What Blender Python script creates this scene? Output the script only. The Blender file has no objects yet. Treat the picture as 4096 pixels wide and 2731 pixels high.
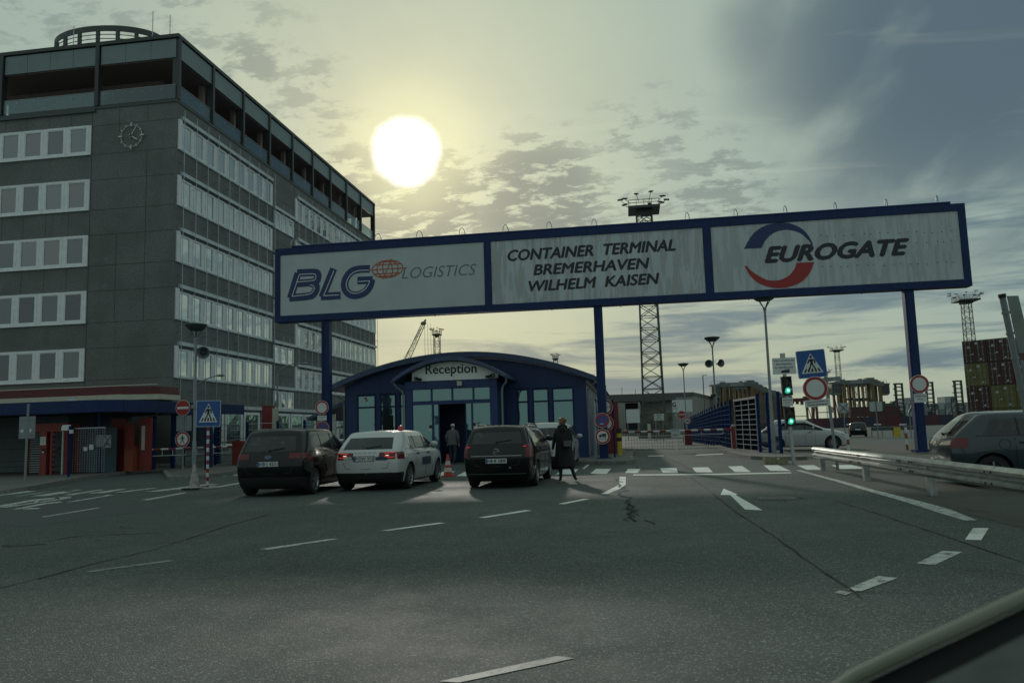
import bpy, bmesh, math, random
from math import sin, cos, pi, radians, atan2, sqrt
from mathutils import Vector, Matrix
from mathutils.bvhtree import BVHTree
random.seed(7)
scene = bpy.context.scene
C = scene.collection
# ------------------------------------------------------------------ camera
PW, PH, FPX = 4096.0, 2731.0, 3142.87
YAW, PIT, ROL = 0.14591927, 0.11203647, -0.03033229
EYE = Vector((0, 0, 1.40))
FW = Vector((-sin(YAW)*cos(PIT), cos(YAW)*cos(PIT), sin(PIT)))
_r = Vector((cos(YAW), sin(YAW), 0)); _u = _r.cross(FW)
RT = _r*cos(ROL) + _u*sin(ROL); UP = -_r*sin(ROL) + _u*cos(ROL)
cam = bpy.data.cameras.new('camera'); camo = bpy.data.objects.new('camera', cam); C.objects.link(camo)
camo.matrix_world = Matrix(((RT.x, UP.x, -FW.x, EYE.x), (RT.y, UP.y, -FW.y, EYE.y), (RT.z, UP.z, -FW.z, EYE.z), (0, 0, 0, 1)))
cam.sensor_width = 36; cam.lens = 36*FPX/PW; cam.clip_start = 0.05; cam.clip_end = 9000
cam.dof.use_dof = True; cam.dof.focus_distance = 24; cam.dof.aperture_fstop = 6.5
scene.camera = camo
def ray(x, y): return RT*((x-PW/2)/FPX) - UP*((y-PH/2)/FPX) + FW
def G(x, y, z=0.0):                     # photo point -> point on the ground
    d = ray(x, y); return EYE + d*((z-EYE.z)/d.z)
def PY(x, y, Y):                        # photo point -> point on a wall plane Y = const
    d = ray(x, y); return EYE + d*((Y-EYE.y)/d.y)
def PX(x, y, X):
    d = ray(x, y); return EYE + d*((X-EYE.x)/d.x)
def PD(x, y, D): return EYE + ray(x, y)*D
# ------------------------------------------------------------------ light
SUN = ray(1628, 607).normalized()
sl = bpy.data.lights.new('sun', 'SUN'); sl.energy = 1.2; sl.angle = radians(2.0); sl.color = (1.0, 0.95, 0.84)
so = bpy.data.objects.new('sun', sl); C.objects.link(so)
so.rotation_euler = (-SUN).to_track_quat('-Z', 'Y').to_euler()
scene.view_settings.view_transform = 'Standard'; scene.view_settings.look = 'None'
scene.view_settings.gamma = 1; scene.view_settings.use_curve_mapping = False
scene.view_settings.exposure = 0.0
w = bpy.data.worlds.new('World'); scene.world = w; w.use_nodes = True
def NT(nt):
    N = nt.nodes; L = nt.links
    def val(i, v):
        if v is None: return
        if isinstance(v, bpy.types.NodeSocket): L.new(v, i)
        else: i.default_value = v
    def math_(op, a, b=None, c=None, clamp=False):
        n = N.new('ShaderNodeMath'); n.operation = op; n.use_clamp = clamp
        val(n.inputs[0], a); val(n.inputs[1], b); val(n.inputs[2], c); return n.outputs[0]
    def vec(op, a, b=None):
        n = N.new('ShaderNodeVectorMath'); n.operation = op; val(n.inputs[0], a); val(n.inputs[1], b)
        return n.outputs['Value'] if op in ('DOT_PRODUCT', 'LENGTH') else n.outputs[0]
    def noise(v, s, det=4, rough=.55, dist=0):
        n = N.new('ShaderNodeTexNoise'); val(n.inputs['Vector'], v); n.inputs['Scale'].default_value = s
        n.inputs['Detail'].default_value = det; n.inputs['Roughness'].default_value = rough; n.inputs['Distortion'].default_value = dist
        return n.outputs['Fac']
    def ramp(f, stops):
        n = N.new('ShaderNodeValToRGB'); val(n.inputs[0], f); e = n.color_ramp.elements
        for i, (p, c) in enumerate(stops):
            q = e[i] if i < 2 else e.new(p)
            q.position = p; q.color = tuple(c)+(1,) if len(c) == 3 else c
        return n.outputs[0]
    def mrange(f, a, b, c=0., d=1., smooth=True):
        n = N.new('ShaderNodeMapRange'); n.interpolation_type = 'SMOOTHSTEP' if smooth else 'LINEAR'
        val(n.inputs[0], f); n.inputs[1].default_value = a; n.inputs[2].default_value = b; n.inputs[3].default_value = c; n.inputs[4].default_value = d
        return n.outputs[0]
    def mix(f, a, b, mode='MIX'):
        n = N.new('ShaderNodeMix'); n.data_type = 'RGBA'; n.blend_type = mode; val(n.inputs[0], f)
        for i, v in ((6, a), (7, b)):
            val(n.inputs[i], v if isinstance(v, bpy.types.NodeSocket) else tuple(v)+(1,))
        return n.outputs[2]
    def mapping(v, sc=(1, 1, 1), rot=(0, 0, 0), loc=(0, 0, 0)):
        n = N.new('ShaderNodeMapping'); val(n.inputs[0], v); n.inputs['Scale'].default_value = sc; n.inputs['Rotation'].default_value = rot; n.inputs['Location'].default_value = loc
        return n.outputs[0]
    class X: pass
    X.N, X.L, X.val, X.math, X.vec, X.noise, X.ramp, X.mrange, X.mix, X.mapping = N, L, staticmethod(val), staticmethod(math_), staticmethod(vec), staticmethod(noise), staticmethod(ramp), staticmethod(mrange), staticmethod(mix), staticmethod(mapping)
    return X
def build_world():
    T = NT(w.node_tree); N, L = T.N, T.L
    N.clear(); out = N.new('ShaderNodeOutputWorld'); bg = N.new('ShaderNodeBackground'); L.new(bg.outputs[0], out.inputs[0])
    sky = N.new('ShaderNodeTexSky'); sky.sky_type = 'NISHITA'; sky.sun_disc = False
    sky.sun_elevation = math.asin(SUN.z); sky.sun_rotation = atan2(SUN.x, SUN.y); sky.air_density = 1.5; sky.dust_density = 3
    tc = N.new('ShaderNodeTexCoord'); d = T.vec('NORMALIZE', tc.outputs['Generated'])
    sx = N.new('ShaderNodeSeparateXYZ'); L.new(d, sx.inputs[0])
    x, y, z = sx.outputs
    zc = T.math('MAXIMUM', z, 0.0)
    ca = T.vec('DOT_PRODUCT', d, tuple(SUN))
    ang = T.math('DEGREES', T.math('ARCCOSINE', T.math('MINIMUM', ca, 0.99999)))
    # clouded sky colour falling away from the sun
    base = T.ramp(T.math('DIVIDE', ang, 180.0), ((0.0, (.80, .81, .50)), (.045, (.55, .61, .45)), (.11, (.395, .49, .41)), (.22, (.325, .43, .39)), (.38, (.28, .375, .365)), (.62, (.285, .365, .355)), (1.0, (.26, .33, .325))))
    # low warm band beneath the sun
    low = T.math('MULTIPLY', T.mrange(z, .30, .03), T.mrange(ang, 48, 14))
    base = T.mix(T.math('MULTIPLY', low, .42), base, (.64, .63, .36))
    lowfar = T.math('MULTIPLY', T.mrange(z, .14, .0), T.mrange(ang, 110, 30))
    base = T.mix(T.math('MULTIPLY', lowfar, .55), base, (.47, .50, .34))
    # projected cloud layer
    zz = T.math('ADD', zc, .16)
    cx = T.math('DIVIDE', x, zz); cy = T.math('DIVIDE', y, zz)
    cv = N.new('ShaderNodeCombineXYZ'); L.new(cx, cv.inputs[0]); L.new(cy, cv.inputs[1])
    n1 = T.noise(T.mapping(cv.outputs[0], (1.0, .75, 1), (0, 0, .5)), 1.1, 7, .55, .35)
    soft = T.mrange(n1, .42, .72)
    base = T.mix(T.math('MULTIPLY', soft, .32), base, (.25, .315, .30))
    # streaks low over the horizon
    sv = T.mapping(d, (2.2, 2.2, 21.), (0.03, 0.0, 0))
    n2 = T.noise(sv, 1.5, 6, .6, .5)
    st = T.math('MULTIPLY', T.mrange(n2, .45, .62), T.math('MULTIPLY', T.mrange(z, .30, .20), T.mrange(z, .015, .05)))
    rightside = T.mrange(T.vec('DOT_PRODUCT', d, tuple(ray(3300, 1500).normalized())), .86, .965)
    st = T.math('MULTIPLY', st, T.math('MULTIPLY_ADD', rightside, .78, .22))
    base = T.mix(st, base, (.14, .215, .25))
    # broken dark clouds: beside and under the sun, and top left
    def blob(px, py, r0, r1):
        return T.mrange(T.vec('DOT_PRODUCT', d, tuple(ray(px, py).normalized())), cos(radians(r0)), cos(radians(r1)))
    nb = T.noise(T.mapping(cv.outputs[0], (1, 1.35, 1), (0, 0, .15)), 9.0, 8, .68, .2)
    m = T.math('MAXIMUM', blob(1680, 850, 7.5, 2.0), T.math('MAXIMUM', blob(2150, 840, 7.5, 1.5), blob(1430, 740, 4.5, 1)))
    m = T.math('MAXIMUM', m, T.math('MULTIPLY', blob(2850, 790, 6, 1), .7))
    m = T.math('MAXIMUM', m, T.math('MULTIPLY', blob(560, 130, 13, 4), .5))
    m = T.math('MAXIMUM', m, T.math('MULTIPLY', blob(2600, 660, 7, 2), .55))
    m = T.math('MAXIMUM', m, T.math('MULTIPLY', blob(1180, 430, 6, 2), .5))
    m = T.math('MAXIMUM', m, T.math('MULTIPLY', blob(1000, 270, 3, 1), .7))
    dk = T.mrange(T.math('ADD', nb, T.math('MULTIPLY', m, .18)), .565, .68)
    dk = T.math('MULTIPLY', dk, T.math('MULTIPLY_ADD', m, 1.0, 0.0, clamp=True))
    base = T.mix(T.math('MULTIPLY', dk, .74), base, (.10, .15, .165))
    # large slate cloud top right
    big = T.math('MAXIMUM', blob(3820, 160, 16, 3), T.math('MULTIPLY', blob(3960, 640, 9.5, 1), .62))
    big = T.math('MAXIMUM', big, T.math('MULTIPLY', blob(3250, 60, 8, 1), .7))
    big = T.math('MULTIPLY', big, T.mrange(T.math('ADD', T.noise(T.mapping(cv.outputs[0], (1.2, .6, 1), (0, 0, -.6)), 2.6, 5, .5, .3), T.math('MULTIPLY', big, .30)), .40, .80))
    base = T.mix(T.math('MULTIPLY', big, .96), base, (.078, .128, .168))
    # thin bright wisps
    wv = T.noise(T.mapping(cv.outputs[0], (.8, 3.2, 1), (0, 0, 1.25)), 2.0, 7, .6, .8)
    wm = T.math('MULTIPLY', T.mrange(wv, .58, .75), T.mrange(ang, 70, 10))
    base = T.mix(T.math('MULTIPLY', wm, .13), base, (.70, .76, .60))
    # the sun burning through the veil
    wob = T.math('MULTIPLY_ADD', T.noise(d, 26, 4, .6), 1.0, -.5)
    a2 = T.math('ADD', ang, wob)
    disc = T.mrange(a2, 2.75, 1.5); halo = T.mrange(a2, 6.5, 2.0)
    base = T.mix(T.math('MULTIPLY', halo, .50), base, (.86, .87, .52))
    base = T.mix(disc, base, (2.2, 2.18, 2.1))
    dim = N.new('ShaderNodeMix'); dim.data_type = 'RGBA'; dim.inputs[0].default_value = .93
    nis = N.new('ShaderNodeVectorMath'); nis.operation = 'SCALE'; L.new(sky.outputs[0], nis.inputs[0]); nis.inputs['Scale'].default_value = .05
    L.new(nis.outputs[0], dim.inputs[6]); L.new(base, dim.inputs[7])
    L.new(dim.outputs[2], bg.inputs[0]); bg.inputs[1].default_value = 1.0
build_world()
# ------------------------------------------------------------------ materials
_m = {}
def pmat(name, col, rough=.6, metal=0., var=.15, ns=3., bump=0., bs=40., spec=.5, emit=None, es=1., coat=0., streak=0.):
    if name in _m: return _m[name]
    m = bpy.data.materials.new(name); m.use_nodes = True; T = NT(m.node_tree); b = T.N['Principled BSDF']
    tc = T.N.new('ShaderNodeTexCoord'); v = tc.outputs['Object']
    c = tuple(col)
    if var > 0:
        n = T.noise(v, ns, 5, .6)
        f = T.mrange(n, .3, .7, 1-var, 1+var, False)
        if streak:
            n2 = T.noise(T.mapping(v, (3, 3, .25)), 3.0, 5, .6)
            f = T.math('MULTIPLY', f, T.mrange(n2, .5, .7, 1., 1-streak))
        cc = T.mix(1.0, c, (1, 1, 1), 'MULTIPLY'); s = T.N.new('ShaderNodeVectorMath'); s.operation = 'SCALE'
        T.L.new(cc, s.inputs[0]); T.L.new(f, s.inputs['Scale']); T.L.new(s.outputs[0], b.inputs['Base Color'])
        rr = T.mrange(n, .3, .7, max(.02, rough-.06), min(1, rough+.06), False); T.L.new(rr, b.inputs['Roughness'])
    else:
        b.inputs['Base Color'].default_value = c+(1,); b.inputs['Roughness'].default_value = rough
    b.inputs['Metallic'].default_value = metal; b.inputs['Specular IOR Level'].default_value = spec
    if coat: b.inputs['Coat Weight'].default_value = coat; b.inputs['Coat Roughness'].default_value = .04
    if emit: b.inputs['Emission Color'].default_value = tuple(emit)+(1,); b.inputs['Emission Strength'].default_value = es
    if bump:
        bn = T.N.new('ShaderNodeBump'); bn.inputs['Strength'].default_value = bump; bn.inputs['Distance'].default_value = .01
        T.L.new(T.noise(v, bs, 3, .6), bn.inputs['Height']); T.L.new(bn.outputs[0], b.inputs['Normal'])
    _m[name] = m; return m
def glassmat(name, tint=(.02, .03, .03), refl=.45, rcol=(.9, .95, .92), rough=.02, wav=0.0, thru=0.):
    # coated pane: a dark body under a strong mirror coat
    m = bpy.data.materials.new(name); m.use_nodes = True; T = NT(m.node_tree); b = T.N['Principled BSDF']; out = T.N['Material Output']
    b.inputs['Base Color'].default_value = tint+(1,); b.inputs['Roughness'].default_value = .12
    g = T.N.new('ShaderNodeBsdfGlossy'); g.inputs['Color'].default_value = rcol+(1,); g.inputs['Roughness'].default_value = rough
    fr = T.N.new('ShaderNodeFresnel'); fr.inputs[0].default_value = 1.5
    f = T.math('MAXIMUM', T.math('MULTIPLY_ADD', fr.outputs[0], 1-refl, refl), refl)
    mx = T.N.new('ShaderNodeMixShader'); T.L.new(f, mx.inputs[0]); T.L.new(b.outputs[0], mx.inputs[1]); T.L.new(g.outputs[0], mx.inputs[2])
    last = mx.outputs[0]
    if thru:
        t = T.N.new('ShaderNodeBsdfTransparent'); t.inputs[0].default_value = (.75, .85, .82, 1)
        m2 = T.N.new('ShaderNodeMixShader'); m2.inputs[0].default_value = thru; T.L.new(last, m2.inputs[1]); T.L.new(t.outputs[0], m2.inputs[2]); last = m2.outputs[0]
    T.L.new(last, out.inputs[0])
    if wav:
        tc = T.N.new('ShaderNodeTexCoord'); bn = T.N.new('ShaderNodeBump'); bn.inputs['Strength'].default_value = wav; bn.inputs['Distance'].default_value = .05
        T.L.new(T.noise(tc.outputs['Object'], .9, 2, .5), bn.inputs['Height']); T.L.new(bn.outputs[0], g.inputs['Normal'])
    _m[name] = m; return m
def asphalt(name='asphalt'):
    m = bpy.data.materials.new(name); m.use_nodes = True; T = NT(m.node_tree); b = T.N['Principled BSDF']
    tc = T.N.new('ShaderNodeTexCoord'); v = tc.outputs['Object']
    big = T.noise(v, .12, 4, .6, .4); mid = T.noise(v, .9, 5, .65); fine = T.noise(v, 130, 3, .8)
    vo = T.N.new('ShaderNodeTexVoronoi'); vo.inputs['Scale'].default_value = 95; T.L.new(v, vo.inputs['Vector'])
    c = T.mix(T.mrange(big, .35, .65), (.050, .066, .062), (.076, .095, .088))
    c = T.mix(T.mrange(mid, .38, .68, 0, .5), c, (.060, .075, .071))
    lane = T.noise(T.mapping(v, (1.3, .05, 1)), 1.0, 4, .6)
    c = T.mix(T.mrange(lane, .48, .66, 0, .35), c, (.046, .060, .057))
    sp = T.mrange(fine, .56, .70, 0, 1)
    c = T.mix(T.math('MULTIPLY', sp, .75), c, (.26, .29, .26))
    stn = T.noise(v, .42, 3, .5, .3); c = T.mix(T.mrange(stn, .60, .70, 0, .38), c, (.034, .042, .041)); st2 = T.noise(T.mapping(v, (1, 1, 1), (0, 0, .3), (5, 3, 0)), 1.6, 2, .4); c = T.mix(T.mrange(st2, .68, .74, 0, .45), c, (.026, .031, .031)); pt2 = T.noise(T.mapping(v, (1, .35, 1), (0, 0, -.5)), .28, 2, .4, .2); c = T.mix(T.mrange(pt2, .56, .62, 0, .25), c, (.12, .14, .13))
    cr = T.N.new('ShaderNodeSeparateColor'); T.L.new(vo.outputs['Color'], cr.inputs[0])
    c = T.mix(T.mrange(cr.outputs[0], .86, .90, 0, .55), c, (.34, .37, .34)); c = T.mix(T.mrange(cr.outputs[1], .45, .25, 0, .5), c, (.035, .04, .038))
    dkk = T.mrange(vo.outputs['Distance'], .0, .40, .25, 1.12, False)
    s = T.N.new('ShaderNodeVectorMath'); s.operation = 'SCALE'; T.L.new(c, s.inputs[0]); T.L.new(dkk, s.inputs['Scale'])
    T.L.new(s.outputs[0], b.inputs['Base Color'])
    T.L.new(T.mrange(mid, .3, .7, .66, .80), b.inputs['Roughness']); b.inputs['Specular IOR Level'].default_value = .22
    bn = T.N.new('ShaderNodeBump'); bn.inputs['Strength'].default_value = .8; bn.inputs['Distance'].default_value = .006
    h = T.math('ADD', T.math('MULTIPLY', fine, 1.0), T.math('MULTIPLY', vo.outputs['Distance'], .8))
    T.L.new(h, bn.inputs['Height']); T.L.new(bn.outputs[0], b.inputs['Normal'])
    _m[name] = m; return m
def paintmat(name, col, worn=.5, under=(.07, .074, .073)):
    m = bpy.data.materials.new(name); m.use_nodes = True; T = NT(m.node_tree); b = T.N['Principled BSDF']
    tc = T.N.new('ShaderNodeTexCoord'); v = tc.outputs['Object']
    n = T.noise(v, 9, 7, .72, .4); f = T.mrange(n, worn-.10, worn+.06)
    big = T.noise(v, 1.1, 3, .5); f = T.math('MULTIPLY', f, T.mrange(big, .25, .45, .55, 1.))
    c = T.mix(f, under, col); T.L.new(c, b.inputs['Base Color']); b.inputs['Roughness'].default_value = .6
    bn = T.N.new('ShaderNodeBump'); bn.inputs['Strength'].default_value = .4; bn.inputs['Distance'].default_value = .01
    T.L.new(T.noise(v, 55, 3, .7), bn.inputs['Height']); T.L.new(bn.outputs[0], b.inputs['Normal'])
    _m[name] = m; return m
def pavers(name, c1, c2, sc=4.5, moss=.3):
    m = bpy.data.materials.new(name); m.use_nodes = True; T = NT(m.node_tree); b = T.N['Principled BSDF']
    tc = T.N.new('ShaderNodeTexCoord'); v = tc.outputs['Object']
    br = T.N.new('ShaderNodeTexBrick'); T.L.new(v, br.inputs['Vector']); br.inputs['Scale'].default_value = sc
    br.inputs['Color1'].default_value = tuple(c1)+(1,); br.inputs['Color2'].default_value = tuple(c2)+(1,)
    br.inputs['Mortar'].default_value = (.03, .032, .028, 1); br.inputs['Mortar Size'].default_value = .018; br.inputs['Brick Width'].default_value = .9; br.inputs['Row Height'].default_value = .45
    n = T.noise(v, .8, 6, .65); n2 = T.noise(v, 14, 4, .6)
    c = T.mix(T.mrange(n, .42, .68, 0, moss), br.outputs[0], (.045, .05, .035)); c = T.mix(T.mrange(n2, .5, .8, 0, .4), c, tuple(a*1.6 for a in c1))
    T.L.new(c, b.inputs['Base Color']); b.inputs['Roughness'].default_value = .75
    bn = T.N.new('ShaderNodeBump'); bn.inputs['Strength'].default_value = .5; bn.inputs['Distance'].default_value = .01
    T.L.new(T.math('ADD', br.outputs['Fac'], T.math('MULTIPLY', n2, .6)), bn.inputs['Height']); bn.invert = True
    T.L.new(bn.outputs[0], b.inputs['Normal']); _m[name] = m; return m
def boardmat(name, col, heavy):
    # sign board with water runs and peeled foil
    m = bpy.data.materials.new(name); m.use_nodes = True; T = NT(m.node_tree); b = T.N['Principled BSDF']
    tc = T.N.new('ShaderNodeTexCoord'); v = tc.outputs['Object']
    n = T.noise(T.mapping(v, (2.6, 1, .34)), 1.6, 7, .62, .5); n2 = T.noise(T.mapping(v, (5., 1, .22)), 2.3, 6, .6, .2)
    blot = T.noise(v, .7, 5, .6)
    dirty = tuple(a*.72 for a in col[:1])+(col[1]*.70, col[2]*.66)
    f = T.mrange(n, .47, .53); f = T.math('MULTIPLY', f, heavy)
    c = T.mix(f, col, dirty)
    f2 = T.math('MULTIPLY', T.mrange(n2, .58, .63), heavy*.8)
    c = T.mix(f2, c, tuple(min(1, a*1.12) for a in col))
    c = T.mix(T.mrange(blot, .4, .75, 0, .28), c, tuple(a*.62 for a in col))
    T.L.new(c, b.inputs['Base Color']); b.inputs['Roughness'].default_value = .45
    _m[name] = m; return m
def concrete(name, col, sc=60):
    m = bpy.data.materials.new(name); m.use_nodes = True; T = NT(m.node_tree); b = T.N['Principled BSDF']
    tc = T.N.new('ShaderNodeTexCoord'); v = tc.outputs['Object']
    a = T.noise(v, 11, 5, .75); g = T.noise(v, .33, 5, .6, .3); s = T.noise(T.mapping(v, (1.2, 1.2, .18)), 1.3, 6, .65)
    c = T.mix(T.mrange(a, .35, .68), tuple(x*.72 for x in col), tuple(x*1.25 for x in col))
    c = T.mix(T.mrange(g, .4, .65, 0, .6), c, tuple(x*.66 for x in col)); c = T.mix(T.mrange(T.noise(v, 1.7, 4, .6), .58, .75, 0, .35), c, tuple(x*1.35 for x in col))
    c = T.mix(T.mrange(s, .52, .75, 0, .45), c, tuple(x*.6 for x in col))
    T.L.new(c, b.inputs['Base Color']); b.inputs['Roughness'].default_value = .88
    bn = T.N.new('ShaderNodeBump'); bn.inputs['Strength'].default_value = .5; bn.inputs['Distance'].default_value = .02
    T.L.new(a, bn.inputs['Height']); T.L.new(bn.outputs[0], b.inputs['Normal']); _m[name] = m; return m
ASPH = asphalt()
PAINT = paintmat('road_paint_white', (.72, .75, .70), .37, (.10, .11, .10)); PAINTF = paintmat('road_paint_faded', (.20, .225, .205), .46, (.075, .09, .083)); PAINTW = paintmat('road_paint_worn', (.50, .53, .50), .47, (.10, .11, .10))
PAVE = pavers('brown_pavers', (.074, .074, .059), (.056, .058, .047), 4.2, .55); PAVEG = pavers('grey_pavers', (.15, .15, .14), (.11, .112, .105), 3.2, .5)
KERB = concrete('kerb_stone', (.20, .20, .185)); WALLC = concrete('exposed_aggregate', (.175, .19, .178)); CONC = concrete('pale_concrete', (.27, .27, .25))
BLUE = pmat('blue_steel', (.010, .030, .105), .5, spec=.25, var=.18, ns=1.2, streak=.25); BLUED = pmat('blue_panel', (.024, .052, .155), .42, spec=.35, var=.10, ns=.8, streak=.15)
BLUEF = pmat('blue_fence', (.008, .030, .115), .75, var=.2, spec=.03); ROOFB = pmat('blue_grey_roof', (.055, .09, .17), .45, var=.2, ns=2)
GALV = pmat('galvanised', (.42, .44, .44), .38, .85, var=.22, ns=6); GREYP = pmat('grey_paint', (.22, .25, .255), .45, .1, var=.12)
DKGR = pmat('dark_grey_green', (.05, .07, .065), .5, var=.15); BLACK = pmat('black_plastic', (.012, .013, .013), .45, var=0); RUBBER = pmat('tyre_rubber', (.018, .018, .018), .8, var=.1)
WHITE = pmat('white_foil', (.62, .66, .64), .45, var=.05); WHFR = pmat('white_window_frame', (.80, .84, .83), .45, var=.08); SILV = pmat('silver_blind_box', (.50, .56, .58), .4, .3, var=.1)
RED = pmat('sign_red', (.33, .020, .018), .4, var=.05); REDP = pmat('red_paint', (.21, .028, .022), .5, var=.15); REDD = pmat('dark_red_cladding', (.11, .016, .020), .5, var=.12); ORNG = pmat('orange_red_box', (.27, .065, .028), .5, var=.15)
SBLUE = pmat('sign_blue', (.010, .085, .30), .35, var=.04); INK = pmat('black_ink', (.018, .020, .022), .5, var=0); INKB = pmat('logo_blue', (.016, .036, .125), .5, var=.05); INKR = pmat('logo_orange', (.42, .10, .035), .5, var=0); INKG = pmat('logo_grey', (.10, .12, .13), .5, var=0)
YEL = pmat('yellow_paint', (.55, .42, .03), .5, var=.15); CREAM = pmat('cream_paint', (.50, .49, .40), .55, var=.1)
SCY = pmat('carrier_yellow', (.15, .105, .038), .55, var=.2); SCG = pmat('carrier_grey', (.13, .155, .145), .55, var=.15); SCR = pmat('crane_red', (.13, .034, .03), .55, var=.2)
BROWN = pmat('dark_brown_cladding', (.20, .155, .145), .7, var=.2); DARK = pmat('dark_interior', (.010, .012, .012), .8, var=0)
WGLASS = glassmat('office_pane', (.018, .022, .026), .22, (.80, .86, .85), .03, .25); WGLASS2 = glassmat('office_pane_side', (.03, .035, .03), .62, (.92, .95, .90), .02, .12)
TGLASS = glassmat('teal_pane', (.012, .040, .042), .28, (.50, .80, .78), .03, .3); BALG = glassmat('balustrade_glass', (.03, .05, .06), .10, (.75, .85, .90), .05, .1, .45)
FROST = pmat('frosted_glass_fascia', (.17, .23, .23), .35, var=.10, ns=.8); CARGL = glassmat('car_glass', (.006, .008, .008), .03, (.85, .9, .88), .02, 0, .38)
ALU = pmat('alloy', (.35, .36, .36), .3, .7, var=.1); CHROME = pmat('chrome', (.7, .72, .7), .12, 1., var=0)
LRED = pmat('tail_lens', (.13, .008, .010), .25, var=.05, coat=.2); LREDON = pmat('tail_lamp_on', (.5, .03, .02), .3, var=0, emit=(1, .08, .05), es=.5); LWHON = pmat('reversing_lamp_on', (.8, .7, .6), .3, var=0, emit=(1, .85, .7), es=1.2)
GREENL = pmat('green_lamp_on', (.02, .5, .3), .3, var=0, emit=(.03, .85, .48), es=.5); GREENC = pmat('green_lamp_core', (.4, 1, .8), .3, var=0, emit=(.45, 1, .85), es=1.2); LENSD = pmat('dark_lens', (.03, .035, .035), .15, var=0)
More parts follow.
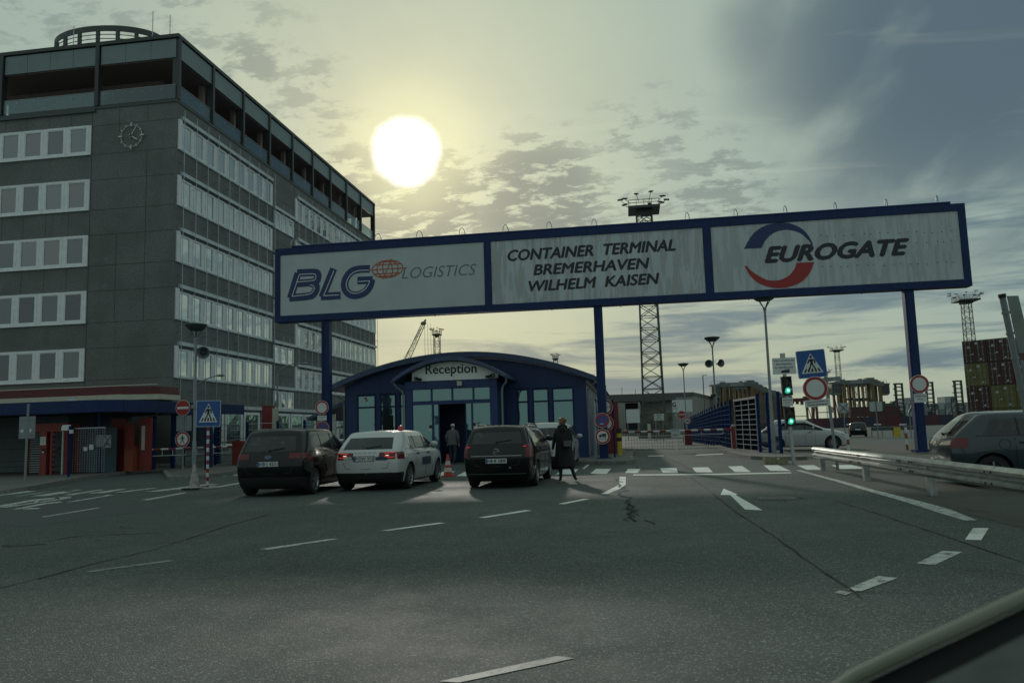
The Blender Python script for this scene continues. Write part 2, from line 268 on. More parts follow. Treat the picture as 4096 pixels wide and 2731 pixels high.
# ------------------------------------------------------------------ mesh helper
class MB:
    def __init__(s): s.v = []; s.f = []; s.m = []
    def add(s, vs, fs, m=0):
        o = len(s.v); s.v += [tuple(p) for p in vs]
        for f in fs: s.f.append([i+o for i in f]); s.m.append(m)
        return s
    def box(s, x0, x1, y0, y1, z0, z1, m=0):
        return s.add([(x0, y0, z0), (x1, y0, z0), (x1, y1, z0), (x0, y1, z0), (x0, y0, z1), (x1, y0, z1), (x1, y1, z1), (x0, y1, z1)],
                     [(0, 3, 2, 1), (4, 5, 6, 7), (0, 1, 5, 4), (1, 2, 6, 5), (2, 3, 7, 6), (3, 0, 4, 7)], m)
    def bar(s, p, q, a, b=None, m=0, up=(0, 0, 1)):
        b = a if b is None else b
        p = Vector(p); q = Vector(q); d = (q-p).normalized(); u = Vector(up)
        if abs(d.dot(u)) > .98: u = Vector((0, 1, 0))
        sx = d.cross(u).normalized()*a/2; sz = sx.cross(d).normalized()*b/2
        vs = [p-sx-sz, p+sx-sz, p+sx+sz, p-sx+sz, q-sx-sz, q+sx-sz, q+sx+sz, q-sx+sz]
        return s.add(vs, [(0, 3, 2, 1), (4, 5, 6, 7), (0, 1, 5, 4), (1, 2, 6, 5), (2, 3, 7, 6), (3, 0, 4, 7)][::1], m)
    def cyl(s, p, q, r, r2=None, n=12, m=0, caps=True):
        r2 = r if r2 is None else r2; p = Vector(p); q = Vector(q); d = (q-p).normalized()
        a = d.orthogonal().normalized(); b = d.cross(a); vs = []
        for c, rr in ((p, r), (q, r2)):
            for i in range(n): t = 2*pi*i/n; vs.append(c+a*cos(t)*rr+b*sin(t)*rr)
        fs = [(i, (i+1) % n, n+(i+1) % n, n+i) for i in range(n)]
        if caps: fs += [tuple(range(n))[::-1], tuple(range(n, 2*n))]
        return s.add(vs, fs, m)
    def tube(s, pts, r, n=8, m=0):
        pts = [Vector(p) for p in pts]; vs = []; fs = []; pr = None
        for i, p in enumerate(pts):
            d = (pts[min(i+1, len(pts)-1)]-pts[max(i-1, 0)]).normalized()
            a = (d.orthogonal() if pr is None else pr-d*pr.dot(d)).normalized(); pr = a; b = d.cross(a)
            rr = r[i] if isinstance(r, (list, tuple)) else r
            for k in range(n): t = 2*pi*k/n; vs.append(p+a*cos(t)*rr+b*sin(t)*rr)
        for i in range(len(pts)-1):
            for k in range(n): fs.append((i*n+k, i*n+(k+1) % n, (i+1)*n+(k+1) % n, (i+1)*n+k))
        fs += [tuple(range(n))[::-1], tuple(range(len(vs)-n, len(vs)))]
        return s.add(vs, fs, m)
    def poly(s, pts, m=0): return s.add(pts, [tuple(range(len(pts)))], m)
    def prism(s, pts, ext, m=0):
        n = len(pts); e = Vector(ext); vs = [Vector(p) for p in pts]; vs += [p+e for p in vs]
        return s.add(vs, [tuple(range(n))[::-1], tuple(range(n, 2*n))]+[(i, (i+1) % n, n+(i+1) % n, n+i) for i in range(n)], m)
    def lathe(s, prof, c=(0, 0, 0), n=20, m=0, axis='z'):
        vs = []; c = Vector(c)
        for r, h in prof:
            for i in range(n):
                t = 2*pi*i/n; a, b = r*cos(t), r*sin(t)
                vs.append(c+(Vector((a, b, h)) if axis == 'z' else Vector((h, a, b)) if axis == 'x' else Vector((a, h, b))))
        fs = [(j*n+i, j*n+(i+1) % n, (j+1)*n+(i+1) % n, (j+1)*n+i) for j in range(len(prof)-1) for i in range(n)]
        return s.add(vs, fs, m)
    def ball(s, c, r, n=10, m=0, sc=(1, 1, 1)):
        pr = []; c = Vector(c)
        vs = []; 
        for j in range(n//2+1):
            ph = pi*j/(n//2)-pi/2
            for i in range(n): t = 2*pi*i/n; vs.append(c+Vector((r*sc[0]*cos(ph)*cos(t), r*sc[1]*cos(ph)*sin(t), r*sc[2]*sin(ph))))
        return s.add(vs, [(j*n+i, j*n+(i+1) % n, (j+1)*n+(i+1) % n, (j+1)*n+i) for j in range(n//2) for i in range(n)], m)
    def tf(s, M):
        s.v = [tuple(M @ Vector(p)) for p in s.v]; return s
    def build(s, name, mats, parent=None, smooth=False, **tags):
        me = bpy.data.meshes.new(name); me.from_pydata(s.v, [], s.f)
        for m in (mats if isinstance(mats, (list, tuple)) else [mats]): me.materials.append(m)
        me.polygons.foreach_set('material_index', s.m)
        bm = bmesh.new(); bm.from_mesh(me); bmesh.ops.recalc_face_normals(bm, faces=bm.faces)
        bm.to_mesh(me); bm.free()
        if smooth:
            me.polygons.foreach_set('use_smooth', [True]*len(me.polygons)); me.set_sharp_from_angle(angle=radians(35))
        me.update(); return link(name, me, parent, **tags)
def tag(o, label=None, cat=None, group=None, kind=None):
    if label: o['label'] = label
    if cat: o['category'] = cat
    if group: o['group'] = group
    if kind: o['kind'] = kind
    return o
def link(name, data, parent=None, **t):
    o = bpy.data.objects.new(name, data); C.objects.link(o)
    if parent: o.parent = parent
    return tag(o, **t)
def thing(name, label, cat, loc=(0, 0, 0), rz=0., group=None, rot=None):
    o = bpy.data.objects.new(name, None); C.objects.link(o); o.location = loc; o.rotation_euler = rot or (0, 0, rz); o.empty_display_size = .3
    return tag(o, label, cat, group)
def copy_tree(o, parent=None):
    c = o.copy(); C.objects.link(c); c.parent = parent
    for ch in list(o.children): copy_tree(ch, c)
    return c
def text(name, s, mat, left, right, cap, parent=None, shear=0., bold=0., nrm=(0, -1, 0), th=.004, up=(0, 0, 1)):
    """lettering between two baseline points"""
    cu = bpy.data.curves.new('tmp', 'FONT'); cu.body = s; cu.offset = min(bold, 0); cu.size = 1; cu.resolution_u = 3
    ob = bpy.data.objects.new('tmp', cu); C.objects.link(ob)
    bpy.context.view_layer.update()
    me = bpy.data.meshes.new_from_object(ob.evaluated_get(bpy.context.evaluated_depsgraph_get()))
    bpy.data.objects.remove(ob); me.name = name
    left = Vector(left); right = Vector(right); ax = right-left; Wd = ax.length; ax.normalize(); n = Vector(nrm).normalized(); upv = n.cross(ax)*-1
    if upv.dot(Vector(up)) < 0: upv = -upv
    xs = [v.co.x for v in me.vertices]; x0, x1 = min(xs), max(xs); capu = .69
    for v in me.vertices:
        yy = v.co.y/capu*cap; xx = (v.co.x-x0)/(x1-x0)*Wd + shear*yy
        v.co = left+ax*xx+upv*yy+n*th
    if bold > 0:
        bm = bmesh.new(); bm.from_mesh(me); base = bm.faces[:]; b = bold*cap*1.6
        for k, (dx, dz) in enumerate(((b, 0), (-b, 0), (0, b*.8), (0, -b*.8), (b*.5, b*.5), (-b*.5, -b*.5))):
            r_ = bmesh.ops.duplicate(bm, geom=base)['geom']
            for q in r_:
                if isinstance(q, bmesh.types.BMVert): q.co += ax*dx+upv*dz-n*.0004*(k+1)
        bm.to_mesh(me); bm.free()
    me.materials.append(mat); return link(name, me, parent)
def strip(mb, pts, wd, n, m=0, closed=False):
    """flat ribbon along pts in the plane with normal n"""
    pts = [Vector(p) for p in pts]; n = Vector(n); N = len(pts); L = []; R = []
    for i in range(N):
        a = pts[(i-1) % N] if closed or i > 0 else pts[i]; b = pts[(i+1) % N] if closed or i < N-1 else pts[i]
        d = (b-a).normalized(); s = d.cross(n).normalized()*wd/2; L.append(pts[i]-s); R.append(pts[i]+s)
    fs = [(i, i+1, N+i+1, N+i) for i in range(N-1)]
    if closed: fs.append((N-1, 0, N, 2*N-1))
    mb.add(L+R, fs, m)
def arc(cx, cz, rx, rz, a0, a1, n=16): return [(cx+rx*cos(radians(a0+(a1-a0)*i/n)), cz+rz*sin(radians(a0+(a1-a0)*i/n))) for i in range(n+1)]
# ================================================================== GROUND
def gz(y):
    return -.58*min(1, max(0, (y-49)/51.))
def sheet():
    mb = MB(); xs = [-900, -200, -60, -20, 0, 20, 60, 200, 1200]; ys = [-60, -20, 0, 20, 40, 49, 60, 80, 100, 120, 300, 900, 5000]
    vs = [(x, y, gz(y)) for y in ys for x in xs]; n = len(xs)
    mb.add(vs, [(j*n+i, j*n+i+1, (j+1)*n+i+1, (j+1)*n+i) for j in range(len(ys)-1) for i in range(n-1)])
    return mb
sheet().build('road', ASPH, kind='structure', smooth=True)
def flat(name, polys, mat, z=.004, kind='structure'):
    mb = MB()
    for p in polys: mb.poly([(q[0], q[1], z) for q in p])
    return mb.build(name, mat, kind=kind)
def slab(name, pts, h, mat, kerb=.14, topmat=None):
    mb = MB(); mb.prism([(x, y, 0.001) for x, y in pts], (0, 0, h), 0)
    # paved top set in behind a kerb stone
    cx = sum(p[0] for p in pts)/len(pts); cy = sum(p[1] for p in pts)/len(pts)
    o = mb.build(name, mat, kind='structure')
    return o
L_WALK = [(-60, 12.), (-17.7, 18.8), (-18.5, 22.0), (-20.0, 25.4), (-21.0, 27.6), (-21.7, 29.9), (-21.9, 32.3), (-22.0, 37), (-25.4, 40.9), (-60, 40.9)]
slab('pavement_left', L_WALK, .12, PAVEG)
def kerbline(name, pts, w=.15, h=.135):
    mb = MB()
    for a, b in zip(pts[:-1], pts[1:]):
        a = Vector((a[0], a[1], h/2)); b = Vector((b[0], b[1], h/2)); n = max(1, int((b-a).length/1.0))
        for k in range(n):
            p = a.lerp(b, k/n+.006/n); q = a.lerp(b, (k+1)/n-.006/n); mb.bar(p, q, w, h)
    return mb.build(name, KERB, kind='structure')
kerbline('kerb_left', [(p[0]+.08, p[1]) for p in L_WALK[1:8]])
ISL = [(-17.9, 28.6), (-16.1, 25.9), (-15.3, 25.9), (-15.5, 30), (-17.3, 34), (-18.4, 37.5), (-20.2, 37.5), (-19.9, 31.6)]
slab('traffic_island_left', ISL, .13, PAVEG); kerbline('kerb_island_left', ISL+[ISL[0]], .14, .142)
ISR = [(-5.4, 31.4), (-.30, 30.0), (.02, 31.2), (-.05, 36), (.1, 44.4), (-1.2, 44.4), (-1.9, 34.6), (-5.3, 34.2)]
slab('traffic_island_right', ISR, .12, PAVEG); kerbline('kerb_island_right', ISR[:5], .14, .132)
# brown paved yard to the right of the lane and its kerb
flat('paved_yard', [[(4.75, -12), (22, -14), (26, 30), (22, 49), (5.0, 49), (4.9, 34), (5.3, 30.2), (5.2, 27.1), (4.95, 24.2), (4.75, 19.4)]], PAVE, .004)
slab('verge_right', [(4.45, 33.6), (4.62, 31.6), (5.25, 30.2), (6.3, 30.2), (6.6, 36), (6.3, 49), (4.9, 49), (4.5, 40)], .12, PAVEG)
kerbline('kerb_right', [(5.95, 30.2), (5.25, 30.2), (4.6, 31.6), (4.42, 33.6), (4.5, 40), (4.55, 49)], .15, .135)
def PP(s, sc, ox, oy): return [[G(ox+a/sc, oy+b/sc) for a, b in q] for q in s]
z2 = (1.96, 2300, 1150); z9 = (1.387, 2400, 1800); z10 = (1.68, 1300, 1800); z11 = (1.68, 0, 1850); z5l = (2.24, 0, 1350)
zebra = PP([[(120, 1458), (250, 1458), (282, 1420), (165, 1420)], [(393, 1452), (490, 1452), (515, 1420), (415, 1420)], [(690, 1450), (807, 1452), (795, 1413), (665, 1416)],
    [(945, 1447), (1080, 1447), (1045, 1408), (920, 1410)], [(1255, 1445), (1380, 1445), (1310, 1398), (1200, 1402)], [(1530, 1435), (1690, 1437), (1590, 1390), (1478, 1393)]], *z2)
zebra += PP([[(860, 1382), (1035, 1382), (930, 1332), (750, 1335)], [(1200, 1372), (1480, 1368), (1320, 1330), (1110, 1332)]], 2.613, 2900, 1350)
zebra += PP([[(1810, 1071), (1950, 1071), (1987, 1030), (1870, 1030)], [(1030, 1085), (1160, 1085), (1185, 1050), (1100, 1050)], [(800, 1092), (900, 1092), (1025, 1048), (930, 1050)]], 1.96, 1300, 1350)
flat('zebra_crossing_right', zebra, PAINT, .0045)
flat('stop_lines', PP([[(455, 1472), (1100, 1468), (1700, 1455), (1690, 1447), (1100, 1459), (455, 1464)], [(570, 1322), (700, 1320), (690, 1315), (575, 1317)], [(940, 1315), (1165, 1307), (1160, 1301), (960, 1308)]], *z2)
     + PP([[(2015, 1028), (2035, 1028), (2075, 995), (2058, 995)]], 1.96, 1300, 1350), PAINT, .0045)
dash = PP([[(2025, 497), (2115, 500), (2157, 433), (2070, 433)]], *z9)
dash += PP([[(5, 243), (40, 243), (110, 215), (143, 192), (143, 147), (108, 147), (106, 192)]], *z9)
dash += PP([[(1565, 361), (1608, 363), (1782, 328), (1738, 327)], [(1030, 453), (1078, 455), (1392, 406), (1345, 403)], [(375, 541), (432, 541), (808, 490), (765, 487)]], *z10)
flat('lane_dashes', dash, PAINT, .0045)
flat('worn_lane_dashes', PP([[(1755, 628), (1858, 638), (2010, 565), (1900, 559)], [(1370, 772), (1440, 787), (1652, 710), (1545, 699)], [(1300, 790), (1360, 805), (1400, 790), (1330, 780)]], *z9)
     + PP([[(1745, 581), (1800, 586), (2280, 513), (2220, 512)], [(280, 364), (300, 366), (672, 304), (655, 302)], [(950, 250), (1000, 252), (1258, 203), (1240, 199)]], *z11)
     , PAINTW, .0045)
flat('faded_dashes', PP([[(770, 1555), (900, 1564), (1680, 1400), (1560, 1385)]], *z10)+PP([[(565, 732), (620, 737), (1180, 660), (1130, 655)]], *z11), PAINTF, .0045)
flat('edge_line', PP([[(1085, 113), (1300, 172), (1500, 232), (1700, 290), (1870, 345), (2020, 391), (2092, 390), (1940, 328), (1740, 275), (1520, 220), (1320, 165), (1110, 110)]], *z9), PAINTW, .006)
flat('turn_arrow', PP([[(685, 213), (668, 249), (722, 249), (805, 330), (902, 334), (752, 249), (762, 245)]], *z9), PAINT, .0045)
flat('left_crossing_marks', PP([[(0, 1415), (240, 1388), (330, 1374), (250, 1372), (0, 1400)], [(120, 1424), (330, 1398), (480, 1372), (180, 1414)], [(270, 1421), (420, 1418), (640, 1384), (560, 1378)], [(570, 1409), (650, 1410), (930, 1362), (900, 1360)], [(610, 1376), (660, 1373), (745, 1360), (700, 1360)],
    [(780, 1396), (930, 1392), (1140, 1355), (1080, 1355)], [(1020, 1386), (1120, 1384), (1420, 1345), (1370, 1345)], [(1290, 1380), (1420, 1378), (1960, 1310), (1870, 1310)], [(1560, 1363), (1700, 1362), (1960, 1328), (1900, 1326)], [(1880, 1345), (1960, 1342), (2150, 1308), (2150, 1296)],
    [(0, 1503), (0, 1518), (310, 1462), (640, 1430), (635, 1422), (300, 1449)], [(0, 1521), (60, 1521), (340, 1480), (650, 1436), (590, 1436)], [(80, 1505), (125, 1508), (160, 1497), (120, 1492)], [(310, 1473), (360, 1478), (345, 1458), (300, 1458)], [(480, 1440), (520, 1452), (545, 1440), (520, 1432)],
    [(110, 1538), (180, 1535), (420, 1490), (560, 1475), (540, 1468), (380, 1484)], [(575, 1476), (690, 1465), (1020, 1410), (950, 1408), (930, 1418)], [(200, 1538), (330, 1536), (370, 1526), (250, 1527)],
    [(1905, 1243), (1925, 1243), (1955, 1228), (1930, 1230)], [(1980, 1241), (2030, 1241), (2045, 1226), (1995, 1227)], [(2090, 1237), (2150, 1235), (2150, 1221), (2100, 1223)]], *z5l), PAINTW, .0045)
# seams, cracks and patches
def seam(mb, pts, wd, jit=.05, z=.0075):
    out = []
    for a, b in zip(pts[:-1], pts[1:]):
        a = Vector(a); b = Vector(b); n = max(2, int((b-a).length/.35))
        for k in range(n):
            p = a.lerp(b, k/n); out.append(Vector((p.x+random.uniform(-jit, jit), p.y+random.uniform(-jit, jit), z)))
    out.append(Vector((pts[-1][0], pts[-1][1], z)))
    for a, b in zip(out[:-1], out[1:]):
        s = (b-a).cross(Vector((0, 0, 1))).normalized()*wd*random.uniform(.3, 1.)/2; mb.poly([a-s, a+s, b+s*.8, b-s*.8])
mb = MB(); gp = lambda q, z: [G(z[1]+a/z[0], z[2]+b/z[0]) for a, b in q]
seam(mb, gp([(640, 1260), (700, 1320), (860, 1400), (950, 1450)], z2), .05, .02)
seam(mb, gp([(500, 150), (650, 260), (740, 335), (950, 470), (1120, 590), (1250, 680), (1400, 785), (1460, 832)], z9), .026, .015)
seam(mb, gp([(1300, 280), (1560, 360), (1850, 455), (2100, 540), (2352, 625)], z9), .025, .01)
seam(mb, gp([(1420, 785), (1700, 795), (1950, 808)], z9), .02, .006)
seam(mb, gp([(0, 455), (420, 458), (930, 463)], z9), .02, .01)
seam(mb, gp([(1300, 462), (1700, 458), (2100, 440)], z9), .02, .012)
seam(mb, gp([(0, 845), (240, 785), (480, 720), (700, 660), (850, 630), (1050, 580), (1250, 515), (1450, 450), (1800, 350)], z11), .035, .02)
seam(mb, gp([(0, 555), (200, 545), (560, 490), (900, 480), (1200, 460)], z11), .04, .03); seam(mb, gp([(0, 565), (120, 560), (300, 545)], z11), .06, .05)
seam(mb, gp([(1100, 500), (1700, 488), (2352, 466)], z11), .02, .01)
seam(mb, gp([(0, 550), (600, 530), (1300, 540), (1900, 545), (2200, 540)], z10), .016, .012)
seam(mb, gp([(1980, 190), (2010, 300), (2060, 360), (2070, 430), (2090, 480)], z10), .07, .12); seam(mb, gp([(2040, 340), (2120, 440)], z10), .05, .1); seam(mb, gp([(2150, 475), (2220, 500)], z10), .05, .05); seam(mb, gp([(2060, 370), (2040, 480)], z10), .04, .1)
seam(mb, gp([(450, 1390), (495, 1400), (490, 1420)], z2), .04, .02)
seam(mb, gp([(900, 268), (1070, 262), (1130, 268)], z9), .05, .03)
for k in range(26):
    a = Vector((random.uniform(-9, 5), random.uniform(11, 30), 0)); d = random.uniform(0, 6.28); l = random.uniform(.3, 1.4)
    seam(mb, [a, a+Vector((cos(d)*l, sin(d)*l, 0))], .02, .04)
mb.build('road_cracks', pmat('tar_crack', (.012, .013, .014), .9, var=0), kind='structure')
mb = MB(); cc = G(2400+980/1.387, 1800+268/1.387)
mb.cyl((cc.x, cc.y, .005), (cc.x, cc.y, .012), .34, n=24); mb.cyl((cc.x, cc.y, .012), (cc.x, cc.y, .016), .27, n=24, m=1)
tag(mb.build('manhole_cover', [KERB, pmat('cast_iron', (.04, .04, .04), .5, .5, var=.2)]), 'round iron manhole cover sunk in the road right of the white arrow', 'manhole')
# patches of darker newer asphalt
flat('asphalt_patches', [[(-14, 14), (-10.4, 12.4), (-9.6, 15.6), (-13.6, 18)]], pmat('newer_asphalt', (.068, .080, .078), .78, var=.14, ns=2, bump=.6, bs=110, spec=.3), .002)
# ================================================================== GANTRY SIGN
GY = 32.93
gs = thing('gantry_sign', 'long blue framed overhead sign with three white boards on blue posts across the lanes', 'gantry sign', (-1.2, 33.2, 0))
gl = Vector((1.2, -33.2, 0))
def L0(mb): return mb.tf(Matrix.Translation(gl))
mb = MB()
mb.box(-15.55, 13.58, GY, 33.5, 6.5, 6.78); mb.box(-15.55, 13.58, GY, 33.5, 9.56, 9.85); mb.box(-15.55, -15.32, GY+.002, 33.498, 6.78, 9.56)
mb.box(13.32, 13.58, GY+.002, 33.498, 6.78, 9.56); mb.box(-5.96, -5.66, GY+.002, 33.498, 6.78, 9.56); mb.box(3.34, 3.66, GY+.002, 33.498, 6.78, 9.56)
mb.box(-15.32, 13.32, 33.35, 33.46, 6.78, 9.56); mb.cyl((-14.8, 33.1, 9.93), (13.1, 33.1, 9.93), .065, n=8); mb.box(-14.4, 12.9, 33.0, 33.25, 9.85, 9.88)
for x in (-12, -8.2, -3.1, -.2, 5, 9.4): mb.box(x, x+.03, GY-.01, GY, 6.38, 6.52)
L0(mb).build('frame', BLUE, gs)
boards = []
for k, (a, b, hv) in enumerate(((-15.31, -5.97, .06), (-5.65, 3.33, .8), (3.67, 13.31, .6))):
    mb = MB(); mb.box(a, b, GY+.05, GY+.30, 6.79, 9.55); 
    boards.append(L0(mb).build('board', boardmat('board_foil%d' % k, (.47, .53, .53) if k == 0 else (.50, .555, .57), hv), gs))
for x in (-13.41, -1.33, 11.07):
    mb = MB(); mb.box(x, x+.36, 33.05, 33.38, 0.05, 6.5); mb.box(x-.12, x+.48, 32.93, 33.50, .05, .16); mb.box(x+.05, x+.10, 33.02, 33.05, .2, 6.4); L0(mb).build('post', BLUE, gs)
for k in range(14):
    x = (1180-0)/1. ; px = [1178, 1345, 1512, 1678, 1848, 2022, 2196, 2376, 2560, 2748, 2942, 3140, 3340, 3544, 3748][k+0 if k < 14 else 14]
    p = PY(px, 935 - (px-1180)*.055, 33.1)
    mb = MB(); mb.tube([(p.x+.10*cos(t)*1., 33.1+.16*cos(t), 9.98+.30*sin(t)) for t in [pi*i/8 for i in range(9)]], .017, 6); L0(mb).build('lifting_loop', GALV, gs)
p = PY(3748, 800, 33.1); mb = MB(); mb.tube([(p.x+.10*cos(t), 33.1+.16*cos(t), 9.98+.30*sin(t)) for t in [pi*i/8 for i in range(9)]], .017, 6); L0(mb).build('lifting_loop', GALV, gs)
FN = (0, -1, 0)
def g5(q): return [PY(1080+a/1.452, 950+b/1.452, GY+.045)+gl for a, b in q]
def g6(q): return [PY(2400+a/1.47, 750+b/1.47, GY+.045)+gl for a, b in q]
def sm(pts, n=3):           # Catmull-Rom smoothing
    o = []; P = [pts[0]]+list(pts)+[pts[-1]]
    for i in range(1, len(P)-2):
        for k in range(n):
            t = k/n; o.append(tuple(.5*((2*P[i][c])+(-P[i-1][c]+P[i+1][c])*t+(2*P[i-1][c]-5*P[i][c]+4*P[i+1][c]-P[i+2][c])*t*t+(-P[i-1][c]+3*P[i][c]-3*P[i+1][c]+P[i+2][c])*t**3) for c in (0, 1)))
    o.append(tuple(P[-2])); return o
b0, b1, b2 = boards
mb = MB(); ml = MB()
def off(ps, d): return [p+Vector((0, -d, 0)) for p in ps]
S1 = [(118, 353), (163, 206), (255, 203), ]; 
strokes = [[(119, 352), (163, 206)], sm([(157, 206), (255, 203), (276, 212), (276, 236), (258, 258), (140, 268)], 4), sm([(235, 266), (262, 272), (268, 300), (250, 330), (222, 341), (112, 351)], 4), [(303, 346), (370, 181)], [(296, 343), (410, 336)],
           sm([(580, 182), (520, 184), (478, 196), (448, 226), (433, 270), (442, 308), (470, 332), (510, 334), (550, 318), (578, 284), (590, 242)], 4), [(596, 246), (508, 250)]]
for k, s_ in enumerate(strokes): strip(mb, off(g5(s_), .002+k*.0008), .34, FN)
for k, s_ in enumerate([[(128, 342), (171, 215)], sm([(171, 215), (248, 211), (266, 218), (266, 234), (250, 250), (158, 258)], 4), sm([(232, 276), (252, 280), (257, 300), (242, 322), (218, 331), (128, 342)], 4), [(311, 340), (372, 192)], [(311, 338), (402, 333)],
           sm([(576, 190), (522, 192), (486, 203), (457, 231), (443, 270), (451, 302), (474, 321), (508, 323), (543, 308), (568, 280), (580, 252)], 4), [(580, 252), (512, 256)]]): strip(ml, off(g5(s_), .0095+k*.0005), .035, FN)
lo = mb.build('logo_letters', INKB, b0); ml.build('logo_inline', WHITE, b0)
mb = MB()
def ell(cx, cy, rx, ry, rot, a0=0, a1=360, n=28):
    c, s_ = cos(radians(rot)), sin(radians(rot)); return [(cx+rx*cos(radians(a))*c-ry*sin(radians(a))*s_, cy+rx*cos(radians(a))*s_+ry*sin(radians(a))*c) for a in [a0+(a1-a0)*i/n for i in range(n+1)]]
for k, (rx, ry) in enumerate(((90, 50), (62, 50), (28, 50))): strip(mb, off(g5(ell(683, 183, rx, ry, -7)), .002+k*.0006), .045, FN)
for k, s_ in enumerate(([(708, 125), (656, 241)], [(570, 190), (795, 176)], [(612, 160), (762, 152)], [(650, 141), (738, 138)], [(600, 213), (752, 205)], [(628, 227), (722, 221)])): strip(mb, off(g5(s_), .005+k*.0006), .045, FN)
mb.build('globe_emblem', INKR, b0)
def tl(name, s, m, par, pl, pr_, cap, sh, bold, k=0): return text(name, s, m, PY(pl[0], pl[1], GY+.045)+gl, PY(pr_[0], pr_[1], GY+.045)+gl, cap, par, sh, bold, FN, .003)
tl('lettering', 'LOGISTICS', INKG, b0, (1080+766/1.452, 950+240/1.452), (1080+1185/1.452, 950+217/1.452), .49, .27, -.012)
tl('lettering', 'CONTAINER  TERMINAL', INK, b1, (2028, 1044), (2700, 1001), .46, .22, .036)
tl('lettering', 'BREMERHAVEN', INK, b1, (2136, 1100), (2588, 1073), .44, .22, .036)
tl('lettering', 'WILHELM  KAISEN', INK, b1, (2108, 1166), (2628, 1134), .44, .22, .036)
tl('lettering', 'EUROGATE', INK, b2, (2400+975/1.47, 750+440/1.47), (2400+1785/1.47, 750+393/1.47), .62, .36, .055)
mb = MB(); ou = sm([(847, 361), (880, 300), (925, 250), (985, 220), (1060, 207), (1130, 215), (1190, 245), (1230, 290), (1253, 337)]); inn = sm([(950, 356), (975, 308), (1020, 268), (1080, 250), (1130, 253), (1180, 270), (1215, 300), (1235, 322), (1241, 338)])
def cres(mb, ou, inn):
    a = off(g6(ou), .004); b = off(g6(inn), .004); n = len(a); mb.add(a+b, [(i, i+1, n+i+1, n+i) for i in range(n-1)])
cres(mb, ou, inn); mb.build('blue_crescent', INKB, b2)
mb = MB(); cres(mb, sm([(850, 461), (880, 515), (925, 557), (985, 583), (1060, 592), (1130, 580), (1190, 550), (1235, 500), (1260, 438)]), sm([(862, 461), (890, 490), (935, 520), (990, 545), (1050, 545), (1100, 525), (1130, 497), (1148, 468), (1155, 443)])); mb.build('red_crescent', RED, b2)
mb = MB()
for j, (x0, x1, y) in enumerate(((1290, 2060, 285), (1290, 2080, 345), (1310, 2080, 468))):
    for i in range(16):
        q = (x0+(x1-x0)*i/15+random.uniform(-12, 12), y+(x0-(x0+(x1-x0)*i/15))*.035+random.uniform(-6, 6))
        if j == 1 and q[0] < 1820: continue
        p = g6([q])[0]; mb.cyl(p+Vector((0, .002, 0)), p+Vector((0, -.004, 0)), .022, n=6)
mb.build('bolt_heads', INK, b2)
# ================================================================== TOWER
TX, TY, TE = -25.5, 41.0, 77.2
tw = thing('office_tower', 'tall grey concrete office block with clock, window bands and glazed roof gallery', 'building', (TX, TY, 0)); tl_ = Matrix.Translation((-TX, -TY, 0))
def TB(mb, name, mat, par=None, smooth=False, **k): return mb.tf(tl_).build(name, mat, par or tw, smooth, **k)
wallmb = MB(); wallmb.box(-39, TX, TY, TE, 0, 21.15)
mb = MB(); jt = pmat('dark_joint', (.05, .055, .05), .9, var=0)
for z in (20.13, 18.36, 16.79, 14.97, 13.47, 11.63, 10.12, 8.27, 6.79, 4.95): mb.box(-30.9, TX+.004, TY-.004, TY, z-.012, z+.012)
for x, segs in ((-29.16, ((19.6, 21.1), (8.3, 13.4))), (-27.34, ((20.2, 21.1), (8.3, 18.3)))):
    for a, b in segs: mb.box(x-.012, x+.012, TY-.006, TY, a, b)
for x in (-38.2, -36.7, -35.26, -33.78, -32.3): mb.box(x-.01, x+.01, TY-.005, TY, 20.3, 21.1); mb.box(x-.01, x+.01, TY-.005, TY, 13.5, 14.9); mb.box(x-.01, x+.01, TY-.005, TY, 10.2, 11.6)
mb.box(-30.92, -30.89, TY-.007, TY, 3.8, 21.1)
for y in (53.56, 57.4): mb.box(TX, TX+.006, y-.02, y+.02, 3.5, 21.1)
for z in (19.2, 15.9, 12.5, 9.2, 5.9): mb.box(TX, TX+.004, 53.6, 57.4, z-.012, z+.012)
wallmb.add(mb.v, mb.f, 1); TB(wallmb, 'wall', [WALLC, jt])
def window(parent, pos, ax, w_, h_, glass, seed=0, fw=.13, side=.0, name='window'):
    """frame + pane; ax: 'x' front facade, 'y' side facade. pos = lower left outer corner"""
    f = MB(); d0, d1 = -.06, .03
    f.box(0, fw, d0, d1, 0, h_); f.box(w_-fw, w_, d0, d1, 0, h_); f.box(fw, w_-fw, d0, d1, 0, fw); f.box(fw, w_-fw, d0, d1, h_-fw, h_)
    f.box(fw, fw+.05, d0+.025, d1, fw, h_-fw); f.box(w_-fw-.05, w_-fw, d0+.025, d1, fw, h_-fw); f.box(fw+.05, w_-fw-.05, d0+.025, d1, fw, fw+.05); f.box(fw+.05, w_-fw-.05, d0+.025, d1, h_-fw-.05, h_-fw)
    t_ = random.uniform(-.002, .002); t2 = random.uniform(-.002, .002); g = MB(); gx0, gx1, gz0, gz1 = fw+.05, w_-fw-.05, fw+.05, h_-fw-.05
    g.prism([(gx0, t_, gz0), (gx1, -t_, gz0), (gx1, -t_+t2, gz1), (gx0, t_+t2, gz1)], (0, .012, 0))
    R = Matrix.Rotation(0 if ax == 'x' else pi/2, 4, 'Z'); M = Matrix.Translation(pos) @ R
    return f, g, M
def addwin(pos, ax, w_, h_, glass, ex=None, **k):
    f, g, M = window(tw, pos, ax, w_, h_, glass, **k)
    for e in (ex or ()): f.box(*e)
    o = TB(f.tf(M), 'window', WHFR); TB(g.tf(M), 'pane', glass, o)
rows = [(18.40, 20.17), (15.02, 16.86), (11.67, 13.48), (8.31, 10.17), (4.96, 6.81)]
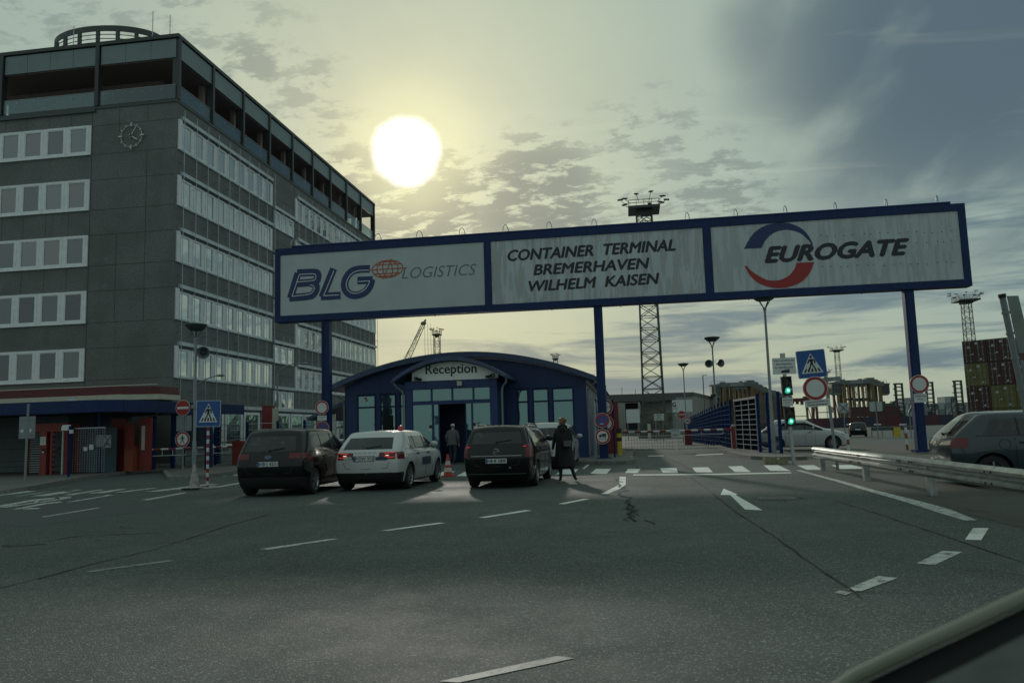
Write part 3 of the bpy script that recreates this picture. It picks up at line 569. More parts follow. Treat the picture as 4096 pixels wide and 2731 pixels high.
WGA = glassmat('office_pane_dim', (.012, .015, .017), .15, (.80, .84, .88), .03, .35); WGB = glassmat('office_pane_warm', (.035, .034, .030), .20, (.84, .84, .82), .03, .3); WGC = glassmat('dark_room_pane', (.010, .012, .012), .08, (.8, .86, .85), .03, .3)
mb = MB(); WGD = glassmat('curtained_pane', (.020, .024, .022), .12, (.8, .86, .85), .03, .25)
for ri, (a, b) in enumerate(rows):
    for k in range(5): addwin((-30.95-1.50*(k+1), TY-.03, a), 'x', 1.36, b-a, [WGLASS, WGA, WGB][(k*7+ri*5) % 3] if ri < 3 else [WGD, WGC][(k+ri) % 2], ex=[(1.361, 1.499, -.04, .03, 0, b-a), (0, 1.50, -.08, .03, -.05, -.002)])
# side facade
sb = MB(); rest = MB(); restg = MB(); nrod = MB(); wp = MB()
srows = [(18.38, 20.0), (15.02, 16.62), (11.68, 13.28), (8.33, 9.93), (4.98, 6.6)]
for ri, (a, b) in enumerate(srows):
    top = b+.18
    for (y0, y1, n) in ((41.45, 53.4, 9), (57.75, 77.15, 15)):
        pt = (y1-y0)/n
        for k in range(n):
            ww = pt-.27; pos = (TX+.04, y0+pt*k+.06, a)
            xb = (ww+.003, pt-.005, -.02, .04, 0, b-a)
            if n == 9 or k < 3: addwin(pos, 'y', ww, b-a, WGLASS2, fw=.06, ex=[xb]+([(-.36, -.03, -.06, .04, -.05, b-a+.16)] if k == 0 else []))
            else:
                f, g, M = window(tw, pos, 'y', ww, b-a, WGLASS2, fw=.06); f.box(*xb); rest.add(*[f.tf(M).v, f.f]); restg.add(*[g.tf(M).v, g.f])
        sb.box(TX, TX+.17, y0-.02, y1, b+.20, b+.42); sb.box(TX, TX+.08, y0-.05, y1, a-.07, a-.005)
    a2 = a-1.55; 
    for k in range(3): addwin((TX+.04, 53.72+1.17*k, a2), 'y', 1.05, 1.3, WGLASS2, fw=.08)
    sb.box(TX, TX+.17, 53.66, 57.3, a2+1.45, a2+1.66)
TB(sb, 'blind_boxes', SILV)
o = TB(rest, 'window', WHFR, kind='stuff'); TB(restg, 'pane', WGLASS2, o, kind='stuff')
ys = [41.44, 42.78, 44.1, 45.4, 46.78, 48.1, 49.46, 50.86, 52.2, 53.45]+[57.7+1.294*k for k in range(16)]
for y in ys:
    nrod.cyl((TX+.26, y, 3.3), (TX+.26, y, 20.75), .022, n=6)
    for z in (4.2, 7.6, 10.9, 14.3, 17.6): nrod.box(TX, TX+.25, y-.015, y+.015, z-.02, z+.02)
for y in (54.9, 56.1):
    for z in (5.1, 8.45, 11.8, 15.1, 18.5): nrod.cyl((TX+.26, y, z-.6-.3), (TX+.26, y, z+1.2-.9), .02, n=6)
TB(nrod, 'facade_rails', GALV)
# ground storey strip of the side
mb = MB(); mb.box(TX+.005, TX+.12, TY+.1, TE-.1, 3.28, 3.5)
TB(mb, 'blind_boxes', SILV)
for k in range(14):
    f, g, M = window(tw, (TX+.03, 42+2.45*k, .9), 'y', 2.2, 2.2, WGLASS2, fw=.12)
    if k in (4, 8): continue
    o = TB(f.tf(M), 'ground_floor_window', WHFR); TB(g.tf(M), 'pane', TGLASS, o)
# roof gallery
mb = MB(); mb.box(-40, TX+.05, TY-.05, TE+.05, 21.15, 21.32); mb.box(-40, -30.7, TY-.12, TY+.6, 20.98, 21.15); TB(mb, 'gallery_slab', DKGR)
mb = MB(); mb.box(-40, TX+.10, TY-.10, TE+.1, 25.12, 25.34); mb.box(-40, TX-.15, TY+.15, TE-.1, 25.0, 25.12); TB(mb, 'roof', pmat('roof_edge', (.045, .055, .05), .5, var=.1))
mb = MB(); mb.box(-40, TX-.12, TY+.12, TE-.15, 23.88, 23.98); TB(mb, 'gallery_ceiling', pmat('gallery_ceiling', (.26, .20, .185), .7, var=.1))
mb = MB(); mb.box(-38.9, TX-2.6, TY+2.6, 72.6, 21.32, 23.88); 
for y in [45+4*k for k in range(8)]: mb.box(TX-.9, TX-.62, y-.15, y+.15, 21.32, 23.88)
TB(mb, 'gallery_wall', BROWN)
post = pmat('gallery_post', (.05, .058, .055), .45, .2, var=.1)
for y in [TY+.12]+[45+4*k-.05 for k in range(8)]+[TE-.15]:
    mb = MB(); mb.box(TX-.34, TX+.06, y-.07, y+.07, 21.32, 25.12); mb.box(TX-.02, TX+.11, y-.11, y+.11, 21.34, 25.1); TB(mb, 'gallery_post', post)
for x in (-30.65, -37.1):
    mb = MB(); mb.box(x-.08, x+.08, TY-.06, TY+.34, 21.32, 25.12); mb.box(x-.12, x+.12, TY-.13, TY-.03, 21.34, 25.1); TB(mb, 'gallery_post', post)
for y in [TY]+[45+4*k for k in range(8)]:
    y2 = min(y+4, TE); mb = MB(); mb.box(TX-.03, TX, y+.14, y2-.14, 23.92, 25.06); TB(mb, 'fascia_glass', FROST)
    mb = MB(); mb.box(TX-.02, TX+.005, y+.14, y2-.14, 21.38, 22.22); o = TB(mb, 'balustrade', BALG)
    mb = MB(); mb.cyl((TX+.01, y+.14, 22.24), (TX+.01, y2-.14, 22.24), .018, n=6)
    for k in range(7): mb.cyl((TX+.0, y+.35+k*.54, 21.98), (TX+.025, y+.35+k*.54, 21.98), .03, n=6)
    TB(mb, 'handrail', GALV, o)
for x0, x1 in ((-30.5, TX-.1), (-36.95, -30.8), (-39.5, -37.2)):
    n = max(1, round((x1-x0)/1.65)); mb = MB()
    for k in range(n): mb.box(x0+(x1-x0)*k/n+.012, x0+(x1-x0)*(k+1)/n-.012, TY, TY+.03, 23.92, 25.06)
    TB(mb, 'fascia_glass', FROST)
    mb = MB(); mb.box(x0, x1, TY-.01, TY+.012, 21.38, 22.22); o = TB(mb, 'balustrade', BALG); mb = MB(); mb.cyl((x0, TY, 22.24), (x1, TY, 22.24), .018, n=6)
    for k in range(int((x1-x0)/.62)): mb.cyl((x0+.3+k*.62, TY-.03, 21.98), (x0+.3+k*.62, TY, 21.98), .03, n=6)
    TB(mb, 'handrail', GALV, o)
# rooftop rotunda
cx, cy, rx, ry = -35.75, 49.0, 4.05, 2.3
mb = MB(); ring = lambda z0, z1, r0, n=44: mb.add([(cx+rx*r0*cos(2*pi*i/n), cy+ry*r0*sin(2*pi*i/n), z) for z in (z0, z1) for i in range(n)], [(i, (i+1) % n, n+(i+1) % n, n+i) for i in range(n)])
ring(25.3, 28.75, 1); ring(29.55, 29.95, 1); ring(29.55, 29.95, .97)
mb.add([(cx+rx*k*cos(2*pi*i/44), cy+ry*k*sin(2*pi*i/44), z) for k, z in ((1, 29.95), (.97, 29.95)) for i in range(44)], [(i, (i+1) % 44, 44+(i+1) % 44, 44+i) for i in range(44)])
mb.add([(cx+rx*k*cos(2*pi*i/44), cy+ry*k*sin(2*pi*i/44), z) for k, z in ((1, 29.55), (.97, 29.55)) for i in range(44)], [(i, (i+1) % 44, 44+(i+1) % 44, 44+i) for i in range(44)])
for i in range(18):
    t = 2*pi*i/18; mb.box(cx+rx*.985*cos(t)-.1, cx+rx*.985*cos(t)+.1, cy+ry*.985*sin(t)-.1, cy+ry*.985*sin(t)+.1, 28.75, 29.56)
for z in (29.0, 29.3): mb.tube([(cx+rx*.985*cos(2*pi*i/44), cy+ry*.985*sin(2*pi*i/44), z) for i in range(45)], .03, 5)
TB(mb, 'roof_rotunda', pmat('rotunda_cladding', (.06, .07, .065), .5, var=.15))
for px, y0, y1 in ((612, 45, 140), (681, 62, 140), (296, 104, 120)):
    p = PY(px, y0, 43); mb = MB(); mb.cyl((p.x, 43, 25.3), (p.x, 43, p.z), .025, n=5); TB(mb, 'lightning_rod', GALV)
# wall clock
ck = MB(); cx, cz, R = -28.30, 19.27, .72; CY = TY-.10
ck.tube([(cx+R*.93*cos(2*pi*i/40), CY, cz+R*.93*sin(2*pi*i/40)) for i in range(41)], .022, 6)
clock = thing('wall_clock', 'open ring clock without a face mounted high on the tower wall', 'clock', (cx, CY, cz)); M = Matrix.Translation((-cx, -CY, -cz))
ckm = pmat('clock_metal', (.50, .52, .50), .4, .3, var=.1)
ck.tf(M).build('ring', ckm, clock)
mb = MB()
for k in range(12):
    a = pi/2-k*pi/6; big = k % 3 == 0; r0, r1 = R*(.80 if big else .86), R*(1.14 if big else 1.06)
    mb.bar((cx+r0*cos(a), CY-.02, cz+r0*sin(a)), (cx+r1*cos(a), CY-.02, cz+r1*sin(a)), .085 if big else .05, .06, up=(0, 1, 0))
mb.tf(M).build('hour_marks', ckm, clock)
for nm, ang, ln, wd in (('hour_hand', 90-123, .48, .07), ('minute_hand', 90-30, .66, .045)):
    a = radians(ang); mb = MB(); mb.bar((cx-.14*cos(a), CY-.05, cz-.14*sin(a)), (cx+ln*cos(a), CY-.05, cz+ln*sin(a)), wd, .02, up=(0, 1, 0)); mb.tf(M).build(nm, ckm, clock)
mb = MB(); mb.cyl((cx, CY-.08, cz), (cx, TY, cz), .07, n=10); mb.tf(M).build('hub', BLACK, clock)
# red and white entrance canopy at the foot of the tower
cp = thing('entrance_canopy', 'dark red and white flat entrance canopy on the foot of the tower', 'canopy', (-30, 40, 3.5))
mb = MB(); mb.box(-40, -26.8, 38.4, 40.98, 3.92, 4.36); mb.prism([(-26.8, 38.4, 3.92), (-25.05, 39.2, 3.92), (-25.05, 40.98, 3.92), (-26.8, 40.98, 3.92)], (0, 0, .40)); mb.tf(Matrix.Translation((30, -40, -3.5))).build('fascia', REDD, cp)
mb = MB(); mb.box(-40, -26.75, 38.3, 40.98, 3.62, 3.915); mb.prism([(-26.75, 38.3, 3.62), (-24.95, 39.1, 3.62), (-24.95, 40.98, 3.62), (-26.75, 40.98, 3.62)], (0, 0, .28)); mb.box(-40, -25.05, 38.9, 38.96, 4.40, 4.45); mb.tf(Matrix.Translation((30, -40, -3.5))).build('soffit', CREAM, cp)
# ================================================================== RECEPTION
RY = 37.5
rc = thing('reception_building', 'low blue reception pavilion with shallow arched roof and projecting glass porch', 'building', (-8, RY, 0)); RM = Matrix.Translation((8, -RY, 0))
def RB(mb, name, mat, par=None, smooth=False): return mb.tf(RM).build(name, mat, par or rc, smooth)
def rz_(x, x0=-14.62, x1=-1.56, e=3.82, a=5.22): t = (x-(x0+x1)/2)/((x1-x0)/2); return e+(a-e)*(1-t*t)
n = 28; xs = [-14.62+13.06*i/n for i in range(n+1)]
mb = MB()
prof = [(x, RY-.6, rz_(x)) for x in xs]+[(x, RY-.6, rz_(x)-.26) for x in xs[::-1]]
m_ = n+1; vs = [(x, y, rz_(x)) for y in (RY-.6, 60) for x in xs]+[(x, y, rz_(x)-.26) for y in (RY-.6, 60) for x in xs]
fs = [(i, i+1, m_+i+1, m_+i) for i in range(n)]+[(2*m_+i, 2*m_+i+1, 3*m_+i+1, 3*m_+i) for i in range(n)]+[(i, i+1, 2*m_+i+1, 2*m_+i) for i in range(n)]+[(m_+i, m_+i+1, 3*m_+i+1, 3*m_+i) for i in range(n)]+[(0, m_, 3*m_, 2*m_), (n, m_+n, 3*m_+n, 2*m_+n)]
mb.add(vs, fs); mb.cyl((-14.66, RY-.6, 3.72), (-14.66, 60, 3.72), .07, n=8); mb.cyl((-1.50, RY-.6, 3.72), (-1.50, 60, 3.72), .07, n=8)
RB(mb, 'roof', ROOFB)
# front wall: columns, base, lintels round real openings
WX0, WX1 = -14.0, -2.02
def spans(mb, y0, y1, xs_open, z0, z1, x0, x1):
    c = x0
    for a, b in xs_open+[(x1, x1)]:
        if a > c: mb.box(c, a, y0, y1, z0, z1)
        c = b
mb = MB(); opn = [(-13.15, -11.35), (-10.95, -9.5), (-6.4, -6.0), (-5.55, -4.45), (-4.15, -3.15), (-2.9, -2.35)]
opn = [(-13.2, -11.55), (-11.2, -10.25), (-5.45, -4.6), (-4.35, -3.25), (-2.98, -2.35)]
opn = [(-13.38, -12.40), (-12.2, -11.36), (-11.2, -10.3), (-5.35, -4.79), (-4.61, -3.81), (-3.66, -2.62)]
rwall = mb = MB(); top_pts = [(WX0, 3.36)]+[(WX1, 3.36)]+[(x, rz_(x)-.30) for x in [WX1-(WX1-WX0)*i/20 for i in range(21)]]
mb.prism([(x, RY, z) for x, z in top_pts], (0, .15, 0)); spans(mb, RY, RY+.15, opn, .35, 3.358, WX0, WX1); mb.box(WX0, WX1, RY, RY+.15, 0, .348)
mb.box(WX0, WX0+.15, RY+.152, 60, 0, 3.55); mb.box(WX1-.15, WX1, RY+.152, 60, 0, 3.55)
mb = MB(); jn = pmat('blue_joint', (.006, .018, .07), .6, var=0)
for x in [-13.3, -12.2, -11.3, -10.2, -4.5, -3.2, -2.4]: mb.box(x-.01, x+.01, RY-.004, RY, 3.36, rz_(x)-.3)
mb.box(WX0, WX1, RY-.006, RY, 3.36, 3.38); mb.box(WX0, WX1, RY-.006, RY, .35, .37)
rwall.add(mb.v, mb.f, 1); RB(rwall, 'wall', [BLUED, jn])
mb = MB(); gl_ = MB()
for a, b in opn:
    pass
for a, b in opn:
    f = MB(); 
    for z in (.36, 2.68, 3.27): f.box(a+.002, b-.002, RY-.03, RY+.11, z, z+.08)
    f.box(a+.002, a+.07, RY-.028, RY+.108, .44, 3.27); f.box(b-.07, b-.002, RY-.028, RY+.108, .44, 3.27); fo = RB(f, 'window', BLUE)
    g = MB(); g.box(a+.07, b-.07, RY+.03, RY+.045, .44, 2.68); g.box(a+.07, b-.07, RY+.03, RY+.045, 2.76, 3.27); RB(g, 'pane', TGLASS, fo)
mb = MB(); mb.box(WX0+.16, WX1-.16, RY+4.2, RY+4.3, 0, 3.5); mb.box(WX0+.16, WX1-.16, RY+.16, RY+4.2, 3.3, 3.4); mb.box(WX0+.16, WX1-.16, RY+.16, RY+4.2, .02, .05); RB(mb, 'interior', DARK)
# porch
QY = 35.0; px0, px1 = -10.2, -5.9
mb = MB(); mb.box(px0, px0+.34, QY, QY+.3, 0, 3.36); mb.box(px1-.34, px1, QY, QY+.3, 0, 3.36)
mb.box(px0, px1, QY-.02, QY+.3, 3.362, 3.74); mb.box(px0+.34, px1-.34, QY+.05, QY+.2, 2.66, 2.83)
for x in (-8.95, -7.98, -7.0): mb.box(x-.04, x+.04, QY+.05, QY+.2, 2.83, 3.36)
mb.box(-8.95, -8.86, QY+.05, QY+.2, 0, 2.66); mb.box(-7.12, -7.04, QY+.05, QY+.2, 0, 2.66); mb.box(-8.66, -8.61, QY+.12, QY+.17, 0, 2.66); mb.box(-7.40, -7.35, QY+.12, QY+.17, 0, 2.66); mb.box(px0+.34, -8.95, QY+.05, QY+.2, 0, .3); mb.box(-7.04, px1-.34, QY+.05, QY+.2, 0, .3)
pwall = mb; mb = MB(); 
for x in (-9.2, -7.95, -6.7): mb.box(x-.01, x+.01, QY-.026, QY-.02, 3.38, 3.72)
mb.box(px0, px1, QY-.028, QY-.02, 3.362, 3.38); mb.box(px0, px1, QY-.028, QY-.02, 3.72, 3.735); pwall.add(mb.v, mb.f, 1); RB(pwall, 'porch_frame', [BLUED, jn])
for a, b, z0, z1 in ((px0+.34, -8.99, 2.83, 3.36), (-8.91, -8.02, 2.83, 3.36), (-7.94, -7.04, 2.83, 3.36), (-6.96, px1-.34, 2.83, 3.36), (px0+.34, -8.95, .3, 2.66), (-7.04, px1-.34, .3, 2.66), (-8.86, -8.66, .05, 2.66), (-7.35, -7.12, .05, 2.66)):
    g = MB(); g.box(a, b, QY+.10, QY+.115, z0, z1); RB(g, 'porch_pane', TGLASS)
for sx in (px0+.02, px1-.08):
    fr = MB(); 
    for y in (QY+.32, QY+.9, QY+1.5, QY+2.1, QY+2.44): fr.box(sx, sx+.06, y-.03, y+.03, .3, 3.5)
    fr.box(sx, sx+.06, QY+.3, QY+2.48, 0, .3); fr.box(sx, sx+.06, QY+.3, QY+2.48, 3.3, 3.6); fo = RB(fr, 'porch_side', BLUED)
    g = MB(); g.box(sx+.02, sx+.035, QY+.35, QY+2.45, .3, 3.3); RB(g, 'pane', TGLASS, fo)
    d = MB(); d.box(-7.95, -7.93, QY+.16, QY+.19, .02, 2.0) if sx < -8 else None
n = 22; ax0, ax1 = -10.62, -5.40
pz = lambda x: 3.86+.92*(1-((x-(ax0+ax1)/2)/((ax1-ax0)/2))**2)
xs = [ax0+(ax1-ax0)*i/n for i in range(n+1)]; m_ = n+1; vs = [(x, y, pz(x)-d_) for d_ in (0, .17) for y in (QY-.55, RY-.02) for x in xs]
mb = MB(); mb.add(vs, [(i, i+1, m_+i+1, m_+i) for i in range(n)]+[(2*m_+i, 2*m_+i+1, 3*m_+i+1, 3*m_+i) for i in range(n)]+[(i, i+1, 2*m_+i+1, 2*m_+i) for i in range(n)]+[(0, m_, 3*m_, 2*m_), (n, m_+n, 3*m_+n, 2*m_+n)])
mb.cyl((ax1+.03, QY-.55, 3.74), (ax1+.03, RY-.1, 3.74), .06, n=8); mb.cyl((ax0-.03, QY-.55, 3.74), (ax0-.03, RY-.1, 3.74), .06, n=8); RB(mb, 'porch_roof', ROOFB)
# name board under the arch
mb = MB(); xs2 = [-9.82+4.0*i/16 for i in range(17)]; mb.prism([(-9.82, QY-.06, 3.74), (-5.82, QY-.06, 3.74)]+[(x, QY-.06, min(pz(x)-.2, 4.60)) for x in xs2[::-1]], (0, .06, 0)); nb_ = RB(mb, 'name_board', pmat('name_board_white', (.80, .83, .78), .5, var=.05))
mb = MB(); mb.box(-7.86, -7.85, QY-.066, QY-.06, 3.75, 4.55); RB(mb, 'board_joint', INK, nb_)
o8 = Vector((8, -RY, 0)); text('lettering', 'Reception', INK, PY(1300+790/1.96, 1350+285/1.96, QY-.065)+o8, PY(1300+1188/1.96, 1350+273/1.96, QY-.065)+o8, .42, nb_, 0, .016, FN, .004)
for sx, d in ((-9.62, 1), (-6.05, -1)):
    mb = MB(); mb.box(sx-.22, sx+.22, QY-.12, QY-.062, 3.74, 3.80, 0); mb.ball((sx, QY-.16, 3.88), .10, 10, 0); mb.cyl((sx, QY-.2, 3.88), (sx+.30*d, QY-.3, 3.80), .055, n=8, m=1); RB(mb, 'camera', [GREYP, BLACK])
mb = MB(); mb.prism([(-7.70, QY-.03, 3.46), (-7.49, QY-.03, 3.46), (-7.47, QY-.03, 3.66), (-7.70, QY-.03, 3.69)], (0, -.14, 0)); RB(mb, 'wall_lamp', CREAM)
mb = MB(); mb.box(-13.0, -12.88, RY-.08, RY, 3.02, 3.14, 0); mb.ball((-12.94, RY-.05, 3.17), .05, 8, 1); RB(mb, 'alarm_beacon', [WHITE, RED])
for pts in ([(-14.62, RY-.4, 3.68), (-14.55, RY-.35, 3.4), (-14.1, RY-.1, 3.2), (-14.02, RY-.06, 2.9), (-14.02, RY-.06, .1)], [(ax1, QY-.4, 3.7), (ax1-.02, QY-.3, 3.55), (-5.62, QY-.1, 3.35), (-5.66, QY-.07, 3.1), (-5.66, QY-.07, .1)],
            [(ax0, QY-.4, 3.7), (-10.5, QY-.3, 3.5), (-10.28, QY-.1, 3.3), (-10.24, QY-.08, 3.1), (-10.24, QY-.08, .1)], [(-1.55, RY-.4, 3.68), (-1.6, RY-.3, 3.5), (-1.92, RY-.1, 3.2), (-1.95, RY-.07, 2.9), (-1.95, RY-.07, .1)]):
    mb = MB(); mb.tube(pts, .045, 8); RB(mb, 'downpipe', GREYP, smooth=True)
for x, z in ((-9.02+.0, 1.62), (-7.0, 1.66)):
    mb = MB(); mb.box(x-.09, x+.09, QY+.09, QY+.10, z-.16, z+.16, 0); mb.box(x-.075, x+.075, QY+.084, QY+.09, z-.03, z+.12, 1); mb.tube([(x+.07*cos(a), QY+.09, z+.24+.05*sin(a)) for a in [2*pi*i/12 for i in range(13)]], .01, 5, 0); RB(mb, 'door_sticker', [WHITE, INK])
mb = MB(); mb.box(-12.05, -11.55, RY-.035, RY+.02, 1.5, 2.3); RB(mb, 'window_notice', DARK)
# lean-to at the far left side and pale vertical louvre strip
mb = MB(); mb.prism([(-14.05, RY+1, 3.3), (-16.4, RY+1, 2.35), (-16.4, RY+1, 2.2), (-14.05, RY+1, 3.12)], (0, 9, 0)); RB(mb, 'lean_to_roof', ROOFB)
mb = MB()
for k in range(34): mb.box(-15.05, -14.88, RY+.9, RY+.96, .25+k*.065, .29+k*.065)
mb.box(-15.10, -15.06, RY+.9, RY+.98, .1, 2.5); mb.box(-14.87, -14.83, RY+.9, RY+.98, .1, 2.5); RB(mb, 'louvre_strip', pmat('louvre_white', (.75, .75, .66), .4, var=0))
# ================================================================== SIGN PLATES
def disc(mb, r, w, m, n=32, c=(0, 0), r0=0.):
    if r0: mb.add([(c[0]+q*cos(2*pi*i/n), w, c[1]+q*sin(2*pi*i/n)) for q in (r0, r) for i in range(n)], [(i, (i+1) % n, n+(i+1) % n, n+i) for i in range(n)], m)
    else: mb.poly([(c[0]+r*cos(2*pi*i/n), w, c[1]+r*sin(2*pi*i/n)) for i in range(n)], m)
def fig(mb, s, cx, cz, w, m, wd=.055):
    """walking figure symbol of height s"""
    disc(mb, .085*s, w, m, 14, (cx, cz+.90*s))
    def P(*q, t=wd): strip(mb, [(cx+a*s, w, cz+b*s) for a, b in q], t*s*1.6, FN, m)
    mb.poly([(cx-.09*s, w, cz+.78*s), (cx-.07*s, w, cz+.45*s), (cx+.08*s, w, cz+.45*s), (cx+.13*s, w, cz+.76*s)], m)
    P((-.09, .75), (-.17, .60), (-.24, .50)); P((.12, .74), (.22, .62), (.20, .46)); P((-.02, .48), (-.10, .24), (-.26, 0)); P((.03, .48), (.14, .24), (.24, 0))
SM = [GREYP, RED, WHITE, SBLUE, INK]
def plate(kind, parent, pos, r, tilt=0., name='sign_plate', top=None, roty=0.):
    """sign facing -Y at pos (local to parent)"""
    mb = MB(); M = Matrix.Translation(pos) @ Matrix.Rotation(roty, 4, 'Z') @ Matrix.Rotation(tilt, 4, 'Y'); w = [-.012-.0015*i for i in range(8)]
    if kind in ('zebra',):
        h = r
        def rr(q, y, m, cr=.1):
            pts = []
            for sx, sz, a in ((1, 1, 0), (-1, 1, 90), (-1, -1, 180), (1, -1, 270)):
                for k in range(4): t = radians(a+30*k); pts.append((sx*(q-cr*h)+cr*h*cos(t), y, sz*(q-cr*h)+cr*h*sin(t)))
            mb.poly(pts, m); return pts
        pts = rr(h, -.006, 0); mb.prism([(x, -.004, z) for x, _, z in pts], (0, .014, 0), 0); rr(h, w[0], 2); rr(h*.965, w[1], 3)
        mb.poly([(-.76*h, w[2], -.66*h), (.76*h, w[2], -.66*h), (0, w[2], .78*h)], 2)
        fig(mb, 1.12*h, .0, -.50*h, w[4], 4)
        for k in range(5):
            x = (-.50+.25*k)*h; sl_ = (2-k)*.05*h; mb.poly([(x-.07*h-sl_*.2, w[3], -.58*h), (x+.07*h-sl_*.2, w[3], -.58*h), (x+.06*h+sl_, w[3], -.33*h), (x-.05*h+sl_, w[3], -.33*h)], 4)
    elif kind == 'stop':
        oct_ = lambda q, y, m: mb.poly([(q*cos(radians(22.5+45*i)), y, q*sin(radians(22.5+45*i))) for i in range(8)], m)
        oct_(r, w[0], 2); oct_(r*.94, w[1], 1); mb.prism([(r*cos(radians(22.5+45*i)), -.005, r*sin(radians(22.5+45*i))) for i in range(8)], (0, .01, 0), 0)
    else:
        mb.cyl((0, .008, 0), (0, -.010, 0), r, n=32, m=0); disc(mb, r*.995, w[0], 2)
        if kind == 'noentry': disc(mb, r*.95, w[1], 1); mb.poly([(-.78*r, w[2], -.15*r), (.78*r, w[2], -.15*r), (.78*r, w[2], .15*r), (-.78*r, w[2], .15*r)], 2)
        elif kind == 'nopark':
            disc(mb, r*.95, w[1], 1); disc(mb, r*.70, w[2], 3); strip(mb, [(-.52*r, w[3], .52*r), (.52*r, w[3], -.52*r)], .17*r, FN, 1)
        else: disc(mb, r*.95, w[1], 1, r0=r*.72)
        if kind == 'noped': fig(mb, 1.05*r, 0, -.52*r, w[2], 4, .05)
        if kind in ('arrowL', ): pass
        if kind == 'truck':
            mb.poly([(-.10*r, w[2], .02*r), (.48*r, w[2], .02*r), (.48*r, w[2], .36*r), (-.10*r, w[2], .36*r)], 4); mb.poly([(-.46*r, w[2], -.02*r), (-.14*r, w[2], -.02*r), (-.14*r, w[2], .28*r), (-.34*r, w[2], .28*r), (-.46*r, w[2], .14*r)], 4)
            mb.poly([(-.46*r, w[2], -.06*r), (.46*r, w[2], -.06*r), (.46*r, w[2], -.02*r), (-.46*r, w[2], -.02*r)], 4)
            for x in (-.3, .12, .32): disc(mb, .065*r, w[3], 4, 10, (x*r, -.08*r))
            for s in (-1, 1): mb.poly([(s*.52*r, w[2], -.30*r), (s*.34*r, w[2], -.21*r), (s*.34*r, w[2], -.39*r)], 4); mb.poly([(s*.36*r, w[2], -.28*r), (s*.24*r, w[2], -.28*r), (s*.24*r, w[2], -.32*r), (s*.36*r, w[2], -.32*r)], 4)
        if kind == 'width':
            for s in (-1, 1): mb.poly([(s*.68*r, w[2], .16*r), (s*.44*r, w[2], 0), (s*.68*r, w[2], -.16*r)], 4)
    if top:   # white arrow on a no stopping sign: top = +1 right, -1 left
        s = top; mb.poly([(s*.30*r, w[4], -.45*r), (s*.08*r, w[4], -.33*r), (s*.08*r, w[4], -.57*r)], 2); mb.poly([(s*.10*r, w[4], -.42*r), (-s*.22*r, w[4], -.42*r), (-s*.22*r, w[4], -.48*r), (s*.10*r, w[4], -.48*r)], 2)
    o = mb.tf(M).build(name, SM, parent)
    def word(s_, cz, wd, cap, cx=0., bold=.01, m=INK, nm='lettering'):
        a = M @ Vector((cx-wd/2, -.02, cz)); b = M @ Vector((cx+wd/2, -.02, cz)); return text(nm, s_, m, a, b, cap, o, 0, bold, M.to_3x3() @ Vector(FN), .002)
    if kind == 'truck': word('24 m', -.42*r, .34*r, .16*r)
    if kind == 'width': word('3,6 m', -.12*r, .62*r, .30*r)
    if kind == '30': word('30', -.28*r, .72*r, .56*r, bold=.03)
    if kind == 'stop': word('STOP', -.22*r, 1.45*r, .46*r, bold=.02, m=WHITE)
    return o
def board(parent, c, w_, h_, tilt=0., name='text_plate', lines=(), m=WHITE, edge=None, cap=.06):
    M = Matrix.Translation(c) @ Matrix.Rotation(tilt, 4, 'Y'); mb = MB(); mb.box(-w_/2, w_/2, -.006, .006, -h_/2, h_/2)
    o = mb.tf(M).build(name, m, parent)
    for (s, z, ww, cp_) in [l for l in lines if l[0] == '#']:
        mb = MB(); x = -ww/2
        while x < ww/2-.01:
            l_ = min(random.uniform(.6, 2.2)*cp_, ww/2-x); mb.box(x, x+l_, -.0085, -.0065, z, z+cp_*.7); x += l_+cp_*.35
        mb.tf(M).build('small_print', INKG, o)
    for (s, z, ww, cp_) in [l for l in lines if l[0] != '#']: text('lettering', s, INK, M @ Vector((-ww/2, -.008, z)), M @ Vector((ww/2, -.008, z)), cp_, o, 0, .008, M.to_3x3() @ Vector(FN), .002)
    return o
def local(th, *pts): return [Vector(p)-Vector(th.location) for p in pts]
# signs clamped to the gantry posts (things of their own)
def gsign(kind, name, label, cat, pos, r, **k):
    t = thing(name, label, cat, pos, group=None); plate(kind, t, (0, 0, 0), r, **k); return t
pl_ = PY(1288, 1630, 32.85); gsign('open', 'prohibition_sign', 'round white sign with red ring on the left post of the gantry', 'traffic sign', pl_, .31)
pl_ = PY(1290, 1712, 32.85); gsign('nopark', 'no_stopping_sign', 'blue and red no parking sign with arrow pointing right on left gantry post', 'traffic sign', pl_, .31, top=1)
p_ = PY(1288, 1671, 32.88); t = thing('supplement_plate', 'small white text plate between the two round signs on left gantry post', 'sign', p_); board(t, (0, 0, 0), .42, .22, 0, 'plate', (('#', .03, .34, .03), ('#', -.045, .16, .03)))
gsign('nopark', 'no_stopping_sign', 'blue and red no parking sign with arrow pointing left on the middle gantry post', 'traffic sign', PY(2250+710/4.48, 1550+585/4.48, 32.85), .31, top=-1)
gsign('truck', 'lorry_length_sign', 'round sign with black lorry and 24 m on the middle gantry post', 'traffic sign', PY(2250+718/4.48, 1550+875/4.48, 32.85), .315)
gsign('open', 'prohibition_sign', 'round white sign with red ring on the right post of the gantry', 'traffic sign', PY(3400+414/1.493, 1050+725/1.493, 31.9), .35)
p_ = PY(3400+421/1.493, 1050+808/1.493, 31.95); t = thing('supplement_plate', 'small white text plate under the round sign on right gantry post', 'sign', p_); board(t, (0, 0, 0), .46, .34, 0, 'plate', (('Ausgenommen', .05, .40, .05), ('Mieter', -.07, .2, .05)))
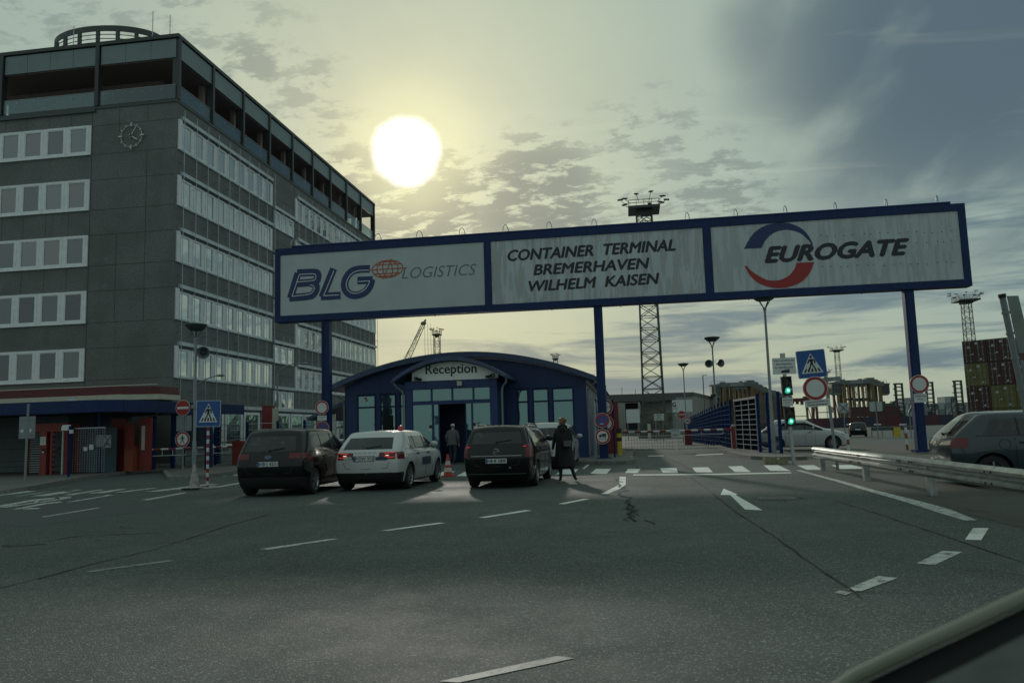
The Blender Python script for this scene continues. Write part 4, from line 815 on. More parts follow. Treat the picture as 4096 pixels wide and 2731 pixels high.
p_ = PY(3400+410/1.493, 1050+845/1.493, 33.6); t = thing('warning_triangle', 'grey back of a triangular sign behind the right gantry post', 'traffic sign', p_); mb = MB(); mb.prism([(-.42, 0, -.3), (.42, 0, -.3), (0, 0, .42)], (0, .012, 0)); mb.build('sign_plate', GREYP, t)
# width sign pair on the fence post behind
px_ = PY(2454, 1700, 33.9).x
t = thing('height_limit_sign', 'two round red ringed limit signs on a thin post behind the middle gantry post', 'traffic sign', (px_, 33.9, .12)); mb = MB(); mb.cyl((0, .04, 0), (0, .04, 2.45), .035, n=8); mb.build('pole', BLUEF, t)
q = PY(2421, 1628, 33.85); plate('width', t, q-Vector(t.location), .33); q = PY(2424, 1693, 33.85); plate('truck2', t, q-Vector(t.location), .33)
# ================================================================== STREET LAMPS
def lamp(name, label, x, y, z, H, R=.58, group=None, lean=0.):
    t = thing(name, label, 'street lamp', (x, y, z), group=group, rot=(0, lean, 0))
    mb = MB(); mb.tube([(0, 0, 0), (0, 0, 1.2), (0, 0, 1.25), (0, 0, H-.55)], [.085, .085, .065, .045], 12); mb.box(-.05, .05, -.09, -.08, .5, .85); mb.cyl((0, 0, H-.62), (0, 0, H-.48), .07, n=10); mb.build('pole', GREYP, t, True)
    mb = MB()
    for k in range(4): a = k*pi/2+.5; mb.bar((.04*cos(a), .04*sin(a), H-.52), (R*.48*cos(a), R*.48*sin(a), H-.20), .035, .03)
    mb.build('bracket', DKGR, t)
    mb = MB(); mb.lathe([(.001, H-.16), (R*.5, H-.20), (R*.56, H-.19), (R*.97, H+.0), (R, H+.03), (R*.98, H+.05), (R*.5, H+.10), (.001, H+.12)], n=28); mb.build('lamp_head', DKGR, t, True); return t
lamp('street_lamp', 'tall dish headed lamp standing just right of the open gate leaf', 5.72, 33.5, 0.12, 6.50)
L2 = lamp('street_lamp', 'dish headed lamp with two round loudspeakers beyond the red and white boom', 5.45, 52, gz(52)+.1, 6.85, .52)
lamp('street_lamp', 'farthest dish headed lamp, standing by the far end of blue fence', PY(2740, 1600, 74).x, 74, gz(74), 7.25, .52)
L4 = lamp('street_lamp', 'dish headed lamp with one round loudspeaker on the left traffic island', -17.73, 30.2, .13, 5.98, .45)
def horn(parent, x, z, d=(0, -1, 0), r=.26, name='loudspeaker'):
    M = Matrix.Translation((x, 0, z)) @ Vector((0, -1, 0)).rotation_difference(Vector(d).normalized()).to_matrix().to_4x4(); mb = MB(); mb.lathe([(r, -.28), (r*.97, -.27), (r*.75, -.12), (r*.42, 0), (r*.40, .12), (.001, .13)], n=20, axis='y'); mb.ball((0, -.10, 0), r*.28, 10, 1); mb.tf(M).build(name, [GREYP, DKGR], parent, True)
horn(L2, -.33, 5.2, (.1, -1, -.05)); horn(L2, .33, 5.2, (.5, -.9, -.05)); horn(L4, .36, 4.83, (.45, -1, -.1))
mb = MB(); mb.box(-.28, .02, -.16, .12, 3.1, 3.22, 1); mb.cyl((0, 0, 2.7), (0, 0, 3.3), .12, n=10); mb.build('camera_box', [GREYP, BLACK], L2)
mb = MB(); mb.tube([(.03, 0, 3.52), (.5, 0, 3.75), (.95, -.05, 3.86), (1.3, -.05, 3.86)], .022, 6); mb.ball((1.15, -.05, 3.86), .13, 8, sc=(1.5, .8, .45)); mb.box(-.1, .1, -.1, .1, 2.55, 2.7); mb.build('side_arm_lamp', GREYP, L4, True)
# second thin swan neck lamp further back
t = thing('street_lamp', 'slim swan neck lamp in front of the office tower behind the left lamp', 'street lamp', (-19.9, 42.5, 0)); mb = MB(); p = PY(1060, 1560, 42.5); mb.tube([(0, 0, 0), (0, 0, 5.0), (.3, 0, 5.35), (1.0, 0, 5.55), (1.5, 0, 5.52)], [.07, .05, .03, .03, .03], 8); mb.ball((1.6, 0, 5.52), .16, 8, sc=(1.7, .8, .45)); mb.build('pole', GREYP, t, True)
# ================================================================== ROAD SIGNS ON POLES
t = thing('road_sign', 'no entry disc above a no pedestrians disc on a grey pole, left island', 'traffic sign', (-19.36, 32.05, .13))
mb = MB(); mb.cyl((0, .03, 0), (0, .03, 2.95), .035, n=8); mb.box(-.35, .36, .05, .07, 1.66, 2.34); mb.build('pole', GREYP, t)
plate('noentry', t, (-.02, 0, 2.67), .345); plate('noped', t, (-.02, 0, 1.30), .345)
t = thing('crossing_sign', 'blue zebra crossing sign on a red and white striped pole in the left road', 'traffic sign', (-11.99, 21.1, 0))
mb = MB()
for k in range(15): mb.cyl((0, .03, .1+k*.118), (0, .03, .1+(k+1)*.118), .038, n=10, m=k % 2)
mb.cyl((0, .03, 0), (0, .03, .1), .05, n=10, m=1); mb.build('pole', [WHITE, RED], t)
mb = MB(); mb.lathe([(.42, 0.005), (.42, .03), (.12, .06), (.05, .10)], (-.12, 0, 0), 20); mb.build('base', CONC, t); plate('zebra', t, (.03, -.01, 2.13), .375, .02)
t = thing('traffic_cone', 'dirty faded white and grey cone by the foot of the striped sign pole', 'traffic cone', (-12.25, 20.9, .02))
mb = MB(); mb.lathe([(.21, 0), (.21, .05), (.15, .06), (.045, .62), (.03, .68), (.001, .68)], n=16); mb.build('cone', pmat('dirty_cone', (.36, .33, .31), .7, var=.45, ns=9), t, True); mb = MB(); mb.box(-.26, .26, -.24, .24, 0, .035); mb.build('base', RUBBER, t)
t = thing('road_sign', 'grey back of a square sign on a thin pole at the far left pavement', 'traffic sign', (-21.2, 25.2, .12)); mb = MB(); mb.tube([(0, 0, 0), (.02, 0, 2.72)], .038, 8); mb.build('pole', GREYP, t)
mb = MB(); mb.box(-.30, .33, -.02, 0, 1.50, 2.28); mb.box(-.22, .24, -.035, -.02, 2.15, 2.19); mb.box(-.22, .24, -.035, -.02, 1.62, 1.66); mb.box(-.24, -.12, -.024, -.02, 1.72, 1.82, 1); mb.box(.12, .19, -.024, -.02, 1.72, 1.84, 1); mb.build('sign_plate', [GREYP, WHITE], t)
t = thing('bollard_lamp', 'low blue post with white lamp head on the left pavement', 'bollard lamp', (-21.37, 27.6, .12)); mb = MB(); mb.cyl((0, 0, 0), (0, 0, 1.95), .045, n=10); mb.build('pole', BLUEF, t); mb = MB(); mb.box(-.28, -.02, -.12, .1, 1.78, 1.90, 0); mb.prism([(-.28, -.12, 1.90), (-.02, -.12, 1.90), (-.06, -.12, 1.99), (-.22, -.12, 1.99)], (0, .22, 0)); mb.box(.03, .12, -.08, .04, 1.66, 1.80); mb.build('lamp_head', WHITE, t)
# traffic signal post, right
t = thing('traffic_light', 'two stacked green traffic lights under a white video warning board', 'traffic light', (5.18, 26.8, 0), rot=(0, -.03, 0))
mb = MB(); mb.tube([(0, .05, 0), (-.02, .05, 3.62)], .06, 12); mb.cyl((-.02, .05, 3.50), (-.02, .05, 3.64), .085, n=12); mb.build('pole', GALV, t, True)
board(t, (-.02, -.02, 3.22), .74, .54, .03, 'warning_board', (('video controlled area', .16, .64, .055), ('Betriebsgelände', .04, .48, .055), ('ist videoüberwacht', -.07, .58, .055)), WHITE)
mb = MB(); mb.box(-.10, .14, -.03, -.022, 2.995, 3.075); mb.box(-.14, -.105, -.03, -.022, 3.01, 3.06); mb.box(-.01, .15, -.03, -.022, 3.085, 3.11); mb.build('camera_pictogram', INK, t)
def signal(z):
    mb = MB(); mb.box(-.16, .16, -.10, .08, z, z+.62); 
    for zz in (z+.16, z+.46):
        mb.add([( .105*cos(a), y, zz+.105*sin(a)) for y in (-.10, -.27) for a in [pi*(i/10)*1.15-.23 for i in range(11)]], [(i, i+1, 12+i, 11+i) for i in range(10)])
    o = mb.build('signal_head', BLACK, t); mb = MB(); disc(mb, .10, -.103, 0, 20, (0, z+.46)); mb.build('red_lens', LENSD, t)
    mb = MB(); disc(mb, .10, -.103, 0, 20, (0, z+.16)); disc(mb, .05, -.105, 1, 16, (.02, z+.165)); mb.build('green_lens', [GREENL, GREENC], t)
signal(2.25); signal(1.25)
board(t, (-.02, -.03, 2.04), .34, .27, .03, 'text_plate', (('#', .05, .28, .035), ('#', -.01, .22, .02), ('#', -.06, .18, .02)))
# right crossing sign pole (leans)
t = thing('road_sign', 'blue zebra crossing sign above a red ringed white disc on leaning right pole', 'traffic sign', (5.72, 23.5, 0), rot=(0, -.055, 0)); RM_ = t
mb = MB(); mb.tube([(0, .06, 0), (0, .06, 3.45)], .042, 10); mb.box(-.16, .40, .02, .04, 2.50, 2.62); mb.build('pole', GREYP, t, True)
qm = Matrix.Rotation(.055, 4, 'Y')
def loc_on(px, py, Y): v = PY(px, py, Y)-Vector((5.72, 23.5, 0)); return qm @ v
a_ = lambda A, B: (2900+A/2.613, 1350+B/2.613)
plate('zebra', t, loc_on(*a_(903, 275), 23.48), .40, .0); plate('open', t, loc_on(*a_(943, 530), 23.45), .345, .0)
q = loc_on(*a_(967, 683), 23.45); board(t, q, .70, .20, -.005, 'text_plate', (('Ausgenommen Inhaber von', .02, .6, .05), ('Ausnahmegenehmigungen', -.06, .56, .05)))
mb = MB(); mb.bar(q+Vector((-.33, .02, -.1)), q+Vector((-.33, .02, -.48)), .02); mb.build('bracket', GREYP, t)
# ================================================================== LEFT GATE AREA
t = thing('gate_canopy', 'deep blue fascia canopy over the turnstiles and left gate', 'canopy', (-24, 30, 0)); M = Matrix.Translation((24, -30, 0))
mb = MB(); mb.box(-40, -21.55, 29.3, 29.42, 2.64, 3.14); mb.prism([(-21.55, 29.3, 2.64), (-20.75, 29.9, 2.64), (-20.83, 29.99, 2.64), (-21.55, 29.42, 2.64)], (0, 0, .5)); mb.prism([(-20.75, 29.92, 2.64), (-20.2, 39.2, 2.64), (-20.32, 39.2, 2.64), (-20.85, 29.99, 2.64)], (0, 0, .5)); mb.tf(M).build('fascia', BLUE, t)
mb = MB(); mb.prism([(-40, 29.43, 2.74), (-21.6, 29.43, 2.74), (-20.9, 30, 2.74), (-20.35, 39.1, 2.74), (-40, 39.1, 2.74)], (0, 0, .16)); mb.tf(M).build('roof', DKGR, t)
for x, y, w_ in ((-22.3, 30.6, .12), (-21.4, 33.0, .20), (-21.3, 38.6, .16), (-24.6, 33.5, .12)):
    mb = MB(); mb.box(x-w_/2, x+w_/2, y-w_/2, y+w_/2, .12, 2.74); mb.tf(M).build('post', BLUE, t)
mb = MB(); mb.tube([(-21.1, 32.9, 2.7), (-21.2, 32.9, 2.55), (-21.55, 32.9, 2.5), (-21.6, 32.9, 2.3), (-21.6, 32.9, .9)], .04, 8); mb.tf(M).build('downpipe', GREYP, t, True)
mb = MB(); mb.lathe([(.001, .0), (.16, 0), (.16, .14), (.18, .16), (.001, .18)], (-23.0, 29.8, 3.12), 12); mb.tf(M).build('roof_vent', WHITE, t)
# turnstile unit: red frame with comb rotor
t = thing('turnstile_cage', 'full height turnstile in a red frame with metal bars under blue canopy', 'turnstile', (-24.6, 30.4, .12)); M = Matrix.Translation((24.6, -30.4, 0))
mb = MB(); mb.box(-25.45, -25.33, 30.2, 30.32, 0, 1.82); mb.box(-25.33, -23.5, 30.2, 30.35, 1.80, 2.15); mb.box(-24.72, -24.42, 30.15, 30.45, 0, 1.80); mb.box(-24.28, -24.18, 30.2, 30.35, 0, 1.80); mb.box(-23.62, -23.5, 30.2, 30.35, 0, 1.80); mb.box(-24.18, -23.62, 31.1, 31.2, 0, 2.1); mb.box(-22.6, -21.9, 31.8, 31.9, 0, 2.3); mb.tf(M).build('frame', REDP, t)
mb = MB()
for k in range(17): mb.cyl((-25.32, 30.26, .12+.1*k), (-24.74, 30.26, .12+.1*k), .012, n=5)
mb.tf(M).build('comb_bars', GALV, t)
mb = MB(); mb.cyl((-23.9, 30.8, 0), (-23.9, 30.8, 1.8), .05, n=8)
for k in range(16): 
    for a in (.3, 2.4, 4.5): mb.bar((-23.9, 30.8, .1+.105*k), (-23.9+.5*cos(a), 30.8+.5*sin(a), .1+.105*k), .02)
mb.tf(M).build('rotor', DKGR, t)
mb = MB()
for k in range(8): mb.tube([(-24.10+.03*cos(a), 30.18, .2+.21*k+.045*sin(a)) for a in [2*pi*i/10 for i in range(11)]], .007, 4)
mb.tf(M).build('bar_rings', GALV, t)
mb = MB(); mb.box(-23.68, -23.63, 30.12, 30.18, 0, 1.8); mb.tf(M).build('white_edge', CREAM, t)
board(t, Vector((-24.57, 30.13, 1.42))-Vector((-24.6, 30.4, 0)), .26, .34, 0, 'notice', (('#', .10, .16, .03), ('#', .05, .2, .025), ('#', .0, .16, .025), ('#', -.05, .2, .025), ('#', -.11, .12, .025)))
board(t, Vector((-24.55, 30.13, .99))-Vector((-24.6, 30.4, 0)), .14, .22, 0, 'reader', (), BLACK); board(t, Vector((-24.55, 30.12, .95))-Vector((-24.6, 30.4, 0)), .10, .06, 0, 'reader_card', (), WHITE)
# mesh enclosure with notices behind
t = thing('mesh_enclosure', 'dark wire mesh enclosure with pale notices between turnstile and blue post', 'mesh fence', (-22.6, 30.5, .12)); M = Matrix.Translation((22.6, -30.5, 0))
mb = MB(); mb.box(-23.45, -21.95, 30.48, 30.53, 1.88, 1.93); 
for k in range(14): mb.box(-23.45+k*.112, -23.445+k*.112+.004, 30.5, 30.51, .05, 1.88)
for k in range(18): mb.box(-23.45, -21.95, 30.505, 30.512, .1+k*.10, .106+k*.10)
mb.tf(M).build('mesh', GALV, t)
mb = MB(); mb.box(-23.4, -22.0, 31.3, 31.34, 0, 1.9); mb.tf(M).build('door_leaf', pmat('dusky_blue_door', (.05, .10, .12), .4, var=.2), t)
mb = MB(); mb.box(-22.85, -22.7, 31.25, 31.29, .5, 1.9); mb.tf(M).build('white_profile', CREAM, t)
board(t, (.05, -.06, 1.10), .20, .22, 0, 'notice', (), WHITE); board(t, (-.22, -.06, 1.03), .17, .17, 0, 'notice', (), WHITE); board(t, (.36, .02, 1.35), .32, .5, 0, 'cabinet', (), GREYP)
board(t, (.98, -.35, 1.32), .36, .52, 0, 'graffiti_board', (), GREYP)
mb = MB(); mb.tube([(.82, -.37, 1.55), (.95, -.37, 1.45), (1.02, -.37, 1.36), (1.14, -.37, 1.52)], .009, 4); mb.tube([(.85, -.37, 1.1), (.92, -.37, 1.25)], .012, 4); mb.tube([(1.05, -.37, 1.25), (1.12, -.37, 1.12)], .012, 4); mb.tube([(.98, -.37, 1.35), (.97, -.37, 1.2), (1.0, -.37, 1.14), (1.0, -.37, 1.34)], .008, 4); mb.build('graffiti', INK, t)
mb = MB(); mb.box(1.35, 1.9, 1.3, 1.4, 0, 2.3, 0); mb.box(1.45, 1.6, 1.28, 1.30, .9, 1.95, 1); mb.box(.75, 1.2, 1.1, 1.2, 0, 2.1, 0); mb.build('red_panels', [REDP, CREAM], t)
# building under the canopy at the far left
t = thing('gatehouse', 'grey blue gatehouse wall with dark strips at the far left edge', 'building', (-30, 34, 0)); mb = MB(); mb.box(-12, 3.6, 0, 4.8, 0, 2.72); mb.build('wall', pmat('gatehouse_grey', (.12, .15, .15), .6, var=.15), t)
mb = MB()
for z in (.35, .62, 1.2, 1.75, 2.3): mb.box(-12, 3.6, -.03, -.005, z, z+.03)
mb.tube([(2.0, -.3, .95), (3.0, -.3, .95), (3.6, -.3, 1.3)], .03, 6); mb.cyl((2.9, -.3, 0), (2.9, -.3, .95), .025, n=6); mb.build('rails', DKGR, t)
# barrier with boxes
def barrier_box(label, x, y, h, w_=.42, mat=ORNG, lid=CREAM, z=.12):
    t = thing('barrier_housing', label, 'barrier housing', (x, y, z)); mb = MB(); mb.box(-w_/2, w_/2, -.2, .2, 0, h-.16); mb.box(-w_/2+.04, w_/2-.04, -.205, -.2, .1, h-.3); mb.build('housing', mat, t)
    mb = MB(); mb.prism([(-w_/2-.02, -.22, h-.16), (w_/2+.02, -.22, h-.16), (w_/2+.02, -.22, h-.03), (w_/2-.06, -.22, h), (-w_/2+.06, -.22, h), (-w_/2-.02, -.22, h-.03)], (0, .44, 0)); mb.build('lid', REDP, t); return t
barrier_box('orange red barrier housing left of the lowered left booms', -21.55, 31.7, 1.12, .40); barrier_box('red barrier housing on the traffic island right of the left booms', -18.75, 35.9, 1.16, .50, REDP)
def boom(name, label, p0, p1, n, r=.05, drop=.28, mat=(REDP, WHITE)):
    t = thing(name, label, 'barrier boom', p0); P = Vector(p1)-Vector(p0); mb = MB()
    for k in range(n): mb.cyl(P*(k/n), P*((k+1)/n), r, n=10, m=k % 2)
    mb.build('boom_tube', list(mat), t); mb = MB()
    for k in range(5):
        q = P*((k+.3)/5); mb.cyl(q+Vector((0, 0, -r)), q+Vector((0, 0, -drop)), .014, n=6)
    mb.bar(P*.06+Vector((0, 0, -drop)), P*.92+Vector((0, 0, -drop)), .025); mb.build('hanging_rail', WHITE, t); return t, P
boom('barrier_boom', 'left of the two red and white booms by the island, reaching from the orange housing', (-21.3, 31.75, 1.02), (-19.75, 33.3, 1.02), 7, .045); boom('barrier_boom', 'right of the two red and white booms by the island, ending at the red housing', (-19.0, 35.7, 1.02), (-19.9, 33.6, 1.02), 7, .045)
# blue palisade behind the island
t = thing('wire_fence', 'wire fence on blue posts behind the left lamp and booms', 'fence', (-19, 37, 0)); xs_ = [-22.3, -20.6, -18.9, -17.3, -15.9]
for x in xs_: mb = MB(); mb.box(x+19-.05, x+19+.05, -.05, .05, 0, 2.2); mb.build('post', BLUEF, t)
mb = MB()
for z in (.3, .6, .9, 1.2, 1.5, 1.8, 2.1): mb.cyl((-3.3, 0, z), (3.1, 0, z), .014, n=5)
for k in range(64): mb.cyl((-3.3+k*.1, 0, .1), (-3.3+k*.1, 0, 2.15), .004, n=3)
mb.build('mesh', GALV, t)
t = thing('blue_post', 'slim blue post standing right behind the left street lamp', 'post', (-17.6, 30.9, .13)); mb = MB(); mb.box(-.05, .05, -.05, .05, 0, 1.85); mb.box(-.08, .08, -.08, .08, 0, .03); mb.build('shaft', BLUEF, t)
t = thing('roll_gate', 'dark roller mesh gate in a blue frame beneath the canopy', 'gate', (-20.9, 33.8, .12)); mb = MB(); mb.box(-.08, .08, -.08, .08, 0, 2.5); mb.box(1.8, 1.92, -.08, .08, 0, 2.5); mb.box(.08, 1.8, -.06, .06, 2.38, 2.5); mb.build('frame', BLUE, t)
mb = MB(); mb.box(.08, 1.8, .0, .03, .95, 2.38); 
mb.build('mesh_panel', DKGR, t); mb = MB()
for k in range(14): mb.box(.08, 1.8, -.02, -.005, .95+k*.1, .97+k*.1)
for k in range(4): mb.box(.4+.4*k, .41+.4*k, -.02, -.005, .95, 2.38)
mb.build('slats', BLUEF, t)
# sloping railing lines of a ramp behind
t = thing('ramp_railing', 'pale sloping handrails of a ramp behind the wire fence', 'railing', (-20, 39.5, 0)); mb = MB(); mb.tube([(-3, 0, .6), (5.5, 0, 1.9)], .03, 6); mb.tube([(-3, 0, 1.0), (5.5, 0, 2.3)], .03, 6)
for k in range(7): mb.cyl((-3+k*1.4, 0, 0), (-3+k*1.4, 0, 1.05+k*.21), .02, n=6)
mb.build('rail', GALV, t)
t = thing('red_cabinet', 'tall red cabinet standing before the foot of the tower behind the dark car', 'cabinet', (PY(1068, 1640, 39).x, 39, 0)); mb = MB(); mb.box(-.28, .28, 0, .3, 0, 3.0, 0); mb.box(.28, .5, 0.02, .3, 0, 2.9, 1); mb.box(-.3, .3, -.02, .32, 3.0, 3.06, 0); mb.build('body', [REDP, CREAM], t)
# ================================================================== RIGHT LANE: barrier, gate, fence
t, P = boom('barrier_boom', 'long red and white barrier boom with hanging mesh across the right lane', (4.95, 41.4, 1.10), (-.45, 41.4, 1.10), 17, .055, .22)
mb = MB()
for k in range(36):
    q = P*((k+.5)/36.5); z0 = -.92 if k != 18 else -.5; mb.cyl(q+Vector((0, 0, -.22)), q+Vector((0, 0, z0)), .007, n=4)
for z in (-.4, -.58, -.76, -.92):
    mb.cyl(P*.02+Vector((0, 0, z)), P*.49+Vector((0, 0, z)), .007 if z > -.9 else .014, n=4); mb.cyl(P*.51+Vector((0, 0, z)), P*.98+Vector((0, 0, z)), .007 if z > -.9 else .014, n=4)
mb.build('mesh_skirt', pmat('rusty_wire', (.10, .10, .09), .6, .3, var=.2), t)
q = P*.50; board(t, q+Vector((-.02, -.07, -.12)), .42, .44, 0, 'notice_board', (('LICHT AN', .12, .34, .065),)); mb = MB(); mb.box(q.x-.12, q.x+.08, -.085, -.08, -.20, -.17); mb.box(q.x-.10, q.x-.08, -.085, -.08, -.27, -.20); mb.box(q.x+.04, q.x+.06, -.085, -.08, -.27, -.20); mb.build('pictogram', INK, t)
t = thing('barrier_housing', 'slim red barrier post at the hinge end of the long boom', 'barrier housing', (5.16, 41.4, 0)); mb = MB(); mb.box(-.14, .14, -.2, .2, 0, 1.25); mb.build('housing', REDP, t); mb = MB(); mb.box(-.36, -.14, -.06, .06, 1.02, 1.16); mb.box(-.09, .09, -.1, .1, 1.25, 1.35, 1); mb.build('boom_clamp', [REDP, CREAM], t)
barrier_box('low red barrier housing by the far fence behind the boom', PY(2752, 1740, 62).x, 62, 1.05, .55, REDP, z=gz(62))
t = thing('gate_leaf', 'open gate leaf of white bars backed with dark netting at the lane edge', 'gate', (5.05, 39.7, .05)); M = Matrix.Rotation(atan2(-3.95, .42), 4, 'Z'); L_ = 3.97
mb = MB()
for x in (0, L_): mb.box(x-.035, x+.035, -.03, .03, 0.02, 2.5)
mb.box(0, L_, -.035, .035, .05, .14); mb.box(0, L_, -.035, .035, 2.40, 2.50); mb.tf(M).build('frame', GALV, t)
mb = MB(); 
for x in (L_/3, 2*L_/3): mb.box(x-.03, x+.03, -.004, .008, .14, 2.4)
for k in range(1, 10): mb.box(.03, L_-.03, .001, .010, .14+k*.226-.013, .14+k*.226+.013)
mb.tf(M).build('bars', pmat('pale_bars', (.55, .57, .56), .45, var=.1), t)
mb = MB(); mb.box(.03, L_-.03, .012, .02, .14, 2.4); mb.tf(M).build('netting', pmat('dark_netting', (.008, .012, .020), .95, var=.2, spec=0.), t)
t = thing('wire_fence', 'short wire fence between blue posts right of the gate leaf', 'fence', (5.5, 35.5, .1)); 
for x, y in ((0, 0), (.25, -.9), (.52, -1.9)): mb = MB(); mb.box(x-.06, x+.06, y-.06, y+.06, 0, 2.55); mb.build('post', BLUEF, t)
mb = MB()
for z in [.25*k+.15 for k in range(10)]: mb.bar((0, 0, z), (.52, -1.9, z), .02)
for k in range(20): mb.bar((.52*k/20, -1.9*k/20, .1), (.52*k/20, -1.9*k/20, 2.4), .006)
mb.build('mesh', pmat('blue_grey_wire', (.10, .15, .22), .5, var=.1), t)
t = thing('boundary_fence', 'long tall blue slatted fence running away along the right side of lane', 'fence', (5.05, 41.8, 0)); fp = [(5.05+1.6*((y-41.8)/60), y) for y in [41.8+2.52*k for k in range(25)]]
for x, y in fp: mb = MB(); mb.box(-.005+x-5.05, .09+x-5.05, y-41.8-.05, y-41.8+.05, gz(y)-.05, gz(y)+2.62); mb.build('post', BLUEF, t)
for (x, y), (x2, y2) in zip(fp[:-1], fp[1:]):
    mb = MB(); zz = (gz(y)+gz(y2))/2; a = Vector((x-5.05+.03, y-41.8, 0)); b = Vector((x2-5.05+.03, y2-41.8, 0))
    for k in range(9): h = zz+.12+k*.25; mb.bar(a+Vector((0, 0, h+.115)), b+Vector((0, 0, h+.115)), .02, .235, 0); mb.bar(a+Vector((-.012, 0, h+.24)), b+Vector((-.012, 0, h+.24)), .012, .012, 1)
    mb.build('slat_panel', [pmat('fence_slat', (.007, .022, .075), .95, var=.15, spec=0.), pmat('fence_rail_pale', (.16, .24, .33), .8, var=.1, spec=.1)], t)
# guardrail
def wbeam(path, prof):
    mb = MB(); n = len(prof); vs = []
    for i, (p, t_) in enumerate(path):
        for o_, z in prof: vs.append((p[0]+t_[0]*o_, p[1]+t_[1]*o_, z))
    fs = [(i*n+k, i*n+k+1, (i+1)*n+k+1, (i+1)*n+k) for i in range(len(path)-1) for k in range(n-1)]; mb.add(vs, fs); return mb
prof = [(0, .34), (.035, .355), (.08, .40), (.08, .44), (0, .485), (0, .52), (.08, .565), (.08, .605), (.035, .65), (0, .665)]
prof = [(-a, b) for a, b in prof]; prof += [(a+.004, b) for a, b in prof[::-1]]
gr = thing('guardrail', 'dented galvanised crash barrier with a yellow end beside the right lane', 'guardrail', (5.2, 16, 0))
pts = [(0, 7.9), (-.02, 5.5), (0, 3), (0, 0), (.02, -3), (.02, -4.5)]; pa = []
for i in range(len(pts)-1):
    for k in range(6):
        u_ = k/6; pa.append(((pts[i][0]*(1-u_)+pts[i+1][0]*u_+random.uniform(-.006, .006), pts[i][1]*(1-u_)+pts[i+1][1]*u_), (1, 0)))
pa.append((pts[-1], (1, 0))); gm = pmat('guardrail_zinc', (.40, .42, .40), .38, .75, var=.30, ns=4, streak=.2)
wbeam(pa, prof).build('beam', gm, gr, True); pb = [((.02, -4.5), (1, 0)), ((.02, -6.6), (1, 0)), ((.10, -7.4), (.96, .2)), ((.45, -8.0), (.6, .8))]; wbeam(pb, prof).build('yellow_end', YEL, gr, True)
for y in (23.4, 19.2, 15.2, 11.2): 
    mb = MB(); lean = random.uniform(-.03, .03); o_ = Vector((.0, y-16, 0)); mb.bar(o_+Vector((.10, 0, 0)), o_+Vector((.06+lean, 0, .60)), .13, .008, 0); mb.bar(o_+Vector((.04, .07, 0)), o_+Vector((.0+lean, .07, .60)), .008, .14, 0); mb.box(-.02, .05, y-16-.06, y-16+.06, .46, .54); mb.build('post', gm, gr)
mb = MB()
for y in [7.6, 7.5, 3.9, 3.75, 3.2, 3.05, -.2, -.35, .3, .45, -3.4, -3.6]:
    for z in (.42, .585): mb.cyl((-.085, y, z), (-.10, y, z), .018, n=8)
mb.build('bolts', INK, gr)
# odds and ends on the right
t = thing('concrete_block', 'weathered yellow grey kerb block by the foot of traffic light', 'concrete block', (4.75, 27.6, .0), .15); mb = MB(); mb.prism([(-.42, -.12, 0), (.36, -.12, 0), (.36, -.12, .16), (.10, -.12, .2), (.02, -.12, .16), (-.1, -.12, .24), (-.40, -.12, .27)], (0, .24, 0)); mb.build('block', pmat('mossy_yellow_block', (.24, .23, .14), .85, var=.4, ns=8, bump=.8, bs=20), t)
def rwpost(x, y, h, label, z=0, m0=WHITE):
    t = thing('marker_post', label, 'marker post', (x, y, z)); mb = MB()
    for k in range(4): mb.cyl((0, 0, h*k/4), (0, 0, h*(k+1)/4), .055, n=10, m=(k+1) % 2)
    mb.build('shaft', [m0, pmat('faded_red', (.30, .09, .05), .6, var=.2)], t)
rwpost(PY(3392, 1760, 33).x, 33, .84, 'red and white marker post beside the white hatchback nose'); q = G(3630, 1800); rwpost(q.x, q.y, 1.0, 'red and white marker post left of the right gantry post')
t = thing('bollard', 'yellow and black banded bollard at the tip of the right island', 'bollard', (-.54, 36.4, .12)); mb = MB()
for k, (a, b) in enumerate(((0, .62), (.62, .80), (.80, .98), (.98, 1.2))): mb.cyl((0, 0, a), (0, 0, b), .115, n=14, m=k % 2)
mb.build('shaft', [YEL, BLACK], t)
t = thing('red_totem', 'tall red tapered pillar behind the middle gantry post', 'pillar', (-.95, 39.0, .12)); mb = MB(); mb.prism([(-.42, 0, 0), (.42, 0, 0), (.36, 0, 2.5), (.06, 0, 2.5), (-.42, 0, 1.9)], (0, .3, 0)); mb.build('body', REDP, t)
t = thing('wire_fence', 'grey chain link fence along the right flank of the reception', 'fence', (-1.6, 35, .12)); 
for y in (0, 2.5, 5): mb = MB(); mb.cyl((0, y, 0), (0, y, 2.6), .035, n=8); mb.build('post', BLUEF if y else GREYP, t)
mb = MB()
for k in range(28): mb.bar((0, 5*k/28, 0), (0, 5*(k+1)/28, 2.5), .006); mb.bar((0, 5*(k+1)/28, 0), (0, 5*k/28, 2.5), .006)
for z in [.1*k for k in range(26)]: mb.bar((0, 0, z), (0, 5, z), .005)
mb.build('mesh', GALV, t)
